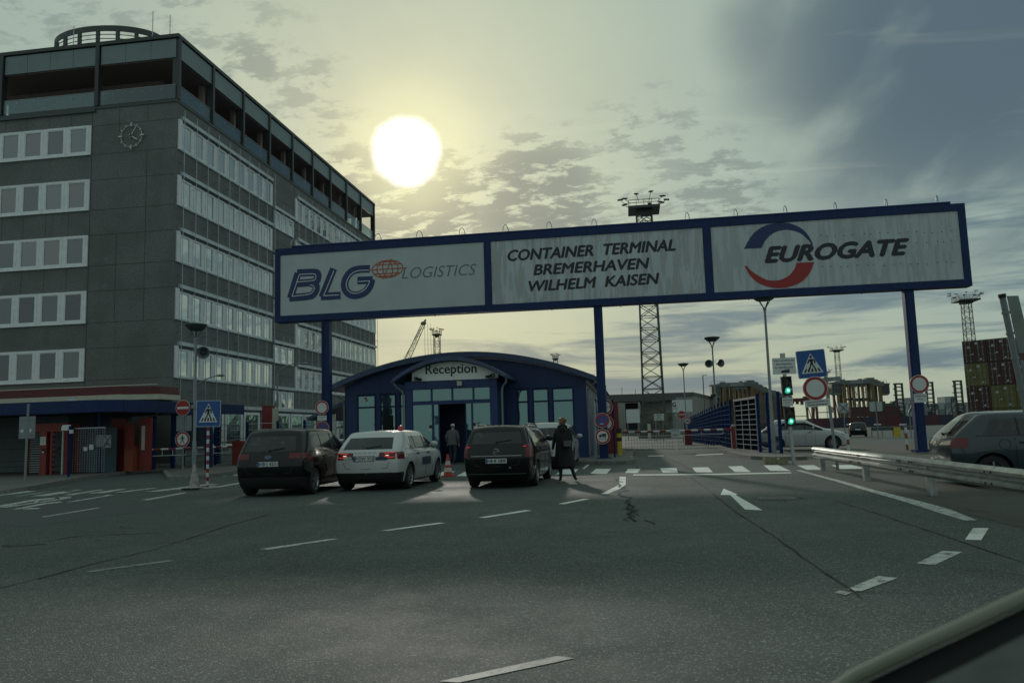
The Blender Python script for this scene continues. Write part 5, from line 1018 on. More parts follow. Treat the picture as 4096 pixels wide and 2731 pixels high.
# near right leaning sign pole with sign backs
q0 = PD(4010, 1190, 11); q1 = PD(4096+8, 1640, 11.05); dv = (q1-q0).normalized(); base = q0+dv*((0-q0.z)/dv.z)
t = thing('sign_pole', 'thick grey leaning pole carrying the backs of several signs at right edge', 'traffic sign', base); mb = MB(); top = q0-base; mb.tube([(0, 0, 0), top], .042, 12); mb.cyl(top, top-dv*.05, .05, n=12, m=1)
for k in (.2, .5, .85, 1.3, 1.9): mb.cyl(top+dv*k, top+dv*(k+.035), .052, n=12, m=0)
mb.build('pole', [GREYP, BLACK], t, True)
for a, b, w_ in ((-.02, .80, .16), (.90, 1.40, .14), (1.42, 1.95, .15), (2.0, 2.5, .30)):
    p = top+dv*a; q = top+dv*b; s = Vector((1, .12, 0)).normalized(); mb = MB(); mb.prism([p+s*.06, p+s*(.06+w_), q+s*(.10+w_*.9), q+s*.06], Vector((.0, .012, 0))+Vector((.01, 0, 0))); mb.build('sign_back', pmat('sign_back_grey', (.26, .30, .28), .4, .3, var=.15), t)
# ================================================================== CARS
def interp(a, n): return a if isinstance(a, (list, tuple)) else [a]*n
def car(name, label, loc, rz, paint, L=4.1, W=1.78, H=1.46, wb=2.56, roh=.76, belt=.93, yrt=.42, ycowl=None, roof_f=None, lights='row', group=None, wr=.315, estate=False, plate_txt=None, plate_z=.78, spokes=5, trimlow=True, z0=0, detail=True, lz=(.70, .95), lph=(5, 68), q1=False):
    t = thing(name, label, 'car', (loc[0], loc[1], z0), rz, group)
    ycowl = ycowl or L-.95; roof_f = roof_f or ycowl-.72
    Z0, Z1, Z2, Z3 = .17, .44, belt-.22, belt; Z4, Z5 = H-.105, H-.03
    yr = roh
    St = [  # y at the six levels
        [.10, .01, .0, .05, yrt, yrt+.07],
        [.30, .28, .28, .34, yrt+.20, yrt+.25],
        [yr, yr, yr, yr-.05, max(yr, yrt+.5), max(yr, yrt+.5)],
        [yr+.62]*6, [yr+wb*.52]*6,
        [ycowl-.62, ycowl-.62, ycowl-.62, ycowl-.60, roof_f, roof_f],
        [ycowl-.02]*3+[ycowl-.04, ycowl-.02, ycowl],
        [yr+wb]*6, [L-.20]*3+[L-.30, L-.30, L-.28], [L-.05, L, L-.02, L-.10, L-.14, L-.16]]
    if q1: St[1] = [.30, .28, .28, .62, .80, .85]; St[2][3] = 1.0
    zb = [Z3, Z3, Z3, Z3-.01, Z3-.03, Z3-.05, Z3-.03, Z3-.07, Z3-.17, Z3-.23]
    K = [-1, -.92, -.33, .33, .92, 1]; NI, NJ, NK = len(St)-1, 5, 5; w2 = W/2
    def P(i, j, k):
        f = K[k]; hw = [.94, 1.0, 1.015, .985, .83, .75][j]*w2
        z = [Z0, Z1, Z2, zb[i], Z4, Z5][j]; y = St[i][j]
        if i in (0,): hw *= [.86, .90, .90, .88, .90, .92][j]; y -= .055*(1-f*f)
        if i == 1 and j < 4: hw *= .985
        if i == NI: hw *= .74; y += .06*(1-f*f)
        if i == NI-1: hw *= .95
        if i >= 6 and j >= 4: z = zb[i]+(.02 if j == 4 else .045); hw = [.93, .84][j-4]*w2*(.74 if i == NI else .95 if i == NI-1 else 1)
        if i >= 8 and j == 2: z = min(z, zb[i]-.1)
        if j == 5: z += .05*(1-f*f)*(1 if i < 6 else .7)
        if i in (0,) and j in (4, 5) : z -= .02
        if i == 5 and j >= 4: z -= .015
        return (f*hw, y, z)
    idx = {}; vs = []
    def V(i, j, k):
        if (i, j, k) not in idx: idx[(i, j, k)] = len(vs); vs.append(P(i, j, k))
        return idx[(i, j, k)]
    fs = []; ms = []
    for i in range(NI):
        for j in range(NJ):
            m = 0
            if j == 3 and 1 <= i <= 4: m = 1
            if j == 3 and i == 5: m = 1
            if j == 3 and i == 0 and estate: m = 1
            if j == 3 and i == 1 and not estate and not q1: m = 0
            if 0: m = 5
            if j == 0 and trimlow and i == 0: m = 4
            if j == 2 and i == NI-1: m = 6
            for k in (0, NK): q = [V(i, j, k), V(i+1, j, k), V(i+1, j+1, k), V(i, j+1, k)]; fs.append(q if k else q[::-1]); ms.append(m)
        for k in range(NK):
            fs.append([V(i, 5, k), V(i+1, 5, k), V(i+1, 5, k+1), V(i, 5, k+1)][::-1]); ms.append(3 if i == 5 and 1 <= k <= 3 else 0)
            fs.append([V(i, 0, k), V(i+1, 0, k), V(i+1, 0, k+1), V(i, 0, k+1)]); ms.append(4)
    for j in range(NJ):
        for k in range(NK):
            m = 0
            if j == 0 and trimlow: m = 4
            if j == 3 and (1 <= k <= 3 or estate == 2): m = 2
            if 0: m = 5
            fs.append([V(0, j, k), V(0, j+1, k), V(0, j+1, k+1), V(0, j, k+1)]); ms.append(m)
            m = 4 if j in (0,) else 0
            if j == 1 and 1 <= k <= 3: m = 4
            if j == 2 and k in (0, NK-1): m = 6
            fs.append([V(NI, j, k), V(NI, j+1, k), V(NI, j+1, k+1), V(NI, j, k+1)][::-1]); ms.append(m)
    me = bpy.data.meshes.new('cage'); me.from_pydata(vs, [], fs); mats = [paint, CARGL, CARGL, CARGL, BLACK, LRED, pmat('head_lens', (.25, .27, .27), .1, var=0, coat=1)]
    for m in mats: me.materials.append(m)
    me.polygons.foreach_set('material_index', ms)
    bm = bmesh.new(); bm.from_mesh(me); bmesh.ops.recalc_face_normals(bm, faces=bm.faces); bm.to_mesh(me); bm.free()
    ob = bpy.data.objects.new('cage', me); C.objects.link(ob); md = ob.modifiers.new('s', 'SUBSURF'); md.levels = 3 if detail else 2; md.render_levels = md.levels
    cut = MB(); rr = wr+.055
    for y in (yr, yr+wb):
        for s in (-1, 1): cut.cyl((s*(w2-.27), y, wr), (s*(w2+.3), y, wr), rr, n=36, m=4)
    me2 = bpy.data.meshes.new('cut'); me2.from_pydata(cut.v, [], cut.f)
    for m in mats: me2.materials.append(m)
    me2.polygons.foreach_set('material_index', cut.m)
    bm = bmesh.new(); bm.from_mesh(me2); bmesh.ops.recalc_face_normals(bm, faces=bm.faces); bm.to_mesh(me2); bm.free()
    oc = bpy.data.objects.new('cut', me2); C.objects.link(oc); md = ob.modifiers.new('b', 'BOOLEAN'); md.object = oc; md.operation = 'DIFFERENCE'; md.solver = 'EXACT'
    bpy.context.view_layer.update(); dg = bpy.context.evaluated_depsgraph_get(); ev = bpy.data.meshes.new_from_object(ob.evaluated_get(dg))
    bpy.data.objects.remove(ob); bpy.data.objects.remove(oc)
    co = [v.co.copy() for v in ev.vertices]; pl = [(list(p.vertices), p.material_index, p.center.x, p.center.z) for p in ev.polygons]
    bvh = BVHTree.FromPolygons(co, [p[0] for p in pl])
    def sub(nm, cond, mt, par=t):
        m_ = {}; v_ = []; f_ = []; mi = []
        for p in pl:
            if cond(p):
                q = []
                for a in p[0]:
                    if a not in m_: m_[a] = len(v_); v_.append(co[a])
                    q.append(m_[a])
                f_.append(q); mi.append(1 if p[1] == 4 else 0)
        if not f_: return None
        me = bpy.data.meshes.new(nm); me.from_pydata(v_, [], f_)
        for m in mt: me.materials.append(m)
        me.polygons.foreach_set('material_index', mi); me.polygons.foreach_set('use_smooth', [True]*len(f_)); me.set_sharp_from_angle(angle=radians(40)); me.update()
        return link(nm, me, par)
    body = sub('body', lambda p: p[1] in (0, 4), [paint, BLACK])
    for s in (-1, 1):
        sub('side_window', lambda p: p[1] == 1 and p[2]*s > 0, [CARGL]); sub('tail_light', lambda p: p[1] == 5 and p[2]*s > 0, [LRED]); sub('headlight', lambda p: p[1] == 6 and p[2]*s > 0, [mats[6]])
    sub('rear_window', lambda p: p[1] == 2, [CARGL]); sub('windscreen', lambda p: p[1] == 3, [CARGL])
    def rear(x, z, o=.006):
        h = bvh.ray_cast(Vector((x, -3, z)), Vector((0, 1, 0))); return h[0]+h[1]*o*(1 if h[1].y < 0 else -1) if h[0] else Vector((x, 0, z))
    def side(y, z, s=1, o=.006):
        h = bvh.ray_cast(Vector((3*s, y, z)), Vector((-s, 0, 0))); return h[0]+Vector((s*o, 0, 0)) if h[0] else Vector((s*w2, y, z))
    def wrap(s_, phs, z0_, z1_, wedge=0., nz=5, o=.010):
        g_ = []
        for q in range(nz):
            fr = q/(nz-1); z = z0_+(z1_-z0_)*fr; row = []
            for u_ in range(9):
                ph = radians(phs[0]+(phs[1]-(wedge*(1-fr))-phs[0])*u_/8); d_ = Vector((s_*sin(ph), -cos(ph), 0)); o_ = Vector((s_*(w2-.40), .52, z)); h = bvh.ray_cast(o_+d_*.02, d_)
                row.append(h[0]+d_*o if h[0] else o_+d_*.5)
            g_.append(row)
        mb = MB(); mb.add([p for r_ in g_ for p in r_], [(i*9+k, i*9+k+1, (i+1)*9+k+1, (i+1)*9+k) for i in range(nz-1) for k in range(8)]); return mb
    t_wrap = wrap
    if lights:
        for s in (-1, 1): wrap(s, lph, lz[0], lz[1], 22. if lights == 'wedge' else 0.).build('tail_light', LRED, t, True)
    # wheels
    for s in (-1, 1):
        for y in (yr, yr+wb):
            mb = MB(); mb.lathe([(wr*.62, -.10), (wr*.93, -.105), (wr, -.07), (wr, .07), (wr*.93, .105), (wr*.66, .10), (wr*.62, .06)], (s*(w2-.12), y, wr), 28, 0, 'x'); o = mb.build('wheel', RUBBER, t, True)
            mb = MB(); cxw = s*(w2-.12)+s*.07; mb.lathe([(wr*.66, s*.03), (wr*.60, s*.0), (wr*.60, -s*.04)], (cxw, y, wr), 28, 0, 'x'); mb.cyl((cxw-s*.05, y, wr), (cxw-s*.04, y, wr), wr*.62, n=24, m=1); mb.cyl((cxw-s*.04, y, wr), (cxw+s*.015, y, wr), .055, n=12)
            for k in range(spokes):
                a = 2*pi*k/spokes+.3; mb.bar((cxw, y, wr), (cxw+s*.005, y+wr*.62*cos(a), wr+wr*.62*sin(a)), .055 if spokes < 7 else .035, .03)
            mb.build('rim', [ALU, BLACK], o)
    # trims
    mb = MB()
    def rib(pts, wd, nfun, m=0):
        P_ = [nfun(*p) for p in pts]
        for a, b in zip(P_[:-1], P_[1:]): mb.bar(a, b, wd, .008, m)
    sideR = lambda s: (lambda y, z: side(y, z, s, .0))
    for s in (-1, 1):
        for y in (yr+.42 if detail else yr+.5, yr+wb*.52, ycowl-.42):
            rib([(y, z_) for z_ in (.30, .45, .6, .75, belt-.03)], .010, sideR(s))
        rib([(y_, belt+.012) for y_ in [.45+ (ycowl-.3-.45)*q/8 for q in range(9)]], .016, sideR(s))
        rib([(yr+wb*.52, z_) for z_ in (belt+.03, belt+.15, belt+.28, Z4-.03)], .07, sideR(s)); rib([(yr+.50, z_) for z_ in (belt+.03, belt+.15, belt+.28, Z4-.03)], .04, sideR(s))
        for y in (yr+.50, yr+wb*.52+.12): p = side(y, belt-.12, s, .012); mb.box(min(p.x, p.x+s*.02), max(p.x, p.x+s*.02), y, y+.17, belt-.14, belt-.11)
    mb.build('door_seams', pmat('seam_black', (.006, .006, .006), .5, var=0), t)
    for s in (-1, 1):
        mb = MB(); c = side(ycowl-.50, belt+.06, s, 0); mb.ball(c+Vector((s*.13, .0, .03)), .1, 12, 0, (1.15, .55, .8)); mb.bar(c+Vector((0, .02, .0)), c+Vector((s*.1, .0, .0)), .04, .05); mb.build('mirror', paint if name != 'x' else BLACK, t, True)
    mb = MB()
    for sx in (-.36, .36):
        for yy in (yr+.42, yr+wb*.52+.15):
            mb.box(sx-.22, sx+.22, yy, yy+.12, .45, belt+.12); mb.box(sx-.13, sx+.13, yy+.01, yy+.10, belt+.14, belt+.30)
        mb.box(sx-.22, sx+.22, yr+wb*.52+.2, yr+wb*.52+.65, .35, .50)
    mb.box(-w2*.8, w2*.8, yr-.3, yr+.4, .5, belt-.06); mb.box(-w2*.8, w2*.8, ycowl-.5, ycowl-.3, .5, belt-.02); mb.box(-.12, .12, ycowl-.75, ycowl-.70, H-.26, H-.20); mb.build('seats', pmat('seat_fabric', (.02, .022, .022), .9, var=.1), t)
    # tailgate seam, wiper, plate
    mb = MB()
    def rr_(pts, wd): 
        Q = [rear(*p, 0.0) for p in pts]
        for a, b in zip(Q[:-1], Q[1:]): mb.bar(a, b, wd, .008, 0, up=(0, 1, 0))
    xg = w2*.66; rr_([(-xg, belt-.04), (-xg, .70), (-xg+.06, .56), (0, .54), (xg-.06, .56), (xg, .70), (xg, belt-.04)], .010)
    a = rear(0.0, belt+.05, .015); b = rear(.36, belt+.10, .015); mb.bar(a, b, .016, .012); mb.ball(a, .025, 8)
    mb.build('tailgate_trim', BLACK, t)
    if plate_txt:
        p = rear(0, plate_z, .012); mb = MB(); y = p.y-.012; x0 = -.26; xo = spec_x.get(name+plate_txt, 0.)
        mb.box(x0+xo, x0+.52+xo, y, y+.01, plate_z-.055, plate_z+.055, 0); mb.box(x0-.012+xo, x0+.532+xo, y+.004, y+.05, plate_z-.068, plate_z+.066, 2); mb.box(x0+xo+.004, x0+.045+xo, y-.003, y, plate_z-.05, plate_z+.05, 1); o = mb.build('number_plate', [WHITE, SBLUE, BLACK], t)
        text('lettering', plate_txt, INK, (x0+.055+xo, y-.002, plate_z-.034), (x0+.505+xo, y-.002, plate_z-.034), .072, o, 0, .02, FN, .002)
    return t, rear, side, wrap
spec_x = {}
PBLK = pmat('car_paint_black', (.003, .0045, .0045), .25, .0, var=.0, coat=.7, spec=.15); PWHT = pmat('car_paint_white', (.55, .57, .55), .28, 0, var=0, coat=.8); PBLK2 = pmat('car_paint_blackbrown', (.010, .009, .009), .4, .0, var=0, coat=.8, spec=.2); PGRY = pmat('car_paint_slate', (.016, .030, .036), .28, .1, var=0, coat=.8); PSIL = pmat('car_paint_pearl', (.48, .50, .49), .28, 0, var=0, coat=.8)
ford, rf, sf, d_ = car('parked_car', 'black people carrier before the reception with plate HB J 4221', (-8.52, 17.75), radians(2), PBLK, 4.08, 1.78, 1.60, 2.49, .74, 1.03, .34, ycowl=3.30, roof_f=2.45, plate_txt='HB·J 4221', plate_z=.77, spokes=5, wr=.32, lz=(.89, 1.02), lph=(0, 74), group='cars waiting before the reception')
mb = MB(); p = rf(0, .93, .02); mb.add([(p.x+.085*cos(a), p.y-.006, .93+.036*sin(a)) for a in [2*pi*i/20 for i in range(20)]], [tuple(range(20))], 0); mb.add([(p.x+.075*cos(a), p.y-.009, .93+.029*sin(a)) for a in [2*pi*i/20 for i in range(20)]], [tuple(range(20))], 1); o = mb.build('emblem', [CHROME, SBLUE], ford)
text('lettering', 'Ford', WHITE, (-.045, p.y-.011, .918), (.045, p.y-.011, .918), .026, o, .15, 0, FN, .001)
spec_x['parked_carP·DW 373'] = -.05
sko, rs, ss, d_ = car('parked_car', 'white hatchback with red roof beacon before the reception, plate P DW 373', (-6.55, 19.0), radians(-2), PWHT, 4.11, 1.82, 1.48, 2.56, .78, 1.0, .52, ycowl=3.15, roof_f=2.40, plate_txt='P·DW 373', plate_z=.80, spokes=10, wr=.32, lz=(.78, .95), lph=(-18, 62), group='cars waiting before the reception')
mb = MB()
for s in (-1, 1):
    for za, zb_ in ((.925, .885), (.82, .855)):
        pts = [rs(s*x, z, .016) for x, z in ((.48, (za+zb_)/2+.01 if za > .85 else zb_), (.60, za), (.74, za+.012))]
        for a, b in zip(pts[:-1], pts[1:]): mb.bar(a, b, .012, .016, 0, up=(0, 1, 0))
    a = rs(s*.52, .868, .02); mb.bar(a, a+Vector((s*.07, .0, 0)), .012, .03, 1, up=(0, 1, 0))
mb.build('tail_lamps_lit', [LREDON, LWHON], sko)
p = rs(0, .945, .006); text('lettering', 'S K O D A', DKGR, (-.30, p.y-.010, .935), (.26, p.y-.010, .935), .026, sko, 0, .01, FN, .002)
p = rs(-.44, .79, .01); o = board(sko, (-.47, p.y-.012, .785), .20, .12, 0, 'sticker', (('ICTS', -.03, .15, .06),)); p = rs(.40, .79, .01); mb = MB(); mb.box(.26, .55, p.y-.012, p.y, .76, .84); mb.build('dark_sticker', pmat('sticker_navy', (.03, .045, .09), .4, var=0), sko)
mb = MB(); c = rs(.12, 1.42, 0); mb.lathe([(.08, 0), (.085, .02), (.07, .03), (.068, .10), (.04, .135), (.001, .14)], (.38, 1.55, 1.47), 14); mb.build('roof_beacon', pmat('beacon_red', (.55, .03, .03), .25, var=0, coat=.6), sko, True)
mb = MB(); mb.tube([(0, .85, 1.47), (-.02, .60, 1.66)], .008, 5); mb.box(-.02, .02, .8, .9, 1.46, 1.49); mb.build('antenna', BLACK, sko)
mb = MB(); p = ss(2.05, .62, 1, .008); mb.prism([ss(2.72, .50, 1, .006), ss(3.05, .50, 1, .006), ss(3.05, .80, 1, .006), ss(2.72, .80, 1, .006)], (.003, 0, 0), 0); mb.prism([ss(1.75, .56, 1, .006), ss(2.55, .56, 1, .006), ss(2.55, .76, 1, .006), ss(1.75, .76, 1, .006)], (.003, 0, 0), 1); mb.build('door_stickers', [WHITE, pmat('sticker_navy', (.03, .045, .09), .4, var=0)], sko)
mb = MB(); mb.ball((0, .0, .42), .035, 8); mb.build('tow_cover', DKGR, sko)
opl, ro, so_, d_ = car('parked_car', 'black estate with roof rails and chrome tailgate strip, plate HB B 3800', (-3.25, 18.95), radians(-1), PBLK, 4.52, 1.76, 1.52, 2.70, .95, 1.06, .26, ycowl=3.55, roof_f=2.85, plate_txt='HB·B 3800', plate_z=.67, spokes=5, wr=.315, lights='', estate=True, trimlow=False, group='cars waiting before the reception')
mb = MB(); pts = [ro(x, .79, .014) for x in [-.62+.124*i for i in range(11)]]
for a, b in zip(pts[:-1], pts[1:]): mb.bar(a, b, .02, .05, 0, up=(0, 1, 0))
mb.build('chrome_strip', CHROME, opl)
for s in (-1, 1):
    o = d_(s, (24, 62), .75, 1.07).build('tail_light', LRED, opl, True)
    mb = MB(); a = ro(s*.66, 1.0, .024); mb.bar(a, a+Vector((s*.06, .0, 0)), .015, .05, 0, up=(0, 1, 0)); mb.build('lit_bulb', LREDON, o)
    mb = MB(); mb.tube([(s*.60, 3.0-.1, 1.45), (s*.62, 2.6, 1.53), (s*.63, 1.6, 1.555), (s*.62, .75, 1.54), (s*.60, .5, 1.46)], .022, 8); mb.build('roof_rail', PBLK2, opl, True)
mb = MB(); p = ro(0, .89, .012); mb.tube([(.065*cos(a), p.y-.006, .89+.065*sin(a)) for a in [2*pi*i/24 for i in range(25)]], .006, 6); mb.bar((-.085, p.y-.008, .885), (.02, p.y-.008, .885), .006, .012, 0, up=(0, 1, 0)); mb.bar((.02, p.y-.008, .885), (-.02, p.y-.008, .90), .006, .014, 0, up=(0, 1, 0)); mb.bar((-.02, p.y-.008, .90), (.085, p.y-.008, .90), .006, .012, 0, up=(0, 1, 0)); mb.build('emblem', CHROME, opl)
mb = MB(); mb.tube([(0, .62, 1.49), (-.03, .50, 1.72)], .006, 5); mb.box(-.02, .02, .6, .68, 1.48, 1.51); mb.build('antenna', BLACK, opl)
mb = MB(); pts = [ro(x, .36, .012) for x in [-.72+.144*i for i in range(11)]]
for a, b in zip(pts[:-1], pts[1:]): mb.bar(a, b, .015, .02, 0, up=(0, 1, 0))
p = ro(.33, .50, .01); mb.ball(p, .035, 8, 1, (1, .4, .6)); mb.build('bumper_trim', [DKGR, GREYP], opl)
car('parked_car', 'pale sport utility car half hidden behind the black estate and the walking woman', (-2.95, 27.3), 0, PSIL, 4.3, 1.84, 1.62, 2.6, .85, 1.02, .40, plate_txt=None, wr=.34, lz=(.90, 1.03))
ya = PD(3213, 1780, 38.6); hd = radians(7-97)
yr_, _, _, d_ = car('parked_car', 'white hatchback in profile facing right beyond the traffic light', (0, 0), 0, PWHT, 3.95, 1.74, 1.49, 2.56, .70, .98, .62, ycowl=2.90, roof_f=2.10, spokes=10, wr=.33, plate_txt=None, lz=(.88, 1.02))
def place(t, cx, cy, head, L, z=0):   # head: compass angle right of +Y in degrees
    h = -radians(head); t.rotation_euler = (0, 0, h); d = Vector((-sin(h), cos(h), 0)); t.location = (cx-d.x*L/2, cy-d.y*L/2, z)
place(yr_, ya.x, ya.y, 97, 3.95)
po, rp, sp_, d_ = car('parked_car', 'slate grey three door hatchback cut off by the right edge behind the guardrail', (0, 0), 0, PGRY, 3.97, 1.70, 1.48, 2.47, .72, .99, .52, ycowl=3.0, roof_f=2.25, spokes=5, wr=.31, plate_txt=None, lz=(.78, .98), lph=(26, 60), q1=True)
c = PD(3693, 1790, 16.2); hh = radians(94); place(po, c.x+1.98*sin(hh)+.42, c.y+1.98*cos(hh)+.30, 94, 3.97)
mb = MB(); q = [sp_(.95+.10*cos(a), .83+.10*sin(a), 1, .003) for a in [2*pi*i/24 for i in range(25)]]
for a, b in zip(q[:-1], q[1:]): mb.bar(a, b, .008, .008)
mb.build('fuel_flap', BLACK, po)
mb = MB(); p = rp(0, .86, .01); disc(mb, .06, 0, 0, 20, (0, 0)); mb.tf(Matrix.Translation((0, p.y-.01, .86))).build('emblem', CHROME, po)
q = PD(3432, 1740, 83); sm_, _, _, _ = car('parked_car', 'small dark estate car seen from behind far off beside the white signs', (0, 0), 0, PBLK, 4.6, 1.76, 1.48, 2.7, .95, .93, .35, estate=True, plate_txt=None, detail=False); place(sm_, q.x, q.y, 14, 4.6, gz(83)); mb = MB(); mb.box(-.26, .26, -.06, -.03, .72, .84); mb.build('number_plate', WHITE, sm_)
# cones between cars
def cone(x, y, label, h=.70):
    t = thing('traffic_cone', label, 'traffic cone', (x, y, 0), group='orange cones between the waiting cars'); mb = MB()
    rr = lambda z: .15-(.12)*(z/h)
    zs = [0.03, .22*h, .40*h, .52*h, .70*h, h]
    for k in range(5): mb.lathe([(rr(zs[k]), zs[k]), (rr(zs[k+1]), zs[k+1])], n=18, m=1 if k in (1, 3) else 0)
    mb.cyl((0, 0, h-.01), (0, 0, h), rr(h), n=12); mb.build('cone', [pmat('cone_orange', (.42, .055, .03), .5, var=.1), pmat('cone_white', (.6, .52, .5), .5, var=.1)], t, True); mb = MB(); mb.box(-.19, .19, -.19, .19, 0, .035); mb.build('base', pmat('cone_orange', (.6, .07, .03), .5), t)
q = G(1300+965/1.96, 1350+1088/1.96); cone(q.x, q.y, 'orange and white striped cone right of the white hatchback'); q = G(1300+182/1.96, 1350+1135/1.96); cone(q.x+.02, q.y+1.2, 'orange cone peeking out between black people carrier and white hatchback')
# ================================================================== PEOPLE
def skin(name, J, E, root, mats, region, parent, lv=2):
    me = bpy.data.meshes.new(name); keys = list(J); me.from_pydata([J[k][:3] for k in keys], [(keys.index(a), keys.index(b)) for a, b in E], [])
    ob = bpy.data.objects.new(name, me); C.objects.link(ob); ob.modifiers.new('k', 'SKIN')
    for i, k in enumerate(keys):
        r = J[k][3]; sv = me.skin_vertices[0].data[i]; sv.radius = r if isinstance(r, tuple) else (r, r); sv.use_root = (k == root)
    md = ob.modifiers.new('s', 'SUBSURF'); md.levels = lv; md.render_levels = lv
    bpy.context.view_layer.update(); m2 = bpy.data.meshes.new_from_object(ob.evaluated_get(bpy.context.evaluated_depsgraph_get())); bpy.data.objects.remove(ob)
    m2.materials.clear()
    for m in mats: m2.materials.append(m)
    pts = [(Vector(J[k][:3]), region(k)) for k in keys]
    for p in m2.polygons: p.material_index = min(pts, key=lambda q: (q[0]-p.center).length)[1]; p.use_smooth = True
    return link(name, m2, parent)
SKIN = pmat('skin', (.42, .26, .19), .5, var=.05); COAT = pmat('black_coat', (.014, .014, .015), .85, var=.3, ns=20); JEAN = pmat('dark_jeans', (.018, .024, .034), .8, var=.2, ns=20); SHOE = pmat('dark_shoe', (.02, .02, .02), .6, var=0); SOLE = pmat('white_sole', (.55, .55, .52), .6, var=0); HAIR = pmat('auburn_hair', (.16, .075, .035), .55, var=.35, ns=25, bump=.6, bs=60); JACK = pmat('grey_jacket', (.085, .098, .10), .8, var=.2, ns=12)
def hand(mb_parent, parent, c, d, side_, mat=SKIN):
    d = Vector(d).normalized(); s = d.orthogonal().normalized() if abs(d.z) < .5 else Vector((0, 1, 0)); s = (s-d*s.dot(d)).normalized(); J = {'w': (*c, .022)}; E = []; c = Vector(c); n = s.cross(d)
    J['p'] = (*(c+d*.045), (.034, .018)); E.append(('w', 'p'))
    for k, ln in enumerate((.058, .068, .064, .05)):
        b = c+d*.08+s*(.026-.0175*k); J['a%d' % k] = (*b, .0095); J['b%d' % k] = (*(b+d*ln*.55+n*.008*side_), .009); J['c%d' % k] = (*(b+d*ln+n*.022*side_), .008); E += [('p', 'a%d' % k), ('a%d' % k, 'b%d' % k), ('b%d' % k, 'c%d' % k)]
    b = c+d*.03+s*.035; J['t'] = (*b, .012); J['u'] = (*(b+d*.035+s*.02+n*.012*side_), .010); E += [('w', 't'), ('t', 'u')]
    return skin('hand', J, E, 'w', [mat], lambda k: 0, parent, 1)
def head_mesh(parent, c, look, r=.105, cap=None, hair=HAIR):
    """head with face; look = heading angle"""
    M = Matrix.Translation(c) @ Matrix.Rotation(look, 4, 'Z'); mb = MB()
    n = 18; vs = []
    for j in range(13):
        ph = pi*j/12-pi/2; z = sin(ph)*.122
        for i in range(n):
            a = 2*pi*i/n; rx, ry = .076*cos(ph), .096*cos(ph); x, y = rx*cos(a), ry*sin(a)
            if z < -.03: q = (-.03-z)/.09; x *= 1-.28*q; y = y*(1-.22*q)+.018*q
            if y > 0 and abs(x) < .02 and -.03 < z < .02: y += .012
            vs.append((x, y, z))
    mb.add(vs, [(j*n+i, j*n+(i+1) % n, (j+1)*n+(i+1) % n, (j+1)*n+i) for j in range(12) for i in range(n)])
    mb.ball((0, .100, -.012), .017, 8, 0, (.8, 1, 1.4)); mb.ball((0, .088, -.058), .02, 8, 1, (1.2, .45, .35))
    for s in (-1, 1): mb.ball((s*.030, .083, .012), .012, 8, 2, (1.2, .6, .7)); mb.ball((s*.078, -.002, -.005), .024, 8, 0, (.35, .8, 1.2)); mb.bar((s*.014, .094, .032), (s*.045, .084, .034), .008, .006, 3)
    mb.tf(M).build('head', [SKIN, pmat('lips', (.30, .10, .09), .5, var=0), WHITE, hair], parent, True)
    return M
def loft(mb, rings, n=20, m=0):
    vs = [(cx+rx*cos(2*pi*i/n), cy+ry*sin(2*pi*i/n), z+(dz*cos(2*pi*i/n) if dz else 0)) for cx, cy, z, rx, ry, dz in rings for i in range(n)]
    mb.add(vs, [(j*n+i, j*n+(i+1) % n, (j+1)*n+(i+1) % n, (j+1)*n+i) for j in range(len(rings)-1) for i in range(n)], m)
# woman walking away in a long dark coat
wp_ = G(2262, 1927); wo = thing('person', 'person with bun hair in long black coat and rucksack walking beside the black estate', 'person', (wp_.x, wp_.y, 0), radians(4))
J = {'pel': (-.02, 0, .88, (.13, .10)), 'spi': (-.03, 0, 1.08, (.12, .09)), 'che': (-.03, .0, 1.28, (.15, .10)), 'nek': (-.03, .02, 1.43, .055), 'hed': (-.035, .03, 1.50, .055),
     'hl': (-.10, 0, .84, .10), 'kl': (-.11, .03, .47, .065), 'al': (-.12, .0, .10, .042), 'fl': (-.16, .10, .045, (.042, .035)),
     'hr': (.07, 0, .84, .10), 'kr': (.15, -.02, .47, .065), 'ar': (.25, .06, .11, .042), 'fr': (.29, .17, .045, (.042, .035)),
     'sl': (-.19, .0, 1.36, .065), 'el': (-.26, .04, 1.08, .055), 'wl': (-.315, .10, .84, .034), 'sr': (.13, .0, 1.36, .065), 'er': (.19, .05, 1.10, .055), 'wr': (.16, .17, .93, .034)}
E = [('pel', 'spi'), ('spi', 'che'), ('che', 'nek'), ('nek', 'hed'), ('pel', 'hl'), ('hl', 'kl'), ('kl', 'al'), ('al', 'fl'), ('pel', 'hr'), ('hr', 'kr'), ('kr', 'ar'), ('ar', 'fr'), ('che', 'sl'), ('sl', 'el'), ('el', 'wl'), ('che', 'sr'), ('sr', 'er'), ('er', 'wr')]
reg = lambda k: 2 if k in ('fl', 'fr') else 1 if k in ('hl', 'kl', 'al', 'hr', 'kr', 'ar') else 3 if k in ('nek', 'hed') else 0
skin('body', J, E, 'pel', [COAT, JEAN, SHOE, SKIN], reg, wo)
hand(None, wo, (-.322, .115, .80), (-.15, .25, -1), 1); hand(None, wo, (.155, .19, .90), (-.2, .6, -.5), -1)
mb = MB(); loft(mb, [(.015, .01, .40, .27, .19, 0), (.015, .01, .405, .285, .20, 0), (.0, .0, .65, .255, .175, 0), (-.01, 0, .88, .225, .155, 0), (-.02, 0, 1.05, .195, .14, 0), (-.03, 0, 1.22, .205, .14, 0), (-.03, 0, 1.34, .205, .125, 0), (-.03, .01, 1.41, .14, .10, 0), (-.03, .01, 1.44, .09, .085, 0)]); mb.build('coat', COAT, wo, True)
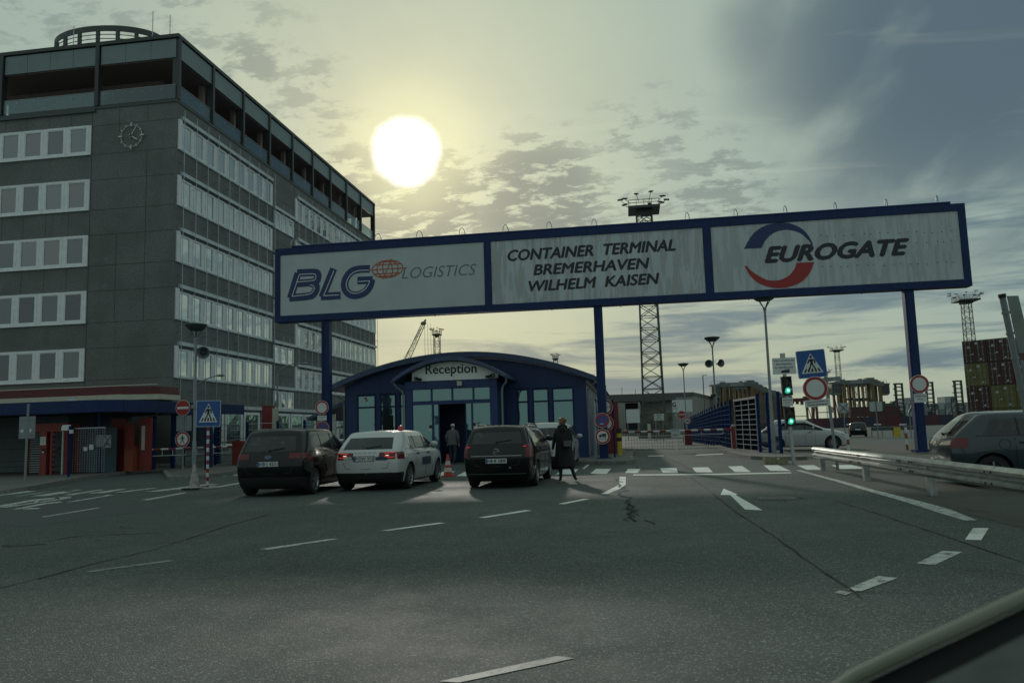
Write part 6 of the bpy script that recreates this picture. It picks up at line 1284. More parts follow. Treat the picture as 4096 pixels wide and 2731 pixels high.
mb = MB(); mb.tube([(-.03+.095*cos(a), .01+.085*sin(a), 1.435-.035*sin(a)) for a in [2*pi*i/16 for i in range(17)]], .045, 8); mb.ball((-.03, -.10, 1.37), .09, 10, 0, (1.2, .6, 1.)); mb.build('hood', COAT, wo, True)
HM = head_mesh(wo, (-.04, .03, 1.57), radians(52)); mb = MB()
loft(mb, [(0, -.012, .125, .001, .001, 0), (0, -.012, .122, .04, .05, 0), (0, -.012, .095, .074, .086, 0), (0, -.018, .05, .086, .096, 0), (0, -.026, .0, .084, .090, 0), (0, -.036, -.05, .070, .070, 0), (0, -.04, -.08, .05, .05, 0)], 18); mb.ball((0, -.125, .045), .040, 12, 0); mb.tf(HM).build('hair', HAIR, wo, True)
mb = MB(); mb.prism([(-.13, 0, .92), (.11, 0, .92), (.13, 0, 1.0), (.12, 0, 1.20), (.05, 0, 1.29), (-.05, 0, 1.29), (-.12, 0, 1.20), (-.14, 0, 1.0)], (0, -.12, 0), 0); mb.prism([(-.10, -.12, .93), (.09, -.12, .93), (.10, -.12, 1.08), (-.11, -.12, 1.08)], (0, -.045, 0), 1)
mb.tube([(-.09, -.01, 1.24), (-.10, .02, 1.38), (-.10, .16, 1.30)], .016, 6); mb.tube([(.08, -.01, 1.24), (.08, .02, 1.38), (.08, .16, 1.30)], .016, 6)
mb.tf(Matrix.Translation((.07, -.13, 0)) @ Matrix.Rotation(radians(12), 4, 'Z'))
mb.build('rucksack', [COAT, pmat('bag_grey', (.09, .10, .10), .6, var=.2)], wo)
mb = MB()
for x, y, a in ((-.145, .06, .5), (.275, .13, -.3)):
    M = Matrix.Translation((x, y, 0)) @ Matrix.Rotation(a, 4, 'Z'); vs = [M @ Vector((.042*cos(t), .12*sin(t), z)) for z in (.003, .028) for t in [2*pi*i/14 for i in range(14)]]; mb.add(vs, [(i, (i+1) % 14, 14+(i+1) % 14, 14+i) for i in range(14)]+[tuple(range(14))[::-1], tuple(range(14, 28))])
mb.build('soles', SOLE, wo)
# man with cap heading to the door
mp_ = G(1812, 1857); mn = thing('person', 'person in grey jacket and white cap walking to the reception door', 'person', (mp_.x, mp_.y, 0), radians(-6))
J = {'pel': (0, 0, .92, (.13, .10)), 'spi': (0, .01, 1.12, (.13, .10)), 'che': (0, .03, 1.34, (.16, .11)), 'nek': (0, .05, 1.50, .055), 'hed': (0, .07, 1.56, .055),
     'hl': (-.10, 0, .88, .10), 'kl': (-.11, .10, .48, .07), 'al': (-.12, .02, .10, .045), 'fl': (-.13, .15, .045, (.045, .035)), 'hr': (.10, 0, .88, .10), 'kr': (.11, -.02, .48, .07), 'ar': (.12, -.20, .14, .045), 'fr': (.13, -.08, .05, (.045, .035)),
     'sl': (-.20, .02, 1.42, .07), 'el': (-.28, -.04, 1.16, .058), 'wl': (-.27, .06, .93, .038), 'sr': (.20, .02, 1.42, .07), 'er': (.28, -.06, 1.16, .058), 'wr': (.27, .02, .93, .038)}
skin('body', J, E, 'pel', [JACK, JEAN, SHOE, SKIN], reg, mn); hand(None, mn, (-.27, .075, .90), (0, .3, -1), 1); hand(None, mn, (.27, .035, .90), (0, .2, -1), -1)
mb = MB(); loft(mb, [(0, 0, .84, .20, .15, 0), (0, 0, .845, .215, .16, 0), (0, .01, 1.05, .225, .155, 0), (0, .02, 1.25, .235, .155, 0), (0, .03, 1.40, .225, .13, 0), (0, .04, 1.47, .15, .10, 0), (0, .05, 1.50, .09, .08, 0)]); mb.build('jacket', JACK, mn, True)
HM = head_mesh(mn, (0, .09, 1.62), radians(-8)); mb = MB(); loft(mb, [(0, -.005, .135, .001, .001, 0), (0, -.005, .130, .05, .06, 0), (0, -.005, .095, .082, .098, 0), (0, -.008, .045, .088, .104, 0)], 18); mb.add([(.07*cos(a), .09+.075*sin(a), .05) for a in [pi*i/10 for i in range(11)]], [tuple(range(11))]); mb.tf(HM).build('cap', CREAM, mn, True)
mb = MB(); loft(mb, [(0, -.015, .05, .080, .092, 0), (0, -.025, .0, .078, .084, 0), (0, -.03, -.04, .062, .07, 0)], 18); mb.tf(HM).build('hair', pmat('grey_hair', (.12, .12, .11), .7, var=.3), mn, True)
# ================================================================== TERMINAL IN THE DISTANCE
def lattice(mb, H, w0, w1, seg, z0=0, leg=.12, br=.05, n=4):
    C4 = lambda z, w_: [(sx*w_/2, sy*w_/2, z) for sx, sy in ((-1, -1), (1, -1), (1, 1), (-1, 1))]
    for k in range(seg):
        a, b = z0+(H-z0)*k/seg, z0+(H-z0)*(k+1)/seg; wa, wb_ = w0+(w1-w0)*k/seg, w0+(w1-w0)*(k+1)/seg; A, B = C4(a, wa), C4(b, wb_)
        for i in range(4): mb.bar(A[i], B[i], leg); mb.bar(A[i], B[(i+1) % 4], br); mb.bar(A[(i+1) % 4], B[i], br) if k % 2 == 0 else None; mb.bar(B[i], B[(i+1) % 4], br)
def mast(label, x, y, H, cw=7.6, seg=22, w0=2.5, w1=1.9, full=True, z0=0, group='floodlight masts', leg=.17, br=.07):
    t = thing('floodlight_mast', label, 'floodlight mast', (x, y, gz(y)), group=group); sg = pmat('mast_steel', (.055, .07, .065), .6, .0, var=.15)
    mb = MB(); lattice(mb, H-2.0, w0, w1, seg, z0, leg, br); mb.build('lattice_tower', sg, t)
    mb = MB(); r = cw*.30; 
    mb.prism([(sx*r*1.05, sy*r*1.05, H-2.0) for sx, sy in ((-1, -1), (1, -1), (1, 1), (-1, 1))], (0, 0, .35)); mb.prism([(sx*r*.5, sy*r*.5, H-2.6) for sx, sy in ((-1, -1), (1, -1), (1, 1), (-1, 1))], (0, 0, .5))
    for z in (H-1.1, H-.6, H-1.6):
        for i in range(4):
            A = [(-r, -r, z), (r, -r, z), (r, r, z), (-r, r, z)]; mb.bar(A[i], A[(i+1) % 4], .09)
    for sx in (-1, -.5, 0, .5, 1):
        for sy in (-1, 1): mb.bar((sx*r, sy*r, H-1.7), (sx*r, sy*r, H-.55), .08)
    mb.build('platform', sg, t)
    for k in range(10):
        a = 2*pi*k/10; mb = MB(); p = Vector((r*1.1*cos(a), r*1.1*sin(a), H-1.0)); q = Vector((cw*.46*cos(a), cw*.46*sin(a), H-.2+(k % 3)*.25)); mb.bar(p, q, .07); mb.bar(q-Vector((.45*cos(a), .45*sin(a), -.05)), q+Vector((.5*cos(a), .5*sin(a), -.05)), .55, .16); mb.build('floodlight', sg, t)
    return t
q = PD(2618, 1700, 130); m1 = mast('tall lattice floodlight mast on a concrete block rising behind the middle board', q.x, q.y, 40.3, 8.4, 17, 3.4, 2.5, z0=4.0, leg=.27, br=.11)
mb = MB(); mb.box(-2.7, 2.9, -2.2, 2.2, 0, 4.0); mb.box(-1.2, -.7, -2.3, -2.2, 0, 2.3, 1); mb.build('concrete_base', [pmat('stained_concrete', (.10, .10, .085), .9, var=.5, ns=1.2), CREAM], m1)
mb = MB(); mb.bar((1.0, -1.3, 24.5), (2.4, -1.3, 24.5), .08); mb.box(2.3, 2.5, -1.4, -1.2, 24.2, 25.6); mb.build('antenna', DKGR, m1)
q = PD(3907, 1660, 208); mast('lattice floodlight mast rising behind the container stack at right', q.x, q.y, 34.6, 8.6)
q = PD(3368, 1680, 380); mast('lattice floodlight mast above the yellow carriers, right of the blue crossing sign', q.x, q.y, 37.5, 8.6, 16)
q = PD(3318, 1680, 560); mast('distant floodlight mast half hidden by the blue crossing sign', q.x, q.y, 38, 8.6, 12)
q = PD(1755, 1728, 250); mast('slim mast with flat top above the left half of the reception roof', q.x, q.y, 35, 4.2, 18, 2.0, 1.8)
q = PD(2232, 1715, 330); mast('slim mast with flat top above the right half of the reception roof', q.x, q.y, 33.2, 3.8, 14, 2.0, 1.8)
# luffing crane
q = PD(1612, 1730, 300); t = thing('harbour_crane', 'harbour crane with slanting lattice jib behind the reception roof', 'crane', (q.x, q.y, 0)); sg = pmat('crane_steel', (.14, .15, .13), .5, .2, var=.1)
A = PD(1628, 1440, 300)-Vector(t.location); B = PD(1694, 1295, 300)-Vector(t.location); mb = MB(); s = Vector((1, 0, -.4)).normalized()*1.1; A0 = A-(B-A)*.6
for o_ in (s, -s): mb.bar(A0+o_, B+o_*.6, .24)
for k in range(16): u0_, u1_ = k/16, (k+1)/16; mb.bar(A0.lerp(B, u0_)+s*(1 if k % 2 else -1)*.9, A0.lerp(B, u1_)-s*(1 if k % 2 else -1)*.9, .12)
mb.ball(B+Vector((0, 0, .2)), .8, 8, 0, (1.5, 1, 1)); mb.bar(B, B+Vector((.9, 0, 1.6)), .6); mb.build('jib', sg, t)
mb = MB()
for px in (1612, 1622, 1630): mb.bar(PD(px, 1440, 300)-Vector(t.location), B, .12)
for dx in (-.6, .6, 1.8): mb.bar(B+Vector((dx+1, 0, 0)), B+Vector((dx+1, 0, -26)), .10)
mb.build('cables', sg, t)
mb = MB(); mb.box(-6, 4, -4, 4, 0, 20); mb.box(-5, 3, -3, 3, 20, 24); mb.build('crane_house', sg, t)
# warehouse
wh = thing('warehouse', 'low grey warehouse hall with bay shade painted dark behind the barrier and mast', 'building', (0, 0, 0)); zf = gz(200)
a = PD(2330, 1700, 190); b = PD(2778, 1700, 190); c = PD(2910, 1700, 262); hgt = 9.2
mb = MB(); prz = [(a.x-20, a.y-.5), (b.x, b.y), (c.x, c.y), (c.x-30, c.y+40), (a.x-20, a.y+60)]
mb.prism([(x, y, zf) for x, y in prz], (0, 0, hgt-zf-.2)); mb.build('wall', pmat('sheet_grey', (.34, .34, .315), .6, var=.12, ns=.2), wh)
mb = MB(); e_ = Vector((0, -.25, 0)); mb.prism([(a.x-20, a.y-.9, hgt-.9), (b.x+.2, b.y-.35, hgt-.9), (b.x+.2, b.y-.35, hgt), (a.x-20, a.y-.9, hgt+.0)], (0, .3, 0)); mb.prism([(b.x+.15, b.y-.3, hgt-.7), (c.x+.2, c.y-.3, hgt-.7), (c.x+.2, c.y-.3, hgt), (b.x+.15, b.y-.3, hgt)], (0, .3, 0)); mb.build('eaves', pmat('eaves_dark', (.09, .095, .09), .6, var=.1), wh)
def wrect(p0, p1, D, m, nm, d=.2):
    A_ = PD(p0[0], p0[1], D); B_ = PD(p1[0], p1[1], D); mb = MB(); mb.box(min(A_.x, B_.x), max(A_.x, B_.x), A_.y, A_.y+d, min(A_.z, B_.z), max(A_.z, B_.z)); return mb.build(nm, m, wh)
wrect((2560, 1602), (2700, 1712), 176, pmat('annex_grey', (.27, .28, .26), .6, var=.1), 'annex', 9)
wrect((2500, 1612), (2556, 1718), 174, DARK, 'shaded_bay_block', 1); wrect((2440, 1590), (2700, 1600), 172, pmat('eaves_dark', (.09, .095, .09), .6), 'canopy_roof', 8)  # solid dark block for the bay, its shade put into the colour
wrect((2440, 1600), (2446, 1718), 172, GREYP, 'canopy_post'); wrect((2462, 1600), (2466, 1718), 172, GREYP, 'canopy_post'); wrect((2552, 1680), (2600, 1702), 170, CREAM, 'bright_opening_block')  # last one: solid cream block, brightness of the opening put into its colour
wrect((2690, 1655), (2705, 1665), 180, WHITE, 'wall_sign')
for k in range(34): A_ = PD(2425+k*10.5, 1710, 189.5); 
mb = MB()
for k in range(60): f_ = k/60; x = a.x-20+(b.x-a.x+20)*f_; y = a.y-.5+(b.y-a.y+.5)*f_-.07; mb.box(x, x+.12, y-.05, y, zf, hgt-.9)
for k in range(50): f_ = k/50; x = b.x+(c.x-b.x)*f_; y = b.y+(c.y-b.y)*f_; mb.box(x, x+.06, y-.15, y-.05, zf, hgt-.7)
mb.build('cladding_ribs', pmat('rib_grey', (.30, .30, .28), .6, var=.1), wh)
A_ = PD(2688, 1600, 168); B_ = PD(2769, 1646, 168); bb = thing('hoarding', 'large white board with letter G mounted before the grey warehouse', 'sign board', (A_.x, A_.y, 0)); mb = MB(); mb.box(0, B_.x-A_.x, -.1, .1, B_.z, A_.z, 0); mb.box(.4, .6, .1, .3, gz(168), B_.z, 1); mb.box(B_.x-A_.x-.6, B_.x-A_.x-.4, .1, .3, gz(168), B_.z, 1); o = mb.build('panel', [WHITE, GREYP], bb)
text('lettering', 'G', INK, (.05, -.12, B_.z+1.15), (.75, -.12, B_.z+1.15), .95, o, 0, .03, FN, .01); text('lettering', 'STICS', INK, (.05, -.12, B_.z+.6), (1.05, -.12, B_.z+.6), .28, o, 0, 0, FN, .01)
A_ = PD(2504, 1637, 120); B_ = PD(2560, 1690, 120); bb = thing('hoarding', 'blank pale board on two legs left of the big lattice mast', 'sign board', (A_.x, A_.y, 0)); mb = MB(); mb.box(0, B_.x-A_.x, -.06, .06, B_.z, A_.z, 0); mb.build('panel', WHITE, bb); mb = MB(); mb.box(.1, .22, .07, .2, gz(120), B_.z+.3); mb.box(B_.x-A_.x-.22, B_.x-A_.x-.1, .07, .2, gz(120), B_.z+.3); mb.build('legs', GREYP, bb)
A_ = PD(2636, 1667, 100); bb = thing('direction_board', 'three small white direction plates on posts at the mast foot', 'sign board', (A_.x, A_.y, gz(100)))
for k, (s_, w_) in enumerate((('#', .8), ('#', .5), ('#', .9))):
    mb = MB(); z_ = A_.z-gz(100)+.28-k*.30; mb.box(-.62, .62, -.04, 0, z_-.12, z_+.12); [mb.box(-w_/2+q*w_/5, -w_/2+(q+.8)*w_/5, -.045, -.041, z_-.05, z_+.04, 1) for q in range(5)]; o = mb.build('plate', [WHITE, INKG], bb)
mb = MB(); mb.cyl((-.45, .04, 0), (-.45, .04, A_.z-gz(100)+.3), .04, n=8); mb.cyl((.45, .04, 0), (.45, .04, A_.z-gz(100)+.3), .04, n=8); mb.build('posts', GREYP, bb)
A_ = PD(2727, 1658, 85); t = thing('stop_sign', 'red stop sign partly behind the second far lamp pole', 'traffic sign', (A_.x, A_.y, gz(85))); plate('stop', t, (0, 0, A_.z-gz(85)), .46); mb = MB(); mb.cyl((0, .05, 0), (0, .05, A_.z-gz(85)), .04, n=8); mb.build('pole', GREYP, t)
A_ = PD(2749, 1683, 62); t = thing('speed_limit_sign', 'small round 30 speed limit sign below the red stop sign', 'traffic sign', (A_.x, A_.y, gz(62))); plate('30', t, (0, 0, A_.z-gz(62)), .30); mb = MB(); mb.cyl((0, .05, 0), (0, .05, A_.z-gz(62)), .03, n=8); mb.build('pole', GREYP, t)
for px, y0, y1, D in ((2487, 1547, 1580, 189), (2541, 1555, 1582, 189), (2592, 1562, 1585, 189), (2423, 1539, 1578, 189)):
    A_ = PD(px, y0, D); t = thing('roof_rod', 'thin lightning rod on the grey warehouse roof', 'lightning rod', (A_.x, A_.y+1, 9.0), group='rods on the warehouse roof'); mb = MB(); mb.cyl((0, 0, 0), (0, 0, A_.z-9.0), .06, n=5); mb.build('rod', DKGR, t)
A_ = PD(2811, 1500, 150); t = thing('pole_light', 'thin tall pole with a tiny lamp left of the yellow carriers', 'street lamp', (A_.x, A_.y, gz(150))); h_ = A_.z-gz(150); mb = MB(); mb.cyl((0, 0, 0), (0, 0, h_), .09, n=6); mb.box(0, .8, -.1, .1, h_-.1, h_); mb.build('pole', DKGR, t)
# construction blocks behind the boom
for px, py, w_, lab in ((2562, 1748, 1.0, 'sand coloured concrete block behind the boom mesh, left one'), (2625, 1748, 1.5, 'mossy green concrete block behind the boom mesh, right one')):
    A_ = G(px, py, -.5); mb = MB(); mb.prism([(-w_/2, -.3, 0), (w_/2, -.3, 0), (w_*.4, -.3, .75), (-w_*.4, -.3, .75)], (0, .6, 0)); o = mb.build('block', pmat('sandy_block', (.30, .26, .16), .85, var=.3) if w_ == 1 else pmat('green_block', (.16, .17, .08), .85, var=.3)); o.location = (A_.x, A_.y, -.5); o.name = 'concrete_block'; tag(o, lab, 'concrete block')
A_ = G(2535, 1738, -.5); mb = MB(); mb.cyl((-2.2, 0, 1.0), (2.2, 0, 1.25), .28, n=14); mb.box(-2.2, -1.9, -.2, .2, 0, .8); mb.box(1.8, 2.1, -.2, .2, 0, 1.0); o = mb.build('concrete_pipe', CREAM); o.location = (A_.x, A_.y, -.5); tag(o, 'pale pipe lying on supports beneath the blank board', 'pipe')
# straddle carriers
def carrier(label, x, y, rz, ylw=SCY, group='straddle carriers parked in the yard', proto=[]):
    if proto:
        t = copy_tree(proto[0]); t.location = (x, y, gz(y)); t.rotation_euler = (0, 0, rz); t['label'] = label; return t
    t = thing('straddle_carrier', label, 'straddle carrier', (x, y, gz(y)), rz, group); proto.append(t)
    H = 13.4
    for sy in (-1, 1):
        for sx in (-1, 1): mb = MB(); mb.box(sx*3.9-.45, sx*3.9+.45, sy*2.2-.4, sy*2.2+.4, 1.6, H-1.2); mb.build('leg', ylw, t)
        for sx in (-.33, .33): mb = MB(); mb.box(sx*3.9-.22, sx*3.9+.22, sy*2.2-.25, sy*2.2+.25, 1.6, H-1.4); mb.build('leg', ylw, t)
        mb = MB(); mb.box(-5.0, 5.0, sy*2.2-.5, sy*2.2+.5, .9, 1.8); mb.build('bogie_beam', SCR, t)
        for k in range(4): mb = MB(); xx = -4.2+2.8*k; mb.cyl((xx, sy*2.2-.4, .75), (xx, sy*2.2+.4, .75), .75, n=14); mb.build('wheel', RUBBER, t)
        mb = MB(); mb.box(-5.2, 4.9, sy*2.2-.45, sy*2.2+.45, H-1.25, H-.05); mb.box(-2.2, 1.4, sy*2.2-.47 if sy < 0 else sy*2.2, sy*2.2-.45 if sy < 0 else sy*2.2+.02, H-1.1, H-.25, 1); mb.build('top_beam', [SCG, GREYP], t)
    mb = MB(); mb.box(-4.6, 4.6, -2.0, 2.0, H-.9, H-.3); mb.box(2.6, 4.8, -1.6, 1.6, H-.3, H+.5); mb.box(3.5, 5.6, -2.0, .6, H-1.0, H-.1); mb.box(-4.6, -3.2, -1, 1.2, H-.3, H+.3); mb.box(.8, 1.6, -1, 1, H-.3, H+.35); mb.build('machinery', SCG, t)
    mb = MB(); mb.box(-7.4, -5.0, -2.8, .2, H-3.6, H-.9, 1); mb.prism([(-7.5, -2.9, H-.9), (-4.9, -2.9, H-.9), (-4.9, -2.9, H-.4), (-7.7, -2.9, H-.5)], (0, 3.2, 0), 0); mb.prism([(-7.4, -2.85, H-3.6), (-6.9, -2.85, H-4.2), (-5.2, -2.85, H-4.2), (-5.0, -2.85, H-3.6)], (0, 3.0, 0), 0)
    for x_ in (-7.42, -6.7, -5.9, -5.1): mb.box(x_, x_+.1, -2.9, -2.8, H-3.6, H-.9, 0)
    for z_ in (H-2.2,): mb.box(-7.4, -5.0, -2.9, -2.8, z_, z_+.12, 0)
    mb.build('cab', [SCG, pmat('cab_glass', (.04, .055, .055), .15, var=0)], t)
    mb = MB()
    for x_ in (-7.5, -6.6, -5.6, -4.6, -3.6): mb.cyl((x_, -2.6, H-.5), (x_, -2.6, H+.5), .05, n=5)
    mb.bar((-7.5, -2.6, H+.5), (-3.6, -2.6, H+.5), .06); mb.bar((-5.4, -2.3, 2), (-5.4, -2.3, H-3.6), .08); mb.bar((-5.9, -2.3, 2), (-5.9, -2.3, H-3.6), .08)
    for k in range(14): mb.bar((-5.9, -2.3, 2.2+k*.5), (-5.4, -2.3, 2.2+k*.5), .05)
    mb.build('ladder_and_rails', DKGR, t)
    mb = MB(); mb.box(-3.2, 3.2, -1.3, 1.3, 7.6, 8.1); 
    for sx in (-1, 1):
        for sy in (-1, 1): mb.bar((sx*2.8, sy*1.1, 8), (sx*2.8, sy*1.1, H-.9), .12)
    mb.bar((-2.8, -1.6, 2.0), (2.8, -1.6, H-2), .12); mb.bar((2.8, 1.6, 2.0), (-2.8, 1.6, H-2), .12); mb.build('spreader', DKGR, t); return t
N_ = ['nearest one', 'second', 'third', 'fourth', 'fifth', 'sixth', 'seventh', 'eighth', 'last, beside the traffic light']
for k in range(9):
    D = 222+k*15.5; px = 2955+k*20.5; q = PD(px, 1700, D); carrier('yellow legged straddle carrier, %s in the row behind blue fence' % N_[k], q.x, q.y, YAW*.9-.06)
q = PD(3436, 1700, 228); carrier('front straddle carrier of the pair right of the blue crossing sign', q.x, q.y, .0); q = PD(3468, 1690, 244); carrier('rear straddle carrier of the pair, cab end showing on the right', q.x, q.y, pi)
# red rail crane behind
def portal(name, label, px, D, wd, H, mat=SCR, cat='gantry crane'):
    q = PD(px, 1690, D); t = thing(name, label, cat, (q.x, q.y, gz(D))); mb = MB(); mb.box(-wd/2, wd/2, -1.2, 1.2, H-1.4, H); 
    for k in range(8): mb.box(-wd/2+k*wd/8, -wd/2+k*wd/8+wd/16, -1.0, 1.0, H-2.2-(k % 3)*.3, H-1.4); 
    mb.box(-wd*.45, -wd*.3, -1.5, 1.5, H, H+.8); mb.box(wd*.2, wd*.42, -1.5, 1.5, H, H+.7); mb.build('girder', mat, t)
    for x in (-.42, -.30, .28, .42): mb = MB(); mb.box(x*wd-.35, x*wd+.35, -.6, .6, 0, H-1.4); mb.build('leg', mat, t)
    mb = MB(); mb.bar((-.42*wd, 0, 1), (-.30*wd, 0, H-2), .25); mb.bar((.42*wd, 0, 1), (.28*wd, 0, H-2), .25); mb.bar((-.3*wd, 0, H*.35), (.28*wd, 0, H*.35), .3); mb.build('bracing', mat, t); return t
portal('gantry_crane', 'rust red gantry crane between the round sign and the front carrier', 3308, 290, 11, 14.2); portal('gantry_crane', 'small red gantry crane left of the leaning crossing sign pole', 3190, 330, 15, 11.6); portal('gantry_crane', 'dark low gantry frame right of the rounded white sign back', 3560, 300, 5.0, 7.8, DKGR)
# empty container handlers: tall ladder like masts
for k, (px, D, H) in enumerate(((3607, 260, 13.6), (3730, 262, 13.8), (3846, 262, 14.0))):
    q = PD(px, 1700, D); t = thing('container_handler', 'dark container handler with tall open mast, %s' % ('left of the right gantry post', 'just right of the right gantry post', 'beside the tall container stack')[k], 'container handler', (q.x, q.y, gz(D)), rot=(0, 0, YAW))
    mb = MB(); mb.box(-1.4, -.75, -.3, .3, 1, H, 0); mb.box(.9, 1.4, -.3, .3, 1, H, 0); mb.box(-1.6, 1.4, -.35, .35, H-.5, H)
    for j in range(9): mb.box(-.75, .9, -.2, .2, 1.5+j*(H-3)/8, 1.85+j*(H-3)/8)
    for j in range(4): mb.box(-1.9, -1.4, -.2, .2, H*.4+j*H*.15, H*.4+j*H*.15+.3)
    mb.build('lift_mast', pmat('handler_green', (.03, .04, .038), .6, var=.15), t)
    mb = MB(); mb.box(-1.8, 2.6, .4, 6.0, .9, 2.4); mb.box(-.6, 1.4, 1.5, 3.5, 2.4, 3.9); mb.bar((-1.0, .3, 6), (-2.8, 3, 2.2), .2); mb.build('chassis', pmat('handler_green', (.03, .04, .038), .6), t)
    for wx in (-1.7, 2.4):
        for wy in (.8, 5.0): mb = MB(); mb.cyl((wx-.4, wy, .8), (wx+.4, wy, .8), .8, n=14); mb.build('wheel', RUBBER, t)
# containers
def cmat(n, c): return pmat('container_'+n, c, .55, .1, var=.25, ns=1.5, streak=.35)
CM = dict(brown=cmat('brown', (.075, .032, .028)), yellow=cmat('yellow', (.15, .135, .04)), red=cmat('red', (.12, .020, .024)), white=cmat('white', (.34, .37, .37)), grey=cmat('grey', (.20, .23, .23)), maroon=cmat('maroon', (.085, .028, .040)), teal=cmat('teal', (.07, .13, .14)), navy=cmat('navy', (.03, .035, .06)))
cproto = {}
def container(label, M, col, group, L=12.19, simple=False):
    key = (col, L, simple)
    if key not in cproto:
        t = thing('shipping_container', label, 'container', (0, 0, 0), group=group); cproto[key] = t; W_, H_ = 2.44, 2.59
        mb = MB(); mb.box(.04, W_-.04, .06, L-.06, .06, H_-.05)
        if not simple:
            n = 40
            for s_ in (.012, W_-.042):
                for k in range(n): y = .15+(L-.3)*k/n; mb.box(s_, s_+.03, y, y+(L-.3)/n*.5, .15, H_-.12)
            for k in range(n): y = .15+(L-.3)*k/n; mb.box(.1, W_-.1, y, y+(L-.3)/n*.5, H_-.05, H_-.02)
        mb.build('shell', CM[col], t); mb = MB()
        for x in (0, W_-.12):
            for y in (0, L-.12): mb.box(x, x+.12, y, y+.12, 0, H_)
        for z in (0, H_-.12): mb.box(.12, W_-.12, 0, .1, z, z+.11); mb.box(.12, W_-.12, L-.1, L, z, z+.11); mb.box(0, .1, .12, L-.12, z, z+.11); mb.box(W_-.1, W_, .12, L-.12, z, z+.11)
        mb.build('frame', CM[col], t)
        if not simple:
            mb = MB(); mb.box(.14, W_/2-.015, -.01, .05, .13, H_-.14, 0); mb.box(W_/2+.015, W_-.14, -.01, .05, .13, H_-.14, 0)
            for x in (.35, .80, 1.64, 2.09):
                mb.cyl((x, -.05, .1), (x, -.05, H_-.1), .028, n=6, m=1)
                for z in (.18, .9, 1.7, 2.35): mb.box(x-.09, x+.09, -.07, -.01, z, z+.10, 1)
            for z in (.45, .8, 1.2, 1.6, 2.0): mb.box(.18, W_/2-.06, -.02, -.01, z, z+.14, 0); mb.box(W_/2+.06, W_-.18, -.02, -.01, z, z+.14, 0)
            mb.box(W_/2+.1, W_/2+.42, -.028, -.02, 2.1, 2.35, 2); mb.box(.5, .75, -.028, -.02, 1.7, 1.95, 2); mb.box(.9, 1.1, -.028, -.02, .95, 1.1, 2); mb.box(W_/2+.5, W_/2+.7, -.028, -.02, .3, .5, 2); mb.build('doors', [CM[col], GREYP, pmat('decal_white', (.45, .45, .42), .5, var=0)], t)
        t.matrix_world = M; return t
    t = copy_tree(cproto[key]); t.matrix_world = M; t['label'] = label; t['group'] = group; return t
bx = PD(3873, 1640, 90); th = radians(-40); R_ = Matrix.Rotation(th, 4, 'Z'); zb_ = gz(90)
lay = [['brown', 'yellow', 'yellow', 'yellow'], ['brown', 'yellow', 'yellow', 'yellow'], ['yellow', 'brown', 'red'], ['brown', 'brown']]
ords = ['first', 'second', 'third', 'fourth']; tiers = ['bottom', 'second lowest', 'second highest', 'top']
for tz, row in enumerate(lay):
    for k, col in enumerate(row):
        o_ = Vector((k*2.50, 0, 0)); 
        if tz == 3 and k >= 2: o_.y += .0
        container('%s shipping container, %s from left in the %s tier of near stack' % (col, ords[k], tiers[tz]), Matrix.Translation((bx.x, bx.y, zb_+tz*2.62)) @ R_ @ Matrix.Translation(o_), col, 'containers stacked at the right edge')
mb = MB(); Mx = Matrix.Translation((bx.x, bx.y, zb_+3*2.62)) @ R_ @ Matrix.Translation((2.5+2.44, 0, 0)) @ Matrix.Rotation(pi/2, 4, 'Z')
for s_, xx, cap_ in (('C', .9, .50),): text('container_lettering', s_, WHITE, Mx @ Vector((xx, -.09, 1.9)), Mx @ Vector((xx+.45, -.09, 1.9)), cap_, None, 0, .04, Mx.to_3x3() @ Vector((0, -1, 0)), .002)
bpy.data.objects['container_lettering'].name = 'tmpc'; o = bpy.data.objects['tmpc']
hosts = [x for x in C.objects if x.get('label', '').startswith('brown shipping container, second from left in the top')]
o.parent = hosts[0]; o.matrix_parent_inverse = Mx.inverted() @ Mx; bpy.context.view_layer.update(); o.matrix_world = Matrix.Identity(4); o.name = 'lettering'
# low far rows
fcols = ['maroon', 'navy', 'brown', 'navy', 'maroon', 'red', 'navy', 'brown', 'maroon', 'navy']; names_ = ['between poles of the leaning sign', 'left of the small dark estate', 'behind the small dark estate', 'under the front carrier', 'right of the front carrier', 'below the rounded white sign', 'right of the rounded white sign', 'left of the right gantry post', 'behind the right gantry post', 'right of the right gantry post']
for k in range(10):
    q = PD(3235+k*52, 1700, 205); container('dark %s container lying in the far low row %s' % (fcols[k], names_[k]), Matrix.Translation((q.x, q.y, gz(205))) @ Matrix.Rotation(-pi/2+YAW, 4, 'Z'), fcols[k], 'low dark container row across the yard', 6.06 if k % 2 else 6.06, True)
    if k in (3, 4, 5): container('rusty brown container on top of the low row %s' % names_[k], Matrix.Translation((q.x, q.y, gz(205)+2.62)) @ Matrix.Rotation(-pi/2+YAW, 4, 'Z'), 'brown', 'low dark container row across the yard', 6.06, True)
wc = ['white', 'grey', 'white', 'teal', 'white', 'grey', 'white', 'white', 'teal', 'grey', 'white', 'grey', 'white', 'white']
for k in range(16):
    for tz in range(2 + (1 if k in (3, 4, 5, 9, 10) else 0)+1):
        q = PD(3545+k*27, 1690, 330); container('pale reefer container in the far stack behind the handler masts', Matrix.Translation((q.x, q.y, gz(300)+tz*2.62)) @ Matrix.Rotation(YAW+pi/2*0, 4, 'Z'), wc[(k*3+tz*5) % 14], 'pale containers in the far stack', 6.06, True)
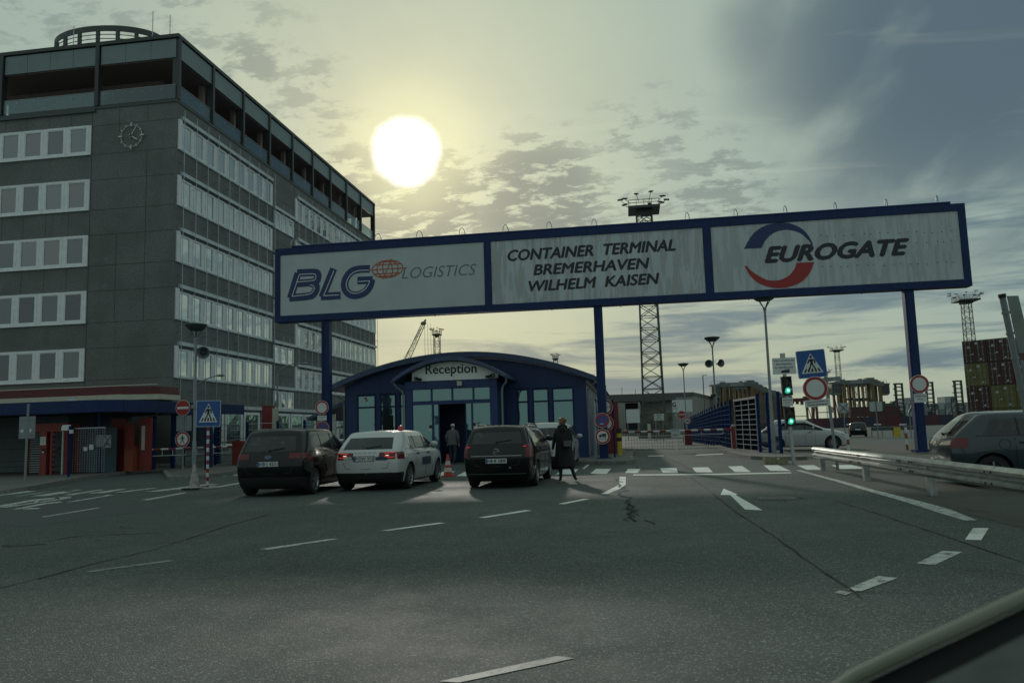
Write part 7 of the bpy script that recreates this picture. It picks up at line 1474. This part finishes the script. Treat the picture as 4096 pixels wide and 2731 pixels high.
for k in range(8): q = PD(3060+k*34, 1700, 300); container('low dark container behind the white hatchback on the far yard', Matrix.Translation((q.x, q.y, gz(300))) @ Matrix.Rotation(-pi/2+YAW, 4, 'Z'), ['maroon', 'grey', 'teal', 'brown'][k % 4], 'containers behind the white hatchback', 6.06, True)
# yard signs and rails at middle distance
def ysign(label, px, py, D, w_, h_, shape='rect', cat='traffic sign'):
    q = PD(px, py, D); t = thing('road_sign', label, cat, (q.x, q.y, gz(D))); hz = q.z-gz(D); mb = MB(); mb.cyl((0, .05, 0), (0, .05, hz+.2), .04, n=8); mb.build('pole', GREYP, t); mb = MB()
    if shape == 'round': mb.cyl((0, 0, hz), (0, -.02, hz), w_/2, n=24, m=1); mb.cyl((0, -.02, hz), (0, -.025, hz), w_*.36, n=24, m=0)
    elif shape == 'x': mb.box(-w_/2, w_/2, 0, .02, hz-h_/2, hz+h_/2, 0); mb.bar((-w_/2, -.02, hz+h_/2), (w_/2, -.02, hz-h_/2), .04, m=2); mb.bar((-w_/2, -.02, hz-h_/2), (w_/2, -.02, hz+h_/2), .04, m=2)
    else: mb.prism([(-w_/2+.08, 0, hz-h_/2), (w_/2-.08, 0, hz-h_/2), (w_/2, 0, hz-h_/2+.08), (w_/2, 0, hz+h_/2-.08), (w_/2-.08, 0, hz+h_/2), (-w_/2+.08, 0, hz+h_/2), (-w_/2, 0, hz+h_/2-.08), (-w_/2, 0, hz-h_/2+.08)], (0, .02, 0), 0); mb.bar((0, -.03, hz-h_/2), (0, -.03, hz+h_/2), .04, m=2)
    mb.build('sign_plate', [pmat('sign_back_pale', (.40, .45, .44), .45, .1, var=.1), REDP, DKGR], t)
ysign('pale square sign back with crossed braces between the carriers', 3374, 1631, 62, .78, .78, 'x'); ysign('pale rounded sign back right of the front carrier', 3504, 1625, 60, .92, .74); ysign('tall grey sign back left of the right gantry post', 3638, 1641, 60, .42, .9); ysign('small round faded sign behind the white car bonnet', 3326, 1636, 70, .44, .44, 'round')
t = thing('guardrail', 'low dark guardrail with yellow end block across the middle distance', 'guardrail', (*PD(3485, 1715, 70).xy, gz(70))); e0 = PD(3485, 1715, 70); e1 = PD(3700, 1713, 70); v_ = e1-e0; mb = MB(); mb.bar((0, 0, .75), (v_.x, v_.y, .75), .12, .30); mb.build('beam', DKGR, t)
for k in range(6): mb = MB(); mb.box(v_.x*k/5-.05, v_.x*k/5+.05, v_.y*k/5-.05, v_.y*k/5+.05, 0, .75); mb.build('post', GREYP, t)
mb = MB(); mb.box(v_.x*.40, v_.x*.40+.55, v_.y*.4-.3, v_.y*.4-.1, .0, .85); mb.build('yellow_block', YEL, t)
for px in (3400, 3510, 3612): q = PD(px, 1697, 90); t = thing('small_plate', 'narrow white plate on a short post, %s of the small dark estate' % {3400: 'just left', 3510: 'right', 3612: 'far right'}[px], 'sign', (q.x, q.y, gz(90))); mb = MB(); mb.box(-.38, .38, -.02, .02, q.z-gz(90)-.08, q.z-gz(90)+.08, 0); mb.box(-.03, .03, .02, .05, 0, q.z-gz(90), 1); mb.build('plate', [WHITE, GREYP], t)
# ================================================================== CAR INTERIOR EDGE bottom right
def cor(px, py, D): return PD(px, py, D)
t = thing('car_dashboard', 'blurred dark dashboard edge of the viewer\'s own car at bottom right', 'car dashboard', PD(3900, 2650, .62)); o_ = Vector(t.location)
top = [cor(3230, 2790, .60), cor(3420, 2660, .61), cor(3640, 2555, .62), cor(3870, 2450, .63), cor(4096, 2345, .64), cor(4330, 2235, .65)]
top = [p-o_ for p in top]
mb = MB(); mb.tube([p+Vector((0, 0, -.008)) for p in top], .0060, 10); mb.build('rim', pmat('pale_rubber_rim', (.19, .20, .15), .42, var=.08), t, True)
mb = MB(); dn = Vector((.01, -.05, -.030)); n = len(top); A1 = [p+Vector((0, 0, -.016)) for p in top]; B1 = [p+Vector((.004, -.035, -.034)) for p in top]; C1 = [p+Vector((.02, -.05, -.16)) for p in top]; D1 = [p+Vector((.0, .04, -.16)) for p in top]
mb.add(A1+B1+C1+D1, [(k*n+i, k*n+i+1, ((k+1) % 4)*n+i+1, ((k+1) % 4)*n+i) for k in range(4) for i in range(n-1)]+[(0, n, 2*n, 3*n), (n-1, 2*n-1, 3*n-1, 4*n-1)]); mb.build('black_edge', pmat('soft_black', (.004, .005, .005), .9, var=0), t)
mb = MB(); low = [cor(3520, 2835, .50), cor(3680, 2745, .50), cor(3880, 2648, .51), cor(4096, 2538, .52), cor(4330, 2425, .53)]; low = [p-o_ for p in low]; n = len(low); E1 = [p for p in low]; F1 = [p+Vector((.02, -.12, -.05)) for p in low]; G1 = [p+Vector((.02, -.12, -.10)) for p in low]; H1 = [p+Vector((0, 0, -.06)) for p in low]
mb.add(E1+F1+G1+H1, [(k*n+i, k*n+i+1, ((k+1) % 4)*n+i+1, ((k+1) % 4)*n+i) for k in range(4) for i in range(n-1)]+[(0, n, 2*n, 3*n), (n-1, 2*n-1, 3*n-1, 4*n-1)]); mb.build('pad', pmat('grey_dash_pad', (.085, .095, .085), .8, var=.3, ns=18), t)
